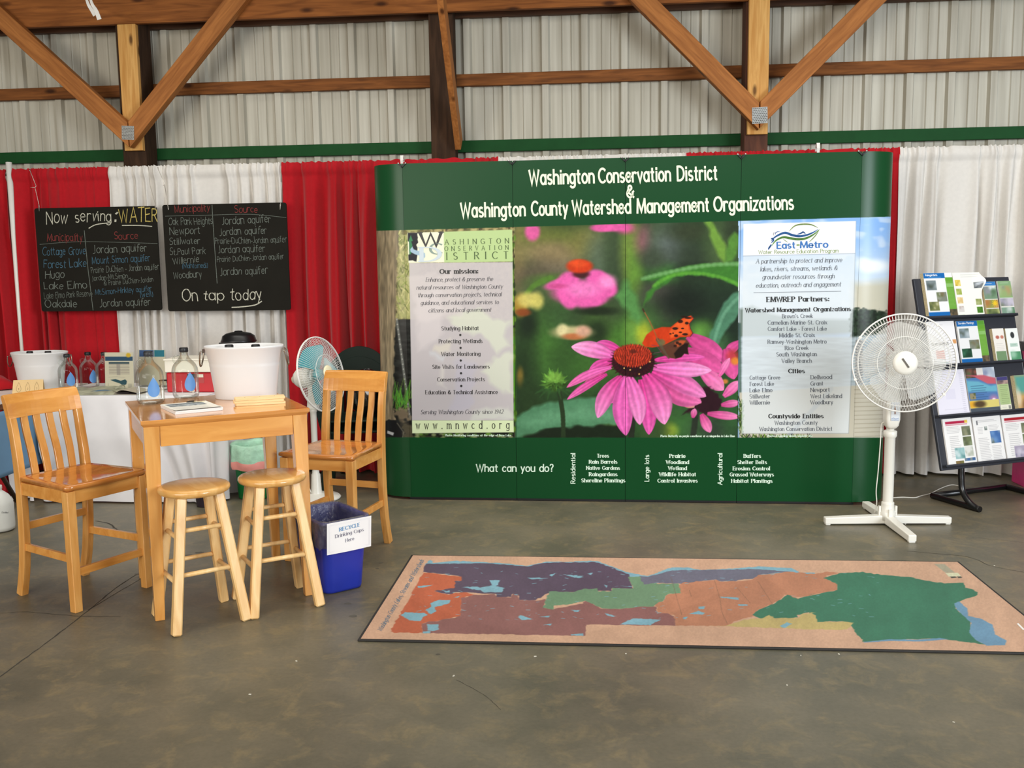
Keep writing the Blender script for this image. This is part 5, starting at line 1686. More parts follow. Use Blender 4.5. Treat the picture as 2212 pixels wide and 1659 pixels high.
def make_tub(label):
    t = thing('oval_tub', label, 'tub', (0, 0, 0), 0, 'white oval drink tubs')
    prof = [(0, .006), (.74, .002), (.772, .0), (.777, .004), (.783, .02), (.885, .165), (.892, .172), (.888, .178), (.898, .186), (.985, .255), (1.0, .258), (1.006, .264), (1.0, .270), (.985, .268), (.955, .256), (.74, .02), (0, .014)]
    m = MB().lathe(prof, 64, 0, sx=.198, sy=.140)
    m.build('tub_body', M_TUB, t)
    for s in (-1, 1):
        b_ = MB()
        b_.box((s * .204, 0, .243), (.006, .040, .020))
        b_.build('handle_bracket', M_HANDLE, t, bevel=.002)
        hp = [(s * (.211 + .010 * math.sin(a)), .040 * math.cos(a) * 1.0, .240 - .075 * math.sin(a)) for a in np.linspace(0, math.pi, 15)]
        hp = [(s * .206, .042, .245)] + hp + [(s * .206, -.042, .245)]
        MB().tube(hp, .004, 8).build('handle', M_HANDLE, t)
    return t


tub = make_tub('white oval tub with wire handles on the tall wooden table')
tub.location, tub.rotation_euler = (-1.785, 4.705, TH), (0, 0, R(9))
TCOS = lambda dx, dy: (-1.785 + dx, 4.705 + dy, TH + .013)
for i, (dx, dy, lab) in enumerate(((-.078, 0, 'capped glass jug standing left inside the white tub on the tall table'), (.060, .005, 'capped glass jug standing right inside the white tub on the tall table'))):
    dup(gl, TCOS(dx, dy), R(20 * i), lab)

# papers with a binder clip
M_PAPER = plain('paper', (240, 238, 236), .7, var=.01)
pp = thing('paper_stack', 'stack of white handouts held by a black clip on the tall table', 'papers', (-1.902, 4.300, TH + .0004), math.atan2(-.215, .169))
m = MB()
rg_ = random.Random(3)
for k in range(7):
    m.box((rg_.uniform(-.003, .003), rg_.uniform(-.002, .002), .001 + k * .0021), (.279, .216, .0019), 0, Matrix.Rotation(rg_.uniform(-.015, .015), 3, 'Z'))
m.build('sheets', M_PAPER, pp)
gx, gy = np.meshgrid(np.linspace(-.139, .139, 120), np.linspace(-.107, .107, 90))
Pp = np.stack([gx, gy, .0155 + .004 * smoothstep(.06, .14, gx) + 0 * gy], -1)
c = Paint(gx.ravel() * 1000, gy.ravel() * 1000, (238, 234, 222))
c.poly([(-112, -92), (-112, 78), (-8, 78), (-8, -92)], (138, 146, 150), 2, .9)
c.grain(.3, 16, 12, 3, (-112, -92, -8, 78))
c.poly([(-112, -92), (-112, 78), (-76, 78), (-76, -92)], (92, 100, 106), 5, .7)
c.poly([(-124, 40), (-124, 96), (-112, 96), (-112, 40)], (220, 190, 70), 1.5, .9)
for k in range(8):
    c.line([(12 + k * 14, -90), (12 + k * 14, 60 + (k * 37) % 35)], 2.4, (110, 110, 112), .75, 1)
grid_mesh('top_sheet', Pp, c.C, painted('paper_print', .6, .3), pp)
m = MB()
m.sweep_rect([(-.150, .03, .001), (-.148, .03, .012), (-.128, .03, .020), (-.122, .03, .018)], .034, .0016, xdir=(0, 1, 0))
m.tube([(-.128, .016, .0205), (-.10, .020, .026), (-.095, .03, .027), (-.10, .040, .026), (-.128, .044, .0205)], .001, 6)
m.build('binder_clip', M_CAP, pp)

# flight boards
W_PINE = wood('pale_pine', (226, 186, 128), (242, 212, 160), .6, (2, 12, 12))
for k in range(3):
    o = thing('tasting_board', ('lowest pale wooden tasting board in front of the white tub', 'middle pale wooden tasting board in front of the white tub', 'topmost pale wooden tasting board in front of the white tub')[k], 'board', (-1.628 + (.004, -.003, .002)[k], 4.458 + (.002, 0, .004)[k], TH + .0003 + k * .0125), math.atan2(.091, .207), 'pale wooden tasting boards')
    w_, d_ = .118, .036
    outl = [(-w_, -d_ + .006), (-w_ + .006, -d_), (w_, -d_), (w_, d_), (-w_ + .006, d_), (-w_, d_ - .006), (-w_, .008), (-w_ + .010, 0), (-w_, -.008)]
    MB().prism(outl, .012, 0, 'z').build('board', W_PINE, o, bevel=.0012)
    if k == 2:
        for x in (-.07, 0, .07):
            MB().lathe([(0, .0122), (.003, .0123), (.003, .0121)], 10, 0, (x, -.004, 0)).build('peg_hole', plain('dark_hole', (120, 90, 56), .9), o)

# ================================================================ cloth-covered tables at the left
M_CLOTH = plain('white_tablecloth', (226, 224, 226), .8, spec=.2, var=.02)
BT = dict(x0=-3.79, x1=-2.585, y0=6.13, y1=6.84, z=.735)
t = thing('folding_table', 'folding table under the white tablecloth behind the left chair', 'table', ((BT['x0'] + BT['x1']) / 2, 6.485, 0))
MB().box((0, 0, .715), (1.18, .66, .03)).build('tabletop', plain('grey_laminate', (150, 148, 142), .5), t, bevel=.004)
for sx in (-1, 1):
    for sy in (-1, 1):
        MB().cyl((sx * .53, sy * .26, 0), (sx * .50, sy * .24, .70), .014, n=12).build('leg', M_BLACKM, t)


def cloth(name, label, group=None):
    m = MB()
    x0, x1, y0, y1, z = BT['x0'], BT['x1'], BT['y0'], BT['y1'], BT['z']
    rgc = np.random.default_rng(4)
    # top
    nx = 60
    m.add([(x0, y0 + .004, z), (x1 - .004, y0 + .004, z), (x1 - .004, y1, z), (x0, y1, z)], [(0, 1, 2, 3)], 0)

    def skirt(pts, zt, sd):
        """hanging side along a polyline of (x, y) with outward normals; folds grow towards the hem"""
        zs = np.concatenate([[zt, zt - .004, zt - .012], np.linspace(zt - .03, .012, 26)])
        n = len(pts)
        u = np.linspace(0, 1, n)
        s = np.array([p[2] for p in pts])
        ph = s * 17 + 1.6 * np.sin(s * 5 + sd)
        ph2 = s * 41 + 2 * np.sin(s * 3 + sd)
        V = []
        for zz in zs:
            d = (zt - zz) / zt
            diag = s * 1.0 + .35 * d * np.sin(s * 4 + sd)
            off = (.036 * np.sin(diag * 14 + sd) + .020 * np.sin(diag * 31 + 2 * sd) + .03) * min(1, d * 2.6) ** .8
            edge = .004 * min(1, (zt - zz) / .012)
            V += [(p[0] + p[3] * (o_ + edge), p[1] + p[4] * (o_ + edge), zz) for p, o_ in zip(pts, off)]
        idx = np.arange(len(zs) * n).reshape(len(zs), n)
        F = np.stack([idx[:-1, :-1], idx[1:, :-1], idx[1:, 1:], idx[:-1, 1:]], -1).reshape(-1, 4)
        m.add(V, [tuple(f) for f in F], 0, True)
    N = 150
    fr_ = [(x0 + (x1 - x0) * k / N, y0, (x1 - x0) * k / N, 0, -1) for k in range(N + 1)]
    crn = [(x1 - .006 + .006 * math.sin(a), y0 + .006 - .006 * math.cos(a), (x1 - x0) + .03 * a, math.sin(a), -math.cos(a)) for a in np.linspace(0.1, math.pi / 2, 10)]
    sd_ = [(x1, y0 + .006 + (y1 - y0 - .006) * k / 60, (x1 - x0) + .05 + (y1 - y0) * k / 60, 1, 0) for k in range(1, 61)]
    skirt(fr_ + crn + sd_, z, 1.3)
    lf = [(-4.02 + .175 * k / 30, y0 + .012, .175 * k / 30, 0, -1) for k in range(31)]
    skirt(lf, .66, .4)
    o = m.build(name, M_CLOTH)
    return tag(o, label, 'tablecloth', group)


cloth('tablecloth', 'white tablecloth draped to the floor behind the left chair and the tall table')

# second table, end-on, at the left edge
t = thing('folding_table', 'white topped folding table with striped edge, cut by the left edge of the frame', 'table', (-4.19, 5.85, 0))
MB().box((0, 0, .7305), (.72, 2.0, .009)).build('table_cover', plain('white_vinyl', (228, 222, 216), .45), t)
m = MB()
W_EDGE = wood('plywood_edge', (70, 38, 18), (150, 92, 48), .6, (1, 1.2, 55))
m.box((0, 0, .706), (.70, 1.98, .040))
m.build('tabletop', W_EDGE, t)
for a, b_ in (((.27, -.30, .69), (.22, .24, .0)), ((-.27, -.30, .69), (-.22, .24, .0)), ((.27, .9, .69), (.24, .95, 0)), ((-.27, .9, .69), (-.24, .95, 0))):
    MB().cyl(a, b_, .015, n=12).build('leg', plain('brown_metal', (78, 62, 50), .5, .3), t)
# blue cloth on the side of that table
M_BLUE = plain('blue_cloth', (108, 150, 186), .7, var=.03)
m = MB()
ny, nz = 60, 14
V = []
for i in range(nz + 1):
    z = .683 - (.683 - .258) * i / nz
    for j in range(ny + 1):
        y = 4.95 + (6.305 - 4.95) * j / ny
        V.append((-3.815 + .010 * math.sin(y * 5 + z) * i / nz + .004, y + (.03 * i / nz if j == ny else 0), z))
idx = np.arange((nz + 1) * (ny + 1)).reshape(nz + 1, ny + 1)
m.add(V, [tuple(f) for f in np.stack([idx[:-1, :-1], idx[1:, :-1], idx[1:, 1:], idx[:-1, 1:]], -1).reshape(-1, 4)], 0, True)
o = m.build('blue_cloth', M_BLUE)
sl = o.modifiers.new('cloth_thickness', 'SOLIDIFY'); sl.thickness = .003
tag(o, 'light blue cloth hanging from the side of the table at the left edge', 'cloth')

# red tote, jug and red heap
M_REDP = plain('red_plastic', (186, 24, 36), .35, var=.05)
t = thing('storage_tote', 'red plastic tote on the floor under the left table', 'tote', (-4.30, 6.24, 0))
MB().loft([[(sx * .24, sy * .14, .004) for sx, sy in ((-1, -1), (1, -1), (1, 1), (-1, 1))], [(sx * .27, sy * .16, .34) for sx, sy in ((-1, -1), (1, -1), (1, 1), (-1, 1))]], 0).build('tote_body', M_REDP, t, bevel=.015)
MB().box((0, 0, .352), (.57, .35, .022)).build('lid', M_REDP, t, bevel=.006)
M_JUG = plain('cloudy_plastic', (214, 216, 212), .35, spec=.4, var=.03)
M_JUG.node_tree.nodes['Principled BSDF'].inputs['Subsurface Weight'].default_value = .3
M_JUG.node_tree.nodes['Principled BSDF'].inputs['Subsurface Radius'].default_value = (.05, .05, .05)
t = thing('water_jug', 'cloudy plastic gallon jug on the floor at the left edge', 'jug', (-3.63, 5.385, 0), R(20))
MB().lathe([(0, .004), (.06, .002), (.076, .012), (.079, .03), (.079, .165), (.074, .190), (.055, .222), (.030, .244), (.020, .252), (.020, .270)], 32, sx=1, sy=1).build('jug_body', M_JUG, t)
MB().lathe([(0, .284), (.020, .284), (.022, .280), (.022, .262), (.02, .26)], 24).build('cap', M_WHITE, t)
MB().tube(catmull([(-.018, 0, .252), (-.060, 0, .248), (-.075, 0, .205), (-.068, 0, .16)], 5), .011, 10).build('handle', M_JUG, t)
m = MB()
rr = .0797
write(m, 0, 'Distilled', (.028, .125), (.064, .118), -.010, lambda u, v: (rr * math.sin(u / rr), -rr * math.cos(u / rr), v), 'sans')
m.build('printed_label', plain('jug_ink', (66, 72, 78), .6), t)
# lump of red cloth on the far end of the left table
m = MB()
N_ = 40
rings = []
for i in range(9):
    s = i / 8
    ring = []
    for k in range(N_):
        a = k / N_ * 6.283
        wob = 1 + .16 * math.sin(3 * a + 1.2) + .09 * math.sin(7 * a + s * 3)
        r_ = (1 - s ** 2.2) ** .5 * wob if s < 1 else 0.02
        ring.append((.20 * r_ * math.cos(a), .16 * r_ * math.sin(a), .11 * s * (1 + .15 * math.sin(2 * a))))
    rings.append(ring)
m.loft(rings, 0, True)
o = m.build('red_cloth', M_RED, subdiv=1)
o.location = (-4.40, 6.45, .7355)
tag(o, 'crumpled red cloth on the left table beside the white tub', 'cloth')

# tub and jugs on the left tables
tub2 = dup(tub, (-3.985, 6.50, .7355), R(4), 'white oval tub on the back left table in front of the red curtain')
for i, (dx, dy, lab) in enumerate(((-.072, 0, 'capped glass jug standing left inside the back left white tub'), (.066, 0, 'capped glass jug standing right inside the back left white tub'))):
    dup(gl, (-3.985 + dx, 6.50 + dy, .749), R(20 * i), lab)
dup(gl, (-3.722, 6.400, BT['z'] + .0005), R(45), 'clear glass jug with blue drop sticker right beside the back left white tub')
dup(gl, (-3.655, 6.560, BT['z'] + .0005), R(55), 'clear glass jug in the middle of three before the red curtain')
dup(gl, (-3.522, 6.540, BT['z'] + .0005), R(100), 'clear glass jug just left of the upright info sign')

# tent card with three drops
M_KRAFT = plain('kraft_card', (226, 194, 140), .7, var=.03)
t = thing('tent_card', 'tan tent card with three numbered drops standing before the back left tub', 'card', (-3.945, 6.275, .7355), R(16))
m = MB()
m.loft([[(-.100, -.030, 0), (.100, -.030, 0), (.100, -.0285, 0), (-.100, -.0285, 0)], [(-.094, -.001, .092), (.100, -.001, .092), (.100, .0005, .092), (-.094, .0005, .092)]], 0)
m.loft([[(-.100, .0285, 0), (.100, .0285, 0), (.100, .030, 0), (-.100, .030, 0)], [(-.094, -.0005, .092), (.100, -.0005, .092), (.100, .001, .092), (-.094, .001, .092)]], 0)
cpl = lambda u, v: (u, -.0305 + v * .32 - .0006, v)
for k, x in enumerate((-.058, .0, .058)):
    pts = [(x + .020 * math.sin(a) * (math.sin(a / 2) ** 1.2), .044 + .032 * math.cos(a)) for a in np.linspace(0, 6.283, 30)]
    ribbon(m, 1, pts, .0016, cpl)
    write(m, 1, '123'[k], (x - .003, .026), (x + .003, .026), -.012, cpl, 'sans')
m.build('folded_card', [M_KRAFT, plain('card_ink', (146, 116, 78), .7)], t)


# upright info signs
def info_sign(loc, rz, label, full):
    t = thing('info_sign', label, 'sign', loc, rz, 'upright paper signs in clear holders')
    gx, gz = np.meshgrid(np.linspace(-.108, .108, 90), np.linspace(.012, .268, 110))
    P_ = np.stack([gx, .07 * gz - .004, gz], -1)
    c = Paint(gx.ravel() * 1000, 280 - gz.ravel() * 1000, (232, 222, 200))
    if full:
        c.poly([(-104, 42), (104, 42), (104, 72), (-104, 72)], (40, 82, 116), 1)
        for k in range(14):
            a = k / 14 * 6.283
            c.line([(72, 32), (72 + 21 * math.cos(a), 32 + 18 * math.sin(a))], 6, (228, 186, 46), 1, 1, 2)
        c.blob(72, 32, 16, 14, (232, 190, 48), .15)
        c.poly([(-78, 80), (78, 80), (78, 92), (-78, 92)], (44, 74, 90), 1)
        for k in range(7):
            c.poly([(-78, 95 + k * 11), (78, 95 + k * 11), (78, 100 + k * 11), (-78, 100 + k * 11)], (172, 160, 152), 1, .9)
        c.poly([(-20, 92), (-18, 172), (8, 172), (8, 92)], (160, 150, 146), 1, .6)
        c.line([(-80, 186), (-20, 184), (40, 187)], 3, (190, 180, 164), .8)
        c.poly([(-70, 206), (-30, 200), (10, 212), (44, 202), (56, 214), (52, 236), (28, 246), (0, 230), (-40, 218)], (44, 86, 100), 1.2)
        c.poly([(64, 232), (92, 232), (92, 262), (64, 262)], (206, 198, 180), 1)
        c.line([(-86, 232), (-86, 252)], 3, (110, 110, 90), .8)
    else:
        c.poly([(20, 14), (100, 14), (100, 62), (20, 62)], (44, 130, 152), 1.5)
        c.poly([(-100, 14), (16, 14), (16, 62), (-100, 62)], (70, 100, 150), 1.5)
    grid_mesh('printed_sheet', P_, c.C, painted('sign_print', .5, .3), t)
    M_ACR = glass_mat('clear_acrylic', (.95, .96, .95), .4)
    m = MB().box((0, -.006 + .07 * .135, .135), (.226, .002, .27), 0, Matrix.Rotation(-.07, 3, 'X'))
    m.box((0, .02, .002), (.226, .09, .003))
    m.build('clear_holder', M_ACR, t)
    bk = MB().box((0, .0005 + .07 * .140, .140), (.214, .0012, .255), 0, Matrix.Rotation(-.07, 3, 'X'))
    bk.build('sign_back', M_PAPER, t)
    return t


info_sign((-3.345, 6.40, BT['z'] + .0005), R(-3), 'upright sign with yellow sun and dark blue stripe on the back table', True)
info_sign((-3.200, 6.60, BT['z'] + .0005), R(-6), 'upright sign with teal block half hidden behind a glass jug', False)

# tote bag and folded paper, flat on the table
M_TOTE = plain('sage_fabric', (150, 150, 128), .85, var=.10, scale=30)


def soft_slab(w, d, hgt, seed, n=26):
    rg = np.random.default_rng(seed)
    u, v = np.meshgrid(np.linspace(-1, 1, n), np.linspace(-1, 1, n))
    e = np.clip((1 - np.abs(u) ** 5) * (1 - np.abs(v) ** 5), 0, 1) ** .5
    z = hgt * e * (.45 + .75 * vnoise(u * 2.2 + seed, v * 2.2, seed))
    return np.stack([u * w / 2, v * d / 2, z + .001], -1)


t = thing('tote_bag', 'grey green cloth bag with a blue drop lying flat on the white tablecloth', 'bag', (-3.47, 6.31, BT['z'] + .0005), R(4))
P_ = soft_slab(.44, .34, .030, 5)
c = Paint(P_[..., 0].ravel() * 1000, P_[..., 1].ravel() * 1000, (164, 164, 142))
c.poly([(20, -110), (60, -134), (120, -128), (160, -104), (90, -92)], (98, 128, 152), 3)
c.grain(.14, 26, 18, 4)
grid_mesh('bag_cloth', P_, c.C, painted('bag_print', .85, .2), t)
hp = catmull([(.15, -.04, .028), (.19, -.02, .045), (.225, -.06, .048), (.24, -.10, .030), (.20, -.12, .022), (.16, -.10, .030)], 6)
MB().sweep_rect([tuple(p) for p in hp], .012, .003, xdir=(0, .3, 1)).build('handle', M_TOTE, t)
t = thing('folded_paper', 'folded grey newsletter with dark underside at the front of the white tablecloth', 'paper', (-3.17, 6.235, BT['z'] + .0005), R(-4))
m = MB()
m.sweep_rect([tuple(p) for p in catmull([(.09, 0, .0015), (0, 0, .004), (-.07, 0, .006), (-.085, 0, .012), (-.07, 0, .020), (-.03, 0, .034), (.03, 0, .026), (.09, 0, .014)], 5)], .17, .0025, xdir=(0, 1, 0))
m.build('outer_sheet', plain('newsprint', (176, 168, 148), .8, var=.08, scale=40), t)
m = MB()
m.sweep_rect([tuple(p) for p in catmull([(.08, 0, .005), (0, 0, .008), (-.06, 0, .009), (-.068, 0, .012), (-.05, 0, .015), (.02, 0, .016)], 5)], .165, .002, xdir=(0, 1, 0))
m.build('inner_sheet', plain('dark_print', (58, 46, 44), .6, var=.3, scale=25), t)

# small cups behind the tall table
for i, (x, y, lab) in enumerate(((-3.03, 6.42, 'small clear cup on the tablecloth between the two glass jugs'), (-2.97, 6.47, 'small clear cup lying nearer the red box'))):
    t = thing('plastic_cup', ('clear plastic cup on the tablecloth left of its twin', 'clear plastic cup on the tablecloth, nearer the red drink box')[i], 'cup', (x, y, BT['z'] + .0005), 0, 'clear plastic cups')
    MB().lathe([(0, .002), (.022, .001), (.024, .006), (.031, .062), (.0325, .064), (.031, .066)], 24).build('cup_body', M_GLASS, t)
    MB().lathe([(0, .0715), (.03, .071), (.034, .066), (.034, .0655)], 24).build('lid', M_CAP if i == 0 else plain('grey_lid', (70, 72, 74), .4), t)

# red drink box with white lid
t = thing('drink_cooler', 'red and white drink cooler behind the glass jugs', 'cooler', (-2.76, 6.40, BT['z'] + .0005))
MB().box((0, 0, .070), (.36, .26, .136)).build('cooler_body', M_REDP, t, bevel=.010)
m = MB().box((0, 0, .180), (.372, .272, .080))
m.box((0, 0, .226), (.384, .284, .014))
m.build('lid', plain('cream_plastic', (236, 230, 214), .4, var=.02), t, bevel=.006)
m = MB()
f = lambda u, v: (u, -.1312, v)
m.add([f(-.03, .065), f(.09, .065), f(.09, .130), f(-.03, .130)], [(0, 1, 2, 3)], 0)
f = lambda u, v: (u, -.1318, v)
m.add([f(-.03, .098), f(.03, .098), f(.03, .130), f(-.03, .130)], [(0, 1, 2, 3)], 1)
m.add([f(.04, .105), f(.085, .105), f(.085, .126), f(.04, .126)], [(0, 1, 2, 3)], 2)
m.add([f(-.01 + .03 * math.cos(a), .032 + .026 * math.sin(a)) for a in np.linspace(0, 6.283, 20)[:-1]], [tuple(range(19))], 2)
ribbon(m, 2, [(.0, .012), (.004, .004), (.014, .006), (.016, .016)], .006, f)
m.build('printed_label', [plain('label_red', (170, 60, 60), .5), plain('label_dark', (40, 46, 60), .5), plain('label_pale', (222, 216, 196), .5)], t)
# steel urn with black domed lid
t = thing('drink_urn', 'steel urn with black domed lid behind the white tub', 'urn', (-2.56, 6.655, BT['z'] + .0005))
MB().lathe([(0, .004), (.095, .0), (.100, .01), (.100, .29), (.104, .315)], 40).build('urn_body', plain('brushed_steel', (206, 204, 200), .25, .85, var=.04), t)
MB().lathe([(.100, .300), (.124, .318), (.128, .326), (.122, .334), (.114, .362), (.088, .380), (.05, .388), (.03, .392), (.026, .398), (0, .400)], 40).build('lid', M_CAP, t)
MB().box((-.118, 0, .30), (.05, .05, .03)).build('side_handle', M_CAP, t, bevel=.006)
# ================================================================ bins
def rrect(w, d, r, n=6):
    out = []
    for sx, sy, a0 in ((1, 1, 0), (-1, 1, 90), (-1, -1, 180), (1, -1, 270)):
        for k in range(n + 1):
            a = R(a0 + 90 * k / n)
            out.append((sx * (w / 2 - r) + r * math.cos(a), sy * (d / 2 - r) + r * math.sin(a)))
    return out


M_BLUEP = plain('blue_plastic', (34, 50, 158), .32, var=.04)
M_BAG = plain('grey_liner', (104, 102, 104), .2, spec=.7, var=.3, scale=38, bump=.9)
bb = M_BAG.node_tree.nodes['Principled BSDF']
bb.inputs['Alpha'].default_value = .5
t = thing('recycling_bin', 'blue plastic recycling bin with grey liner and paper sign', 'bin', (-1.312, 4.500, 0), R(42))
H_ = .366


def ring(s0w, s0d, z, r=.045):
    return [(x, y, z) for x, y in rrect(s0w, s0d, r)]


m = MB()
W0, D0, W1, D1 = .205, .300, .250, .365
lerp = lambda z: (W0 + (W1 - W0) * z / H_, D0 + (D1 - D0) * z / H_)
rs = [ring(W0 - .03, D0 - .03, .001, .035), ring(W0 - .006, D0 - .006, .004, .04)]
for z in (.016, .10, .2, .3, .346):
    rs.append(ring(*lerp(z), z))
rs += [ring(W1 + .014, D1 + .014, .350), ring(W1 + .016, D1 + .016, .366), ring(W1 - .004, D1 - .004, .366)]
for z in (.34, .2, .02):
    w, d = lerp(z)
    rs.append(ring(w - .006, d - .006, z))
m.loft(rs, 0, True)
m.build('bin_body', M_BLUEP, t)
rgl = np.random.default_rng(9)


def liner(t, path, n, mat, wob, seed, name='liner'):
    """path: list of (w, d, z, wobble); crinkled film"""
    rg = np.random.default_rng(seed)
    rings = []
    for w, d, z, k in path:
        base = rrect(w, d, min(.05, w / 2.2), n)
        ph = rg.uniform(0, 6)
        rings.append([(x * (1 + k * wob * (math.sin(i * 1.9 + ph) + .7 * math.sin(i * .77 + ph * 2)) * .03), y * (1 + k * wob * (math.sin(i * 1.3 + ph) + .6 * math.sin(i * 2.9)) * .03), z + k * wob * .006 * (math.sin(i * .9 + seed) + math.sin(i * 2.3))) for i, (x, y) in enumerate(base)])
    m = MB().loft(rings, 0, True, cap=False)
    return m.build(name, mat, t, subdiv=1)


w_, d_ = lerp(.25)
liner(t, [(w_ + .022, d_ + .022, .235, 1.2), (w_ + .034, d_ + .034, .27, .8), (W1 + .03, D1 + .03, .33, .5), (W1 + .026, D1 + .026, .370, .25), (W1 + .008, D1 + .008, .376, .2), (W1 - .014, D1 - .014, .366, .3), (W1 - .03, D1 - .03, .31, .9), (W1 - .05, D1 - .06, .2, 1.3), (W1 - .09, D1 - .10, .06, 1.2)], 10, M_BAG, 1.0, 3)
# sign taped on the front: local -y face, leaning out with the bin side
m = MB()
a0 = math.atan2((D1 - D0) / 2, H_)
RotX = Matrix.Rotation(a0, 3, 'X')
ctr = Vector((.004, -(D0 + (D1 - D0) * .29 / H_) / 2 - .0235, .292))
sgn = lambda u, v, l=0.0: tuple(ctr + RotX @ Vector((u, -l - .012 * (1 - (u / .13) ** 2) * max(0, -v / .1) * .6, v)))
# the long side faces the camera: the sign is on the short face turned to the viewer
sw, sh = .118, .078
N_ = 10
V = [sgn(-sw + 2 * sw * i / N_, -sh + 2 * sh * j / N_) for j in range(N_ + 1) for i in range(N_ + 1)]
m.add(V, [(j * 11 + i, j * 11 + i + 1, (j + 1) * 11 + i + 1, (j + 1) * 11 + i) for j in range(N_) for i in range(N_)], 0, True)
fl_ = lambda u, v: sgn(u, v, .0012)
write(m, 1, 'RECYCLE', (-.052, .030), (.055, .036), -.017, fl_, 'serifb')
write(m, 2, 'Drinking Cups', (-.074, .000), (.076, .008), -.0165, fl_, 'serif')
write(m, 2, 'Here', (-.021, -.030), (.024, -.0275), -.0165, fl_, 'serif')
for k, (e, w2) in enumerate(((.010, .0008), (.014, .0005))):
    ribbon(m, 3, [(-sw + e, -sh + e), (sw - e, -sh + e), (sw - e, sh - e), (-sw + e, sh - e), (-sw + e, -sh + e)], w2, fl_)
so = m.build('paper_sign', [M_PAPER, plain('sign_blue', (110, 152, 190), .6), plain('sign_grey', (126, 124, 138), .6), plain('sign_rule', (206, 206, 214), .6)], t)

# green bin with pale green liner
M_GRNP = plain('green_plastic', (16, 128, 62), .35, var=.04)
M_GBAG = plain('mint_liner', (176, 222, 194), .4, spec=.4, var=.12, scale=22, bump=.8)
t = thing('compost_bin', 'small green bin with mint green bag behind the tall table', 'bin', (-2.355, 6.29, 0))
m = MB().lathe([(0, .004), (.10, .001), (.112, .006), (.135, .33), (.142, .335), (.142, .345), (.132, .345), (.110, .02), (0, .012)], 40)
m.build('bin_body', M_GRNP, t)


def round_liner(t, path, mat, name, seed, n=56):
    rg = np.random.default_rng(seed)
    ph = rg.uniform(0, 6, 3)
    rings = [[(r * (1 + k * .05 * (math.sin(6 * a + ph[0] + z * 20) + .7 * math.sin(11 * a + ph[1]))) * math.cos(a), r * (1 + k * .05 * (math.sin(6 * a + ph[0] + z * 20) + .7 * math.sin(11 * a + ph[1]))) * math.sin(a), z + k * .010 * math.sin(5 * a + ph[2])) for a in (2 * math.pi * i / n for i in range(n))] for r, z, k in path]
    return MB().loft(rings, 0, True, cap=False).build(name, mat, t)


round_liner(t, [(.146, .225, .5), (.150, .25, .8), (.150, .34, .8), (.148, .375, .8), (.142, .385, .5), (.130, .365, .5), (.120, .25, 1), (.10, .1, 1)], M_GBAG, 'liner', 4)
round_liner(t, [(.148, .212, .4), (.152, .232, .6), (.1515, .262, .7), (.1505, .266, .7)], plain('pink_band', (232, 150, 140), .5), 'liner_band', 4)
m = MB()
for k in range(9):
    a = -2.1 + k * .16
    ribbon(m, 0, [(a, .20), (a + .05, .215 - .02 * (k % 3))], .012, lambda u, v: (.1305 * math.cos(u), .1305 * math.sin(u), v))
m.build('printed_label', plain('leaf_print', (8, 70, 34), .5), t)
# dark pail, only its foot in sight
t = thing('dark_pail', 'dark purple pail on the floor behind the nearer stool', 'pail', (-2.60, 6.035, 0))
MB().lathe([(0, .004), (.058, .001), (.064, .006), (.074, .15), (.078, .155), (.072, .155), (.060, .01), (0, .008)], 32).build('pail_body', plain('dark_plastic', (56, 46, 58), .4), t)


# ================================================================ fans
M_FANW = plain('fan_white', (230, 227, 217), .35, var=.01)
M_FANWIRE = plain('fan_wire', (232, 230, 224), .35, var=.01)
M_TEAL = plain('teal_blade', (86, 170, 178), .25, spec=.6, var=.03)
M_CLEAR = plain('smoke_blade', (226, 226, 222), .25, spec=.4, var=.02, alpha=.30)


def axis_matrix(loc, d, up=(0, 0, 1)):
    z = Vector(d).normalized()
    x = Vector(up).cross(z).normalized()
    y = z.cross(x)
    M = Matrix((x, y, z)).transposed().to_4x4()
    M.translation = Vector(loc)
    return M


def guard(Rm, depth, sgn_, nw, r_in, ring_r, rim, hub_z):
    """half cage: radial wires from a hub ring to the rim, dome along z"""
    m = MB()
    zf = lambda r: sgn_ * depth * (1 - ((r - r_in) / (Rm - r_in)) ** 2.4) + hub_z
    for k in range(nw):
        a = 2 * math.pi * k / nw
        tw = .16 * sgn_
        pts = []
        for s in np.linspace(0, 1, 7):
            r = r_in + (Rm - r_in) * s
            aa = a + tw * (1 - s)
            pts.append((r * math.cos(aa), r * math.sin(aa), zf(r)))
        m.tube(pts, .00115, 4)
    for r in ring_r:
        m.tube([(r * math.cos(a), r * math.sin(a), zf(r)) for a in np.linspace(0, 6.283, 73)[:-1]], .0017, 6, closed=True)
    m.tube([(Rm * math.cos(a), Rm * math.sin(a), hub_z) for a in np.linspace(0, 6.283, 97)[:-1]], rim, 8, closed=True)
    return m


def blade(Rb, r0, w0, w1, pitch, ang, sweep=.5):
    m = MB()
    nr, nc = 12, 8
    V = []
    for i in range(nr + 1):
        s = i / nr
        r = r0 + (Rb - r0) * s
        w = (w0 + (w1 - w0) * math.sin(s * math.pi / 2) ** .8) * (1 if s < .8 else math.sqrt(max(0.02, 1 - ((s - .8) / .2) ** 2.2)))
        for j in range(nc + 1):
            u = j / nc - .5
            a = ang + sweep * s * .4 + u * w
            V.append((r * math.cos(a), r * math.sin(a), -math.sin(pitch) * u * w * r * 1.0 + .006 * math.sin(s * 3)))
    idx = np.arange((nr + 1) * (nc + 1)).reshape(nr + 1, nc + 1)
    F = [tuple(f) for f in np.stack([idx[:-1, :-1], idx[1:, :-1], idx[1:, 1:], idx[:-1, 1:]], -1).reshape(-1, 4)]
    m.add(V, F, 0, True)
    V2 = [(x, y, z - .0018) for x, y, z in V]
    m.add(V2, [tuple(reversed(f)) for f in F], 0, True)
    return m


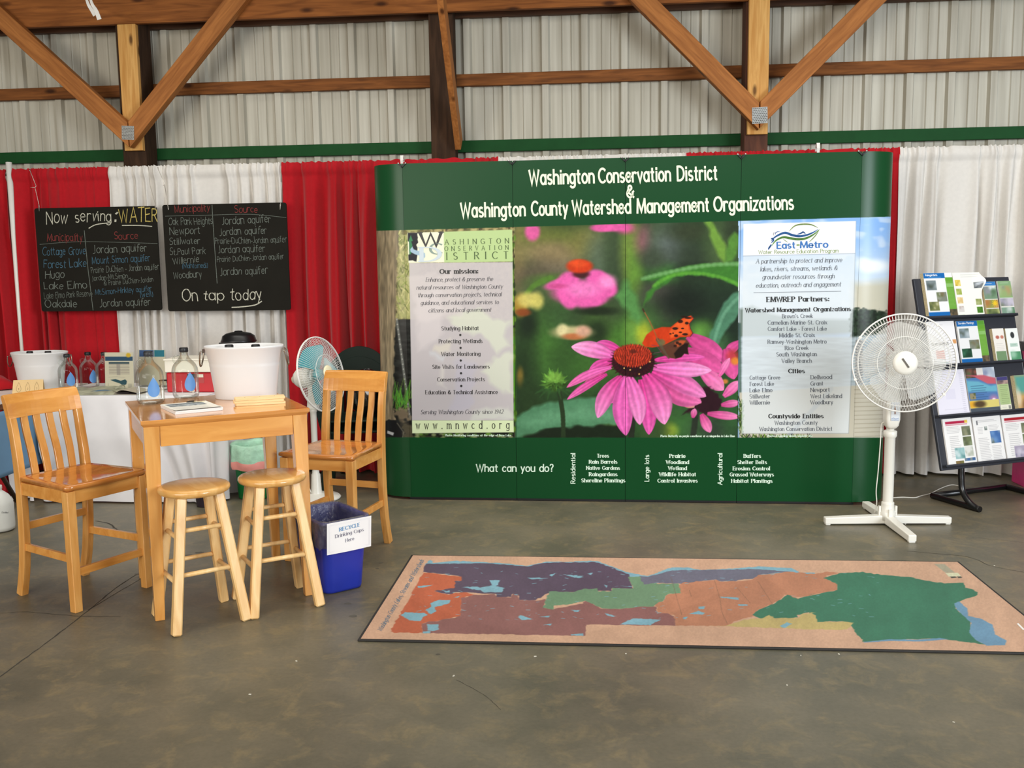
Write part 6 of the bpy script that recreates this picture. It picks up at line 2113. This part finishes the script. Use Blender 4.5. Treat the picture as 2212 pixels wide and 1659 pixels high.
# ---- white fan at the right, four-legged base
FX, FY = 1.745, 5.715
t = thing('pedestal_fan', 'white pedestal fan with cross base in front of the brochure rack', 'fan', (FX, FY, 0), R(3))
for k, L_ in enumerate((.372, .372, .395, .385)):
    a = (0, math.pi, -math.pi / 2, math.pi / 2)[k]
    o = MB()
    o.bar((.02, 0, .034), (L_, 0, .026), .052, .050, .046, .038, xdir=(0, 1, 0))
    o.box((L_ - .018, 0, .004), (.030, .038, .010))
    ob = o.build('base_leg', M_FANW, t, bevel=.006)
    ob.rotation_euler = (0, 0, a)
m = MB().lathe([(0, .03), (.046, .03), (.046, .075), (.040, .085), (.036, .125), (.036, .135), (.030, .140)], 32)
m.box((.048, 0, .085), (.012, .020, .055))
m.box((-.048, 0, .085), (.012, .020, .055))
m.box((0, -.048, .07), (.020, .012, .06))
m.build('base_hub', M_FANW, t)
m = MB().lathe([(.030, .12), (.030, .525), (.034, .53), (.038, .54), (.038, .565), (.032, .57), (.022, .572), (.022, .66), (0, .66)], 28)
m.build('pole', M_FANW, t)
# control box and neck
m = MB().loft([[(x, y - .012, z) for x, y in rrect(w, d, .018, 4)] for w, d, z in ((.05, .05, .585), (.074, .066, .602), (.086, .076, .64), (.086, .076, .75), (.072, .066, .80))], 0, True)
m.build('control_box', M_FANW, t)
m = MB().box((.006, -.0525, .69), (.050, .004, .11))
m.build('control_plate', plain('pale_grey', (214, 218, 222), .4), t, bevel=.002)
MB().box((.004, -.0555, .70), (.006, .004, .05)).build('speed_slider', plain('slider', (150, 110, 90), .5), t)
m = MB()
for k in range(3):
    ribbon(m, 0, [(-.016, .650 - k * .006), (-.004, .653 - k * .006), (.008, .649 - k * .006), (.026, .652 - k * .006)], .002, lambda u, v: (u, -.0553, v))
m.build('wave_mark', plain('wave_blue', (96, 128, 170), .5), t)
ax = Vector((-.195, -.977, .078)).normalized()
hub = Vector((.031, -.071, .979))
Mh = axis_matrix(hub, ax)
m = MB().lathe([(0, -.150), (.055, -.145), (.070, -.12), (.072, -.06), (.062, -.02), (0, -.02)], 32).xf(Mh)
m.build('motor_housing', M_FANW, t)
m = MB().bar((.002, -.004, .78), (.03, .03, .97), .066, .05, .055, .05)
m.build('neck', M_FANW, t, bevel=.008)
RF = .281
guard(RF, .045, 1, 100, .050, (.150, .250), .0045, .045).xf(Mh).build('front_guard', M_FANWIRE, t)
guard(RF, .060, -1, 100, .060, (.150, .250), .0045, .040).xf(Mh).build('rear_guard', M_FANWIRE, t)
MB().lathe([(0, .102), (.050, .100), (.066, .094), (.068, .088), (.06, .084), (0, .084)], 40).xf(Mh).build('badge_disc', M_FANW, t)
MB().box((0, 0, .103), (.010, .062, .003), 0, Matrix.Rotation(.6, 3, 'Z')).xf(Mh).build('badge_mark', plain('badge_grey', (90, 84, 76), .4), t)
for k in range(5):
    blade(.238, .045, .95, 1.30, .30, k * 2 * math.pi / 5 + .3).xf(Mh @ Matrix.Translation((0, 0, .03))).build('blade', M_CLEAR, t)
MB().lathe([(0, .055), (.035, .05), (.045, .03), (.045, .0), (0, 0)], 24).xf(Mh).build('blade_hub', M_CLEAR, t)
for a in (.9, 2.6, 3.5, 5.6):
    MB().box((RF * math.cos(a), RF * math.sin(a), .043), (.016, .010, .014), 0, Matrix.Rotation(a, 3, 'Z')).xf(Mh).build('guard_clip', M_FANW, t)
cd = catmull([(-.035, .0, .62), (-.050, .01, .60), (-.052, .01, .5), (-.060, .01, .32), (-.064, .02, .2), (-.055, .03, .12), (-.06, .05, .05), (-.05, .10, .006), (.06, .08, .005), (.12, .03, .005), (.10, -.02, .005)], 6)
MB().tube([tuple(p) for p in cd], .0032, 6).build('power_cord', M_FANW, t)
# loose white cord on the floor behind it
P_ = [on_z(x, y, .004) for x, y in ((1922, 1076), (1948, 1074), (1975, 1075), (1990, 1071), (2010, 1066), (2030, 1056), (2052, 1048), (2068, 1049), (2080, 1056))]
o = MB().tube([tuple(p) for p in catmull(P_, 6)], .0032, 6).build('loose_cable', M_FANW)
tag(o, 'thin white cord lying on the floor under the brochure rack', 'cord')

# ---- fan with teal blades behind the table
LX, LY = -1.905, 6.245
t = thing('pedestal_fan', 'white pedestal fan with teal blades behind the tall table', 'fan', (LX, LY, 0), 0)
MB().lathe([(0, .002), (.160, .002), (.165, .010), (.156, .020), (.09, .032), (.05, .040), (0, .042)], 56).build('base', M_FANW, t)
MB().lathe([(.042, .036), (.036, .06), (.030, .17), (.024, .18), (.024, .20)], 28).build('base_collar', M_FANW, t)
MB().lathe([(.021, .15), (.021, .60), (.025, .605), (.025, .63), (.0, .632)], 24).build('pole', M_FANW, t)
ax2 = Vector((.927, -.319, .196)).normalized()
hub2 = Vector((.039, -.031, .857))
Mh2 = axis_matrix(hub2, ax2)
m = MB().bar((0, 0, .62), (.0, .0, .80), .07, .06, .05, .05)
m.build('neck', M_FANW, t, bevel=.01)
MB().lathe([(0, -.165), (.05, -.16), (.066, -.135), (.068, -.05), (.05, -.02), (0, -.02)], 32).xf(Mh2).build('motor_housing', M_FANW, t)
MB().lathe([(0, -.195), (.025, -.19), (.03, -.16), (0, -.16)], 20).xf(Mh2).build('motor_knob', plain('cream_knob', (222, 210, 180), .4), t)
RL = .253
guard(RL, .055, 1, 90, .040, (.125,), .0045, .045).xf(Mh2).build('front_guard', M_FANWIRE, t)
guard(RL, .060, -1, 90, .050, (.125,), .0045, .040).xf(Mh2).build('rear_guard', M_FANWIRE, t)
MB().lathe([(0, .108), (.042, .107), (.052, .102), (.050, .096), (0, .096)], 36).xf(Mh2).build('badge_disc', plain('cream_disc', (234, 226, 190), .4, var=.02), t)
for k in range(3):
    blade(.212, .04, .9, 1.35, .40, k * 2 * math.pi / 3 + 1.9).xf(Mh2 @ Matrix.Translation((0, 0, .03))).build('blade', M_TEAL, t)
MB().lathe([(0, .055), (.03, .05), (.04, .03), (.04, .0), (0, 0)], 24).xf(Mh2).build('blade_hub', M_TEAL, t)
cd = catmull([(-.03, .0, .74), (-.05, .02, .6), (-.06, .0, .4), (-.085, -.02, .2), (-.05, -.02, .1), (-.03, -.03, .05)], 6)
MB().tube([tuple(p) for p in cd], .003, 6).build('power_cord', M_FANW, t)


# ================================================================ green plastic chairs with a bag on them
M_DKGREEN = plain('dark_green_resin', (12, 30, 22), .5, spec=.2, var=.08)


def resin_chair(label, loc, rz):
    t = thing('resin_chair', label, 'chair', loc, rz, 'stacked dark green plastic chairs')
    m = MB()
    m.loft([[(x * .98, y, z) for x, y in rrect(.46, .44, .06, 5)] for z in (.425, .432, .44)], 0, True)
    m.build('seat', M_DKGREEN, t)
    for sx in (-1, 1):
        MB().bar((sx * .235, -.215, 0), (sx * .20, -.18, .43), .045, .03, .05, .04).build('leg', M_DKGREEN, t, bevel=.006)
        MB().bar((sx * .225, .24, 0), (sx * .20, .18, .43), .045, .03, .05, .04).build('leg', M_DKGREEN, t, bevel=.006)
        am = catmull([(sx * .215, -.20, .43), (sx * .245, -.20, .56), (sx * .255, -.16, .635), (sx * .258, 0, .645), (sx * .245, .17, .66), (sx * .22, .22, .70)], 5)
        MB().sweep_rect([tuple(p) for p in am], .05, .016, xdir=(1, 0, 0)).build('armrest', M_DKGREEN, t, bevel=.004)
    # round topped back with upright slots
    bk = MB()
    N_ = 7
    xs = np.linspace(-.22, .22, N_ * 2 + 1)
    zt = lambda x: .60 + .32 * math.sqrt(max(0, 1 - (x / .255) ** 2)) ** .9
    yb = lambda x, z: .185 + (z - .43) * .16 - .5 * x * x
    for k in range(0, N_ * 2, 2):
        xa, xb = xs[k] - .004, xs[k + 1] + .012
        zc = min(zt(xa), zt(xb)) - .10
        zz = np.linspace(.44, max(zc, .50), 7)
        bk.loft([[(xa, yb(xa, z), z), (xb, yb(xb, z), z), (xb, yb(xb, z) + .008, z), (xa, yb(xa, z) + .008, z)] for z in zz], 0)
    rim = []
    for k in range(25):
        x = -.238 + .476 * k / 24
        z1, z0 = zt(x), zt(x) - (.155 + .02 * math.cos(x * 6))
        rim.append([(x, yb(x, z0), z0), (x, yb(x, z1), z1), (x, yb(x, z1) + .014, z1), (x, yb(x, z0) + .010, z0)])
    bk.loft(rim, 0, False)
    bk.build('backrest', M_DKGREEN, t, bevel=.002)
    return t


resin_chair('dark green plastic chair behind the wooden bar chair, lower of two stacked', (-1.695, 6.63, 0), R(10))
resin_chair('dark green plastic chair stacked on top of its twin, with a black bag on it', (-1.698, 6.650, .075), R(10))
M_BIN = plain('black_bag', (10, 10, 9), .12, spec=.9, var=.1)
m = MB()
N_, Mv = 40, 22
rings = []
for i in range(Mv + 1):
    s = i / Mv
    th = math.pi * (s * .98 + .01)
    ring_ = []
    for k in range(N_):
        a = k / N_ * 2 * math.pi
        n1 = float(vnoise(np.array([a * 3.2 + 10]), np.array([s * 7.0]), 3)[0] - .5) if k not in (0,) else float(vnoise(np.array([10.0]), np.array([s * 7.0]), 3)[0] - .5)
        wv = 1 + .22 * n1 * min(1, k * (N_ - k) / 60) + .05 * math.sin(5 * a + s * 9)
        ring_.append((.135 * math.sin(th) * math.cos(a) * wv, .11 * math.sin(th) * math.sin(a) * wv, .17 - .17 * math.cos(th) * (1 + .1 * n1)))
    rings.append(ring_)
m.loft(rings[::-1], 0, True)
o = m.build('plastic_bag', M_BIN, subdiv=1)
o.location, o.rotation_euler = (-1.615, 6.605, .516), (0, 0, .3)
tag(o, 'shiny crumpled black plastic bag on the dark green chairs', 'bag')

# ================================================================ brochure rack
M_RACK = plain('rack_black', (44, 46, 54), .5, var=.05)
M_TUBE = plain('black_tube', (18, 18, 20), .28, spec=.6, var=.05)
RO, RA = np.array([2.168, 6.043, 0.0]), R(25)
re, rb_ = np.array([math.cos(RA), math.sin(RA), 0]), np.array([-math.sin(RA), math.cos(RA), 0])
Z0, RISE, BACK, RW = .256, 1.195, .30, .80
SL = math.hypot(RISE, BACK)
rs_ = rb_ * BACK / SL + np.array([0, 0, 1]) * RISE / SL      # up the slope
rn = np.cross(re, rs_)                                          # out of the panel, to the viewer
if rn @ (_o - RO) < 0:
    rn = -rn
P0 = RO + np.array([0, 0, Z0])


def rk(x, y, d=0.0):
    p = on_plane(x, y, P0 + rn * d, rn) - P0
    return float(p @ re), float(p @ rs_)


rack = thing('brochure_rack', 'black slanted literature rack on a tube stand, right of the white fan', 'rack', RO, RA)
TILT = math.atan2(BACK, RISE)
# panel frame: x along the rack, y up the slope, z out of the panel
PM = Matrix.Translation((0, 0, Z0)) @ Matrix(((1, 0, 0, 0), (0, BACK / SL, -RISE / SL, 0), (0, RISE / SL, BACK / SL, 0), (0, 0, 0, 1)))
m = MB().span((0, 0, -.022), (RW, SL, -.001)).xf(PM)
m.build('back_panel', M_RACK, rack, bevel=.004)
rows = [rk(2007, 687)[1], rk(2078, 787)[1], rk(2030, 899)[1], rk(2049, 1006)[1]]
for tt in rows:
    m = MB()
    m.span((.008, tt - .012, 0), (RW - .008, tt - .004, .034))
    m.span((.008, tt - .012, .028), (RW - .008, tt + .006, .034))
    m.xf(PM).build('shelf', M_RACK, rack)
for px_, L0 in ((2087, .0), (2195, .0)):
    x0 = rk(px_, 1015)[0] if px_ < 2190 else rk(2087, 1015)[0] + .645
    top = PM @ Vector((x0, .10, -.035))
    # leg drops, sweeps forward to the floor and turns back as a runner
    pts = [(x0, top.y + .18, .256 + .75), (x0, top.y, top.z), (x0, .035, .20), (x0, .020, .11), (x0, -.03, .050), (x0, -.09, .022), (x0, -.12, .019)]
    pts = [tuple(p) for p in catmull(pts, 6)] + [(x0, -.125, .019)]
    MB().tube(pts, .019, 14).build('leg', M_TUBE, rack)
    MB().tube([tuple(p) for p in catmull([(x0, -.12, .019), (x0, -.06, .019), (x0, .12, .019), (x0, .27, .019)], 4)], .019, 14).build('runner', M_TUBE, rack)
xa = rk(2087, 1015)[0]
MB().tube([(xa, .27, .019), (xa + .645, .27, .019)], .019, 14).build('cross_tube', M_TUBE, rack)

PRN = painted('cover_print', .3, .4, .2)
M_EDGE = plain('paper_edge', (206, 190, 150), .8, var=.2, scale=200)


def cover_paint(kind, c, w, h):
    """c works in a frame 100 wide, y down, h/w*100 high"""
    Hh = 100.0 * h / w
    rr = lambda x0, y0, x1, y1, col, a=1, s=.8: c.poly([(x0, y0), (x1, y0), (x1, y1), (x0, y1)], col, s, a)
    rg = np.random.default_rng(sum(map(ord, kind)))

    def photo(x0, y0, x1, y1, cols):
        y1 = max(y1, y0 + 8)
        rr(x0, y0, x1, y1, cols[0])
        for k in range(9):
            i = c.sel(x0, y0, x1, y1)
            cx, cy = rg.uniform(x0, x1), rg.uniform(y0, y1)
            if len(i):
                d = np.hypot(c.X[i] - cx, c.Y[i] - cy) / ((x1 - x0) * rg.uniform(.12, .35))
                c.mix(i, np.clip(1.3 - d, 0, 1) * .9, cols[k % len(cols)])

    def lines(x0, y0, x1, n, st, col=(150, 146, 150), a=.6):
        for k in range(n):
            c.line([(x0, y0 + k * st), (x0 + (x1 - x0) * rg.uniform(.75, 1), y0 + k * st)], st * .28, col, a, .5)
    GRAY, OLV = [(126, 138, 142), (90, 100, 104), (160, 170, 172), (70, 80, 70)], [(120, 126, 80), (150, 150, 96), (86, 96, 60), (190, 186, 150)]
    if kind in ('raingardens', 'shoreline'):
        rr(0, 0, 74, 15, (22, 104, 178)); rr(0, Hh - 13, 74, Hh, (22, 104, 178))
        rr(74, 0, 100, 13, (250, 250, 250) if kind == 'raingardens' else (96, 160, 56)); rr(74, 13, 100, Hh - 18, (112, 168, 64))
        rr(74, 13, 100, 24, (104, 164, 52)); rr(75, 30, 99, 40, (150, 198, 120), .8)
        lines(76, 45, 98, 14, (Hh - 70) / 14, (150, 190, 110), .5)
        photo(74, Hh - 20, 100, Hh, [(96, 82, 62), (130, 110, 84), (60, 62, 50)])
        photo(6, 21, 40, 48, GRAY if kind == 'raingardens' else [(140, 156, 164), (100, 116, 110), (190, 200, 206), (80, 90, 80)])
        photo(36, 54, 71, 80, [(128, 134, 120), (176, 180, 170), (96, 108, 64), (120, 110, 80)])
        photo(6, Hh - 42, 40, Hh - 17, OLV if kind == 'raingardens' else [(40, 84, 60), (60, 110, 84), (30, 60, 44)])
        lines(16, 14.5 * .82, 68, 1, 3, (190, 220, 240), .9)
    elif kind == 'flowers':
        rr(0, 0, 100, Hh, (252, 251, 240))
        lines(30, 7, 94, 2, 6, (190, 190, 190))
        for k, col in enumerate([[(226, 196, 80), (246, 230, 150), (190, 160, 60)], [(160, 176, 84), (190, 200, 120)], [(222, 190, 130), (240, 220, 170)], [(220, 214, 210), (190, 170, 160)], [(176, 198, 150), (206, 222, 190)]]):
            photo(6, 22 + k * 26, 26, 40 + k * 26, col)
        for y, col in ((30, [(120, 124, 126), (80, 86, 90), (160, 164, 166)]), (80, [(150, 160, 96), (180, 186, 130)]), (104, [(90, 140, 50), (60, 110, 40)]), (128, [(96, 92, 100), (180, 176, 186), (60, 60, 66)])):
            photo(74, y, 96, y + 18, col)
    elif kind in ('bluecard', 'greencard'):
        rr(0, 0, 100, Hh, (226, 226, 216))
        if kind == 'bluecard':
            rr(10, 0, 100, 24, (56, 128, 196))
            lines(16, 12, 80, 1, 4, (230, 240, 250), .9)
            photo(0, 30, 100, 105, [(120, 150, 120), (236, 240, 244), (150, 150, 160), (90, 120, 90)])
            photo(0, 110, 100, 160, [(196, 150, 96), (150, 160, 80), (176, 120, 70)])
            for k in range(10):
                a = k * .628
                c.line([(74, 132), (74 + 24 * math.cos(a), 132 + 22 * math.sin(a))], 9, (240, 200, 50), 1, 1, 3)
            photo(0, 166, 100, Hh, [(140, 150, 84), (176, 180, 120), (80, 96, 60)])
        else:
            rr(0, 0, 100, 100, (140, 176, 128))
            lines(16, 12, 80, 1, 4, (230, 240, 226), .9)
            photo(0, 26, 100, 96, [(150, 180, 120), (190, 150, 110), (176, 196, 150), (140, 150, 130)])
            photo(0, 104, 100, 150, [(170, 166, 184), (120, 130, 110), (206, 200, 214)])
            photo(0, 158, 100, Hh, [(130, 160, 140), (206, 216, 210), (90, 130, 96)])
    elif kind == 'whiteform':
        rr(0, 0, 100, Hh, (246, 244, 246))
        lines(40, 10, 60, 1, 3); rr(86, 54, 99, 66, (222, 160, 104))
        for k in range(5):
            photo(8 + k * 13, 62, 18 + k * 13, 70, [(180, 176, 176), (120, 120, 122)])
        rr(20, 84, 50, 108, (220, 120, 110), .9); rr(28, 118, 60, Hh - 6, (150, 176, 160), .8)
    elif kind == 'triorange':
        rr(0, 0, 100, Hh, (244, 238, 230))
        c.blob(38, 60, 16, 12, (190, 110, 96), .3); c.blob(78, 60, 14, 12, (200, 130, 110), .3)
        lines(20, 105, 90, 6, 12, (206, 202, 196), .7)
        rr(8, Hh - 70, 96, Hh, (120, 150, 110))
    elif kind == 'trigreen':
        rr(0, 0, 100, Hh, (248, 250, 246))
        c.blob(52, 44, 16, 20, (58, 62, 62), .15)
        c.poly([(22, 96), (84, 96), (84, 118), (22, 118)], (190, 214, 200), 1)
        lines(30, 107, 80, 1, 3, (90, 150, 120), .8)
        rr(16, 150, 98, 226, (84, 150, 108)); c.blob(36, 168, 26, 22, (176, 214, 190), .8, .8)
        lines(24, 244, 92, 5, 10, (120, 120, 150), .6)
    elif kind == 'whitesheet':
        rr(0, 0, 100, Hh, (238, 234, 246))
        lines(82, 10, 92, 24, 5, (170, 166, 190), .5)
        rr(30, 50, 62, 76, (228, 224, 240), .8)
        lines(20, Hh - 14, 90, 1, 4, (200, 196, 210), .6)
    elif kind == 'magazine':
        rr(0, 0, 100, Hh, (84, 124, 178))
        photo(0, 0, 40, 26, [(70, 60, 50), (150, 90, 80), (90, 100, 70)]); rr(38, 0, 62, 26, (232, 226, 220)); photo(60, 0, 100, 30, [(180, 190, 206), (226, 230, 236), (140, 150, 180)])
        c.poly([(0, 18), (30, 24), (70, 44), (100, 46), (100, 30), (60, 20)], (200, 96, 110), 2)
        c.poly([(0, 32), (40, 36), (80, 50), (100, 48), (100, 66), (0, 62)], (110, 178, 200), 3)
        lines(12, 48, 66, 8, 6, (50, 80, 116), .6)
        c.blob(84, 88, 14, 12, (206, 130, 170), .8, .8); c.blob(84, 88, 6, 5, (250, 236, 240), .5)
        rr(0, Hh - 32, 100, Hh - 12, (222, 206, 120)); c.blob(10, Hh - 22, 14, 9, (230, 170, 50), .5); c.blob(34, Hh - 22, 20, 9, (84, 66, 44), .5)
        rr(0, Hh - 12, 100, Hh, (78, 86, 96)); lines(60, Hh - 5, 98, 1, 2, (150, 160, 170))
        photo(4, Hh - 52, 24, Hh - 36, [(150, 140, 110), (90, 100, 60)])
    elif kind == 'health':
        rr(0, 0, 100, Hh, (176, 196, 140)); rr(0, 0, 100, 26, (70, 66, 120)); photo(0, 26, 100, 52, [(140, 110, 110), (90, 76, 86), (190, 160, 150)])
        lines(20, 64, 92, 14, 13, (130, 150, 100), .7); rr(0, Hh - 42, 100, Hh, (238, 234, 214)); rr(72, Hh - 34, 92, Hh - 10, (150, 150, 140)); lines(14, Hh - 30, 60, 2, 8)
    elif kind == 'teal':
        rr(0, 0, 100, Hh, (206, 160, 96)); c.poly([(0, 0), (100, 0), (100, 90), (0, 80)], (90, 160, 150), 14); c.blob(70, 140, 40, 30, (96, 70, 50), .6); c.blob(10, 100, 16, 40, (230, 220, 200), .6, .7)
    elif kind in ('redsheet', 'redsheet2', 'bluepic'):
        rr(0, 0, 100, Hh, (242, 240, 238))
        if kind != 'bluepic':
            rr(8, 8, 76 if kind == 'redsheet' else 80, 15, (186, 36, 74) if kind == 'redsheet' else (176, 30, 44)); rr(8, 17, 84, 19, (206, 110, 130))
            if kind == 'redsheet':
                rr(76, 7, 86, 15, (236, 200, 80))
            lines(10, 24, 56, 5, 4); lines(16, 50, 56, 12, 5)
            photo(62, 24, 92, 50, [(120, 124, 100), (96, 104, 80), (150, 150, 120)]); photo(62, 53, 92, 78, [(110, 120, 84), (140, 150, 120), (90, 96, 70)])
            photo(28, 82, 62, 112, [(150, 190, 190), (90, 140, 140), (206, 222, 222)] if kind == 'redsheet' else [(170, 160, 180), (130, 126, 150), (206, 200, 214)]); photo(64, 80, 92, 108, [(222, 222, 216), (180, 186, 170)])
            photo(26, 118, 54, Hh - 12, [(140, 116, 74), (110, 90, 56), (120, 120, 70)]); photo(58, 112, 96, Hh - 10, [(120, 150, 180), (60, 100, 150), (150, 150, 140)])
        else:
            lines(14, 10, 90, 2, 4); rr(12, 10, 17, 22, (120, 120, 124)); photo(38, 28, 48, 38, [(120, 130, 126), (190, 196, 190)])
            photo(56, 42, 92, 76, [(70, 110, 170), (110, 150, 200), (90, 100, 80), (140, 160, 180)])
            lines(14, 30, 34, 5, 4); lines(54, 26, 92, 4, 4); lines(12, 60, 52, 20, 4.6); lines(56, 84, 92, 12, 4.6)
    return c


def brochure(label, kind, TL, TR, BL, BR, thick, curl=0.0, name='brochure', title=None):
    d = thick
    a, b_, c_, e_ = rk(*TL, d), rk(*TR, d), rk(*BL, d), rk(*BR, d)
    x0, x1 = (a[0] + c_[0]) / 2, (b_[0] + e_[0]) / 2
    row = min(rows, key=lambda r: abs(r - (c_[1] + e_[1]) / 2))
    t0, t1 = row, (a[1] + b_[1]) / 2
    w, h = x1 - x0, t1 - t0
    base = P0 + re * ((x0 + x1) / 2) + rs_ * t0
    t = thing(name, label, 'brochure', base, RA, 'brochures in the black rack')
    LM = Matrix(((1, 0, 0, 0), (0, BACK / SL, -RISE / SL, 0), (0, RISE / SL, BACK / SL, 0), (0, 0, 0, 1)))
    m = MB().span((-w / 2, .001, .0008), (w / 2, h, d - .0008)).xf(LM)
    m.build('pages', M_EDGE if thick > .012 else M_PAPER, t)
    nx, ny = max(24, int(w / .0026)), max(30, int(h / .0026))
    U, V = np.meshgrid(np.linspace(0, 1, nx), np.linspace(0, 1, ny))
    c = Paint(U.ravel() * 100, (1 - V.ravel()) * 100 * h / w, (240, 240, 240))
    cover_paint(kind, c, w, h)
    zz = np.full_like(U, d) + .004 * np.sin(U * 3.1) * 0
    X, Y, Zc = (U - .5) * w, .001 + V * (h - .001), zz
    if curl:
        k = np.clip((U - .72) / .28, 0, 1) * np.exp(-((V - .78) / .16) ** 2)
        Zc = Zc + curl * k ** 1.3
        X = X + curl * .5 * k
    Pq = np.stack([X, Y, Zc], -1).reshape(-1, 3)
    Mn = np.array(LM)[:3, :3]
    Pq = (Pq @ Mn.T).reshape(ny, nx, 3)
    cv = grid_mesh('cover', Pq, c.C, PRN, t)
    if title:
        m = MB()
        for s, u0, v0, u1, cap in title:
            f = lambda u, v: tuple(Mn @ np.array([(u / 100 - .5) * w, h - v / 100 * w, d + .0007]))
            write(m, 0, s, (u0, v0), (u1, v0), cap, f, 'sansb')
        join_into(cv, m, [plain('title_white', (240, 246, 250), .5)])
    return t


brochure('thick stack of brochures titled Raingardens at the top left of the rack', 'raingardens', (1994.4, 590.2), (2056.5, 589), (2007, 686), (2068.5, 682), .028, title=[('Raingardens', 7, 8.5, 48, 5.5)])
brochure('white sheet with flower photos and a curled corner on the top shelf of the rack', 'flowers', (2057, 589), (2113.7, 588.4), (2069.5, 682.5), (2127, 680), .016, curl=.035)
brochure('narrow brochure with blue header and yellow flower on the top shelf of the rack', 'bluecard', (2122, 609), (2151, 607.7), (2132.4, 680.7), (2159, 679), .020)
brochure('narrow green brochure at the right end of the top shelf of the rack', 'greencard', (2156, 607.7), (2184, 606), (2163.8, 679), (2192, 677), .012)
brochure('white flyer with a red block, behind the fan on the second shelf of the rack', 'whiteform', (1999.8, 695.7), (2060.7, 692.7), (2014.7, 791), (2072.6, 785.5), .012)
brochure('blue and green brochure titled Shoreline Plantings on the second shelf of the rack', 'shoreline', (2066, 694), (2124.6, 692), (2078, 786.3), (2140, 783.7), .012, title=[('Shoreline Plantings', 6, 8.5, 62, 5.5)])
brochure('slim leaflet with two pinkish red marks on the second shelf of the rack', 'triorange', (2143, 710), (2168, 709), (2153, 782.5), (2177, 781.8), .024)
brochure('slim white leaflet with dark oval and green square on the second shelf of the rack', 'trigreen', (2172, 709.6), (2198, 708.4), (2181, 782.5), (2207, 780.7), .014)
brochure('plain pale lilac form sheet on the third shelf of the rack', 'whitesheet', (2014.7, 801), (2082, 797.4), (2030, 898), (2094, 892), .012)
brochure('glossy blue magazine with flowers on the third shelf of the rack', 'magazine', (2084.4, 795), (2147, 793.7), (2097, 892), (2161, 887), .010)
brochure('slim pale green leaflet with purple header on the third shelf of the rack', 'health', (2152, 814.7), (2176, 812.5), (2163, 887.8), (2186, 885.6), .010)
brochure('teal and orange booklet at the right edge on the third shelf of the rack', 'teal', (2190.4, 811), (2226, 808.5), (2200.6, 885.6), (2237, 882), .030)
brochure('white fact sheet with crimson bar at the left of the bottom shelf', 'redsheet', (2035.7, 905), (2096, 901.5), (2049.4, 1005.6), (2111.6, 999), .012)
brochure('white fact sheet with one blue photo in the middle of the bottom shelf', 'bluepic', (2100, 901.5), (2160, 897.4), (2113.8, 999), (2173.5, 994), .012)
brochure('white fact sheet with red bar cut off by the right edge on the bottom shelf', 'redsheet2', (2163.7, 897), (2226, 892.5), (2176, 994), (2240, 989), .012)

# pink box beyond the rack, at the right edge
p = on_y(2216, 760, 6.95)
t = thing('pink_box', 'magenta box with black lid at the far right behind the rack', 'box', (p[0] + .045, 6.80, 0))
hz = on_y(2212, 742, 6.70)[2]
MB().span((-.12, -.1, 0), (.12, .1, hz - .06)).build('box_body', plain('magenta_card', (222, 60, 130), .5), t, bevel=.003)
MB().span((-.125, -.105, hz - .06), (.125, .105, hz)).build('lid', M_CAP, t, bevel=.003)
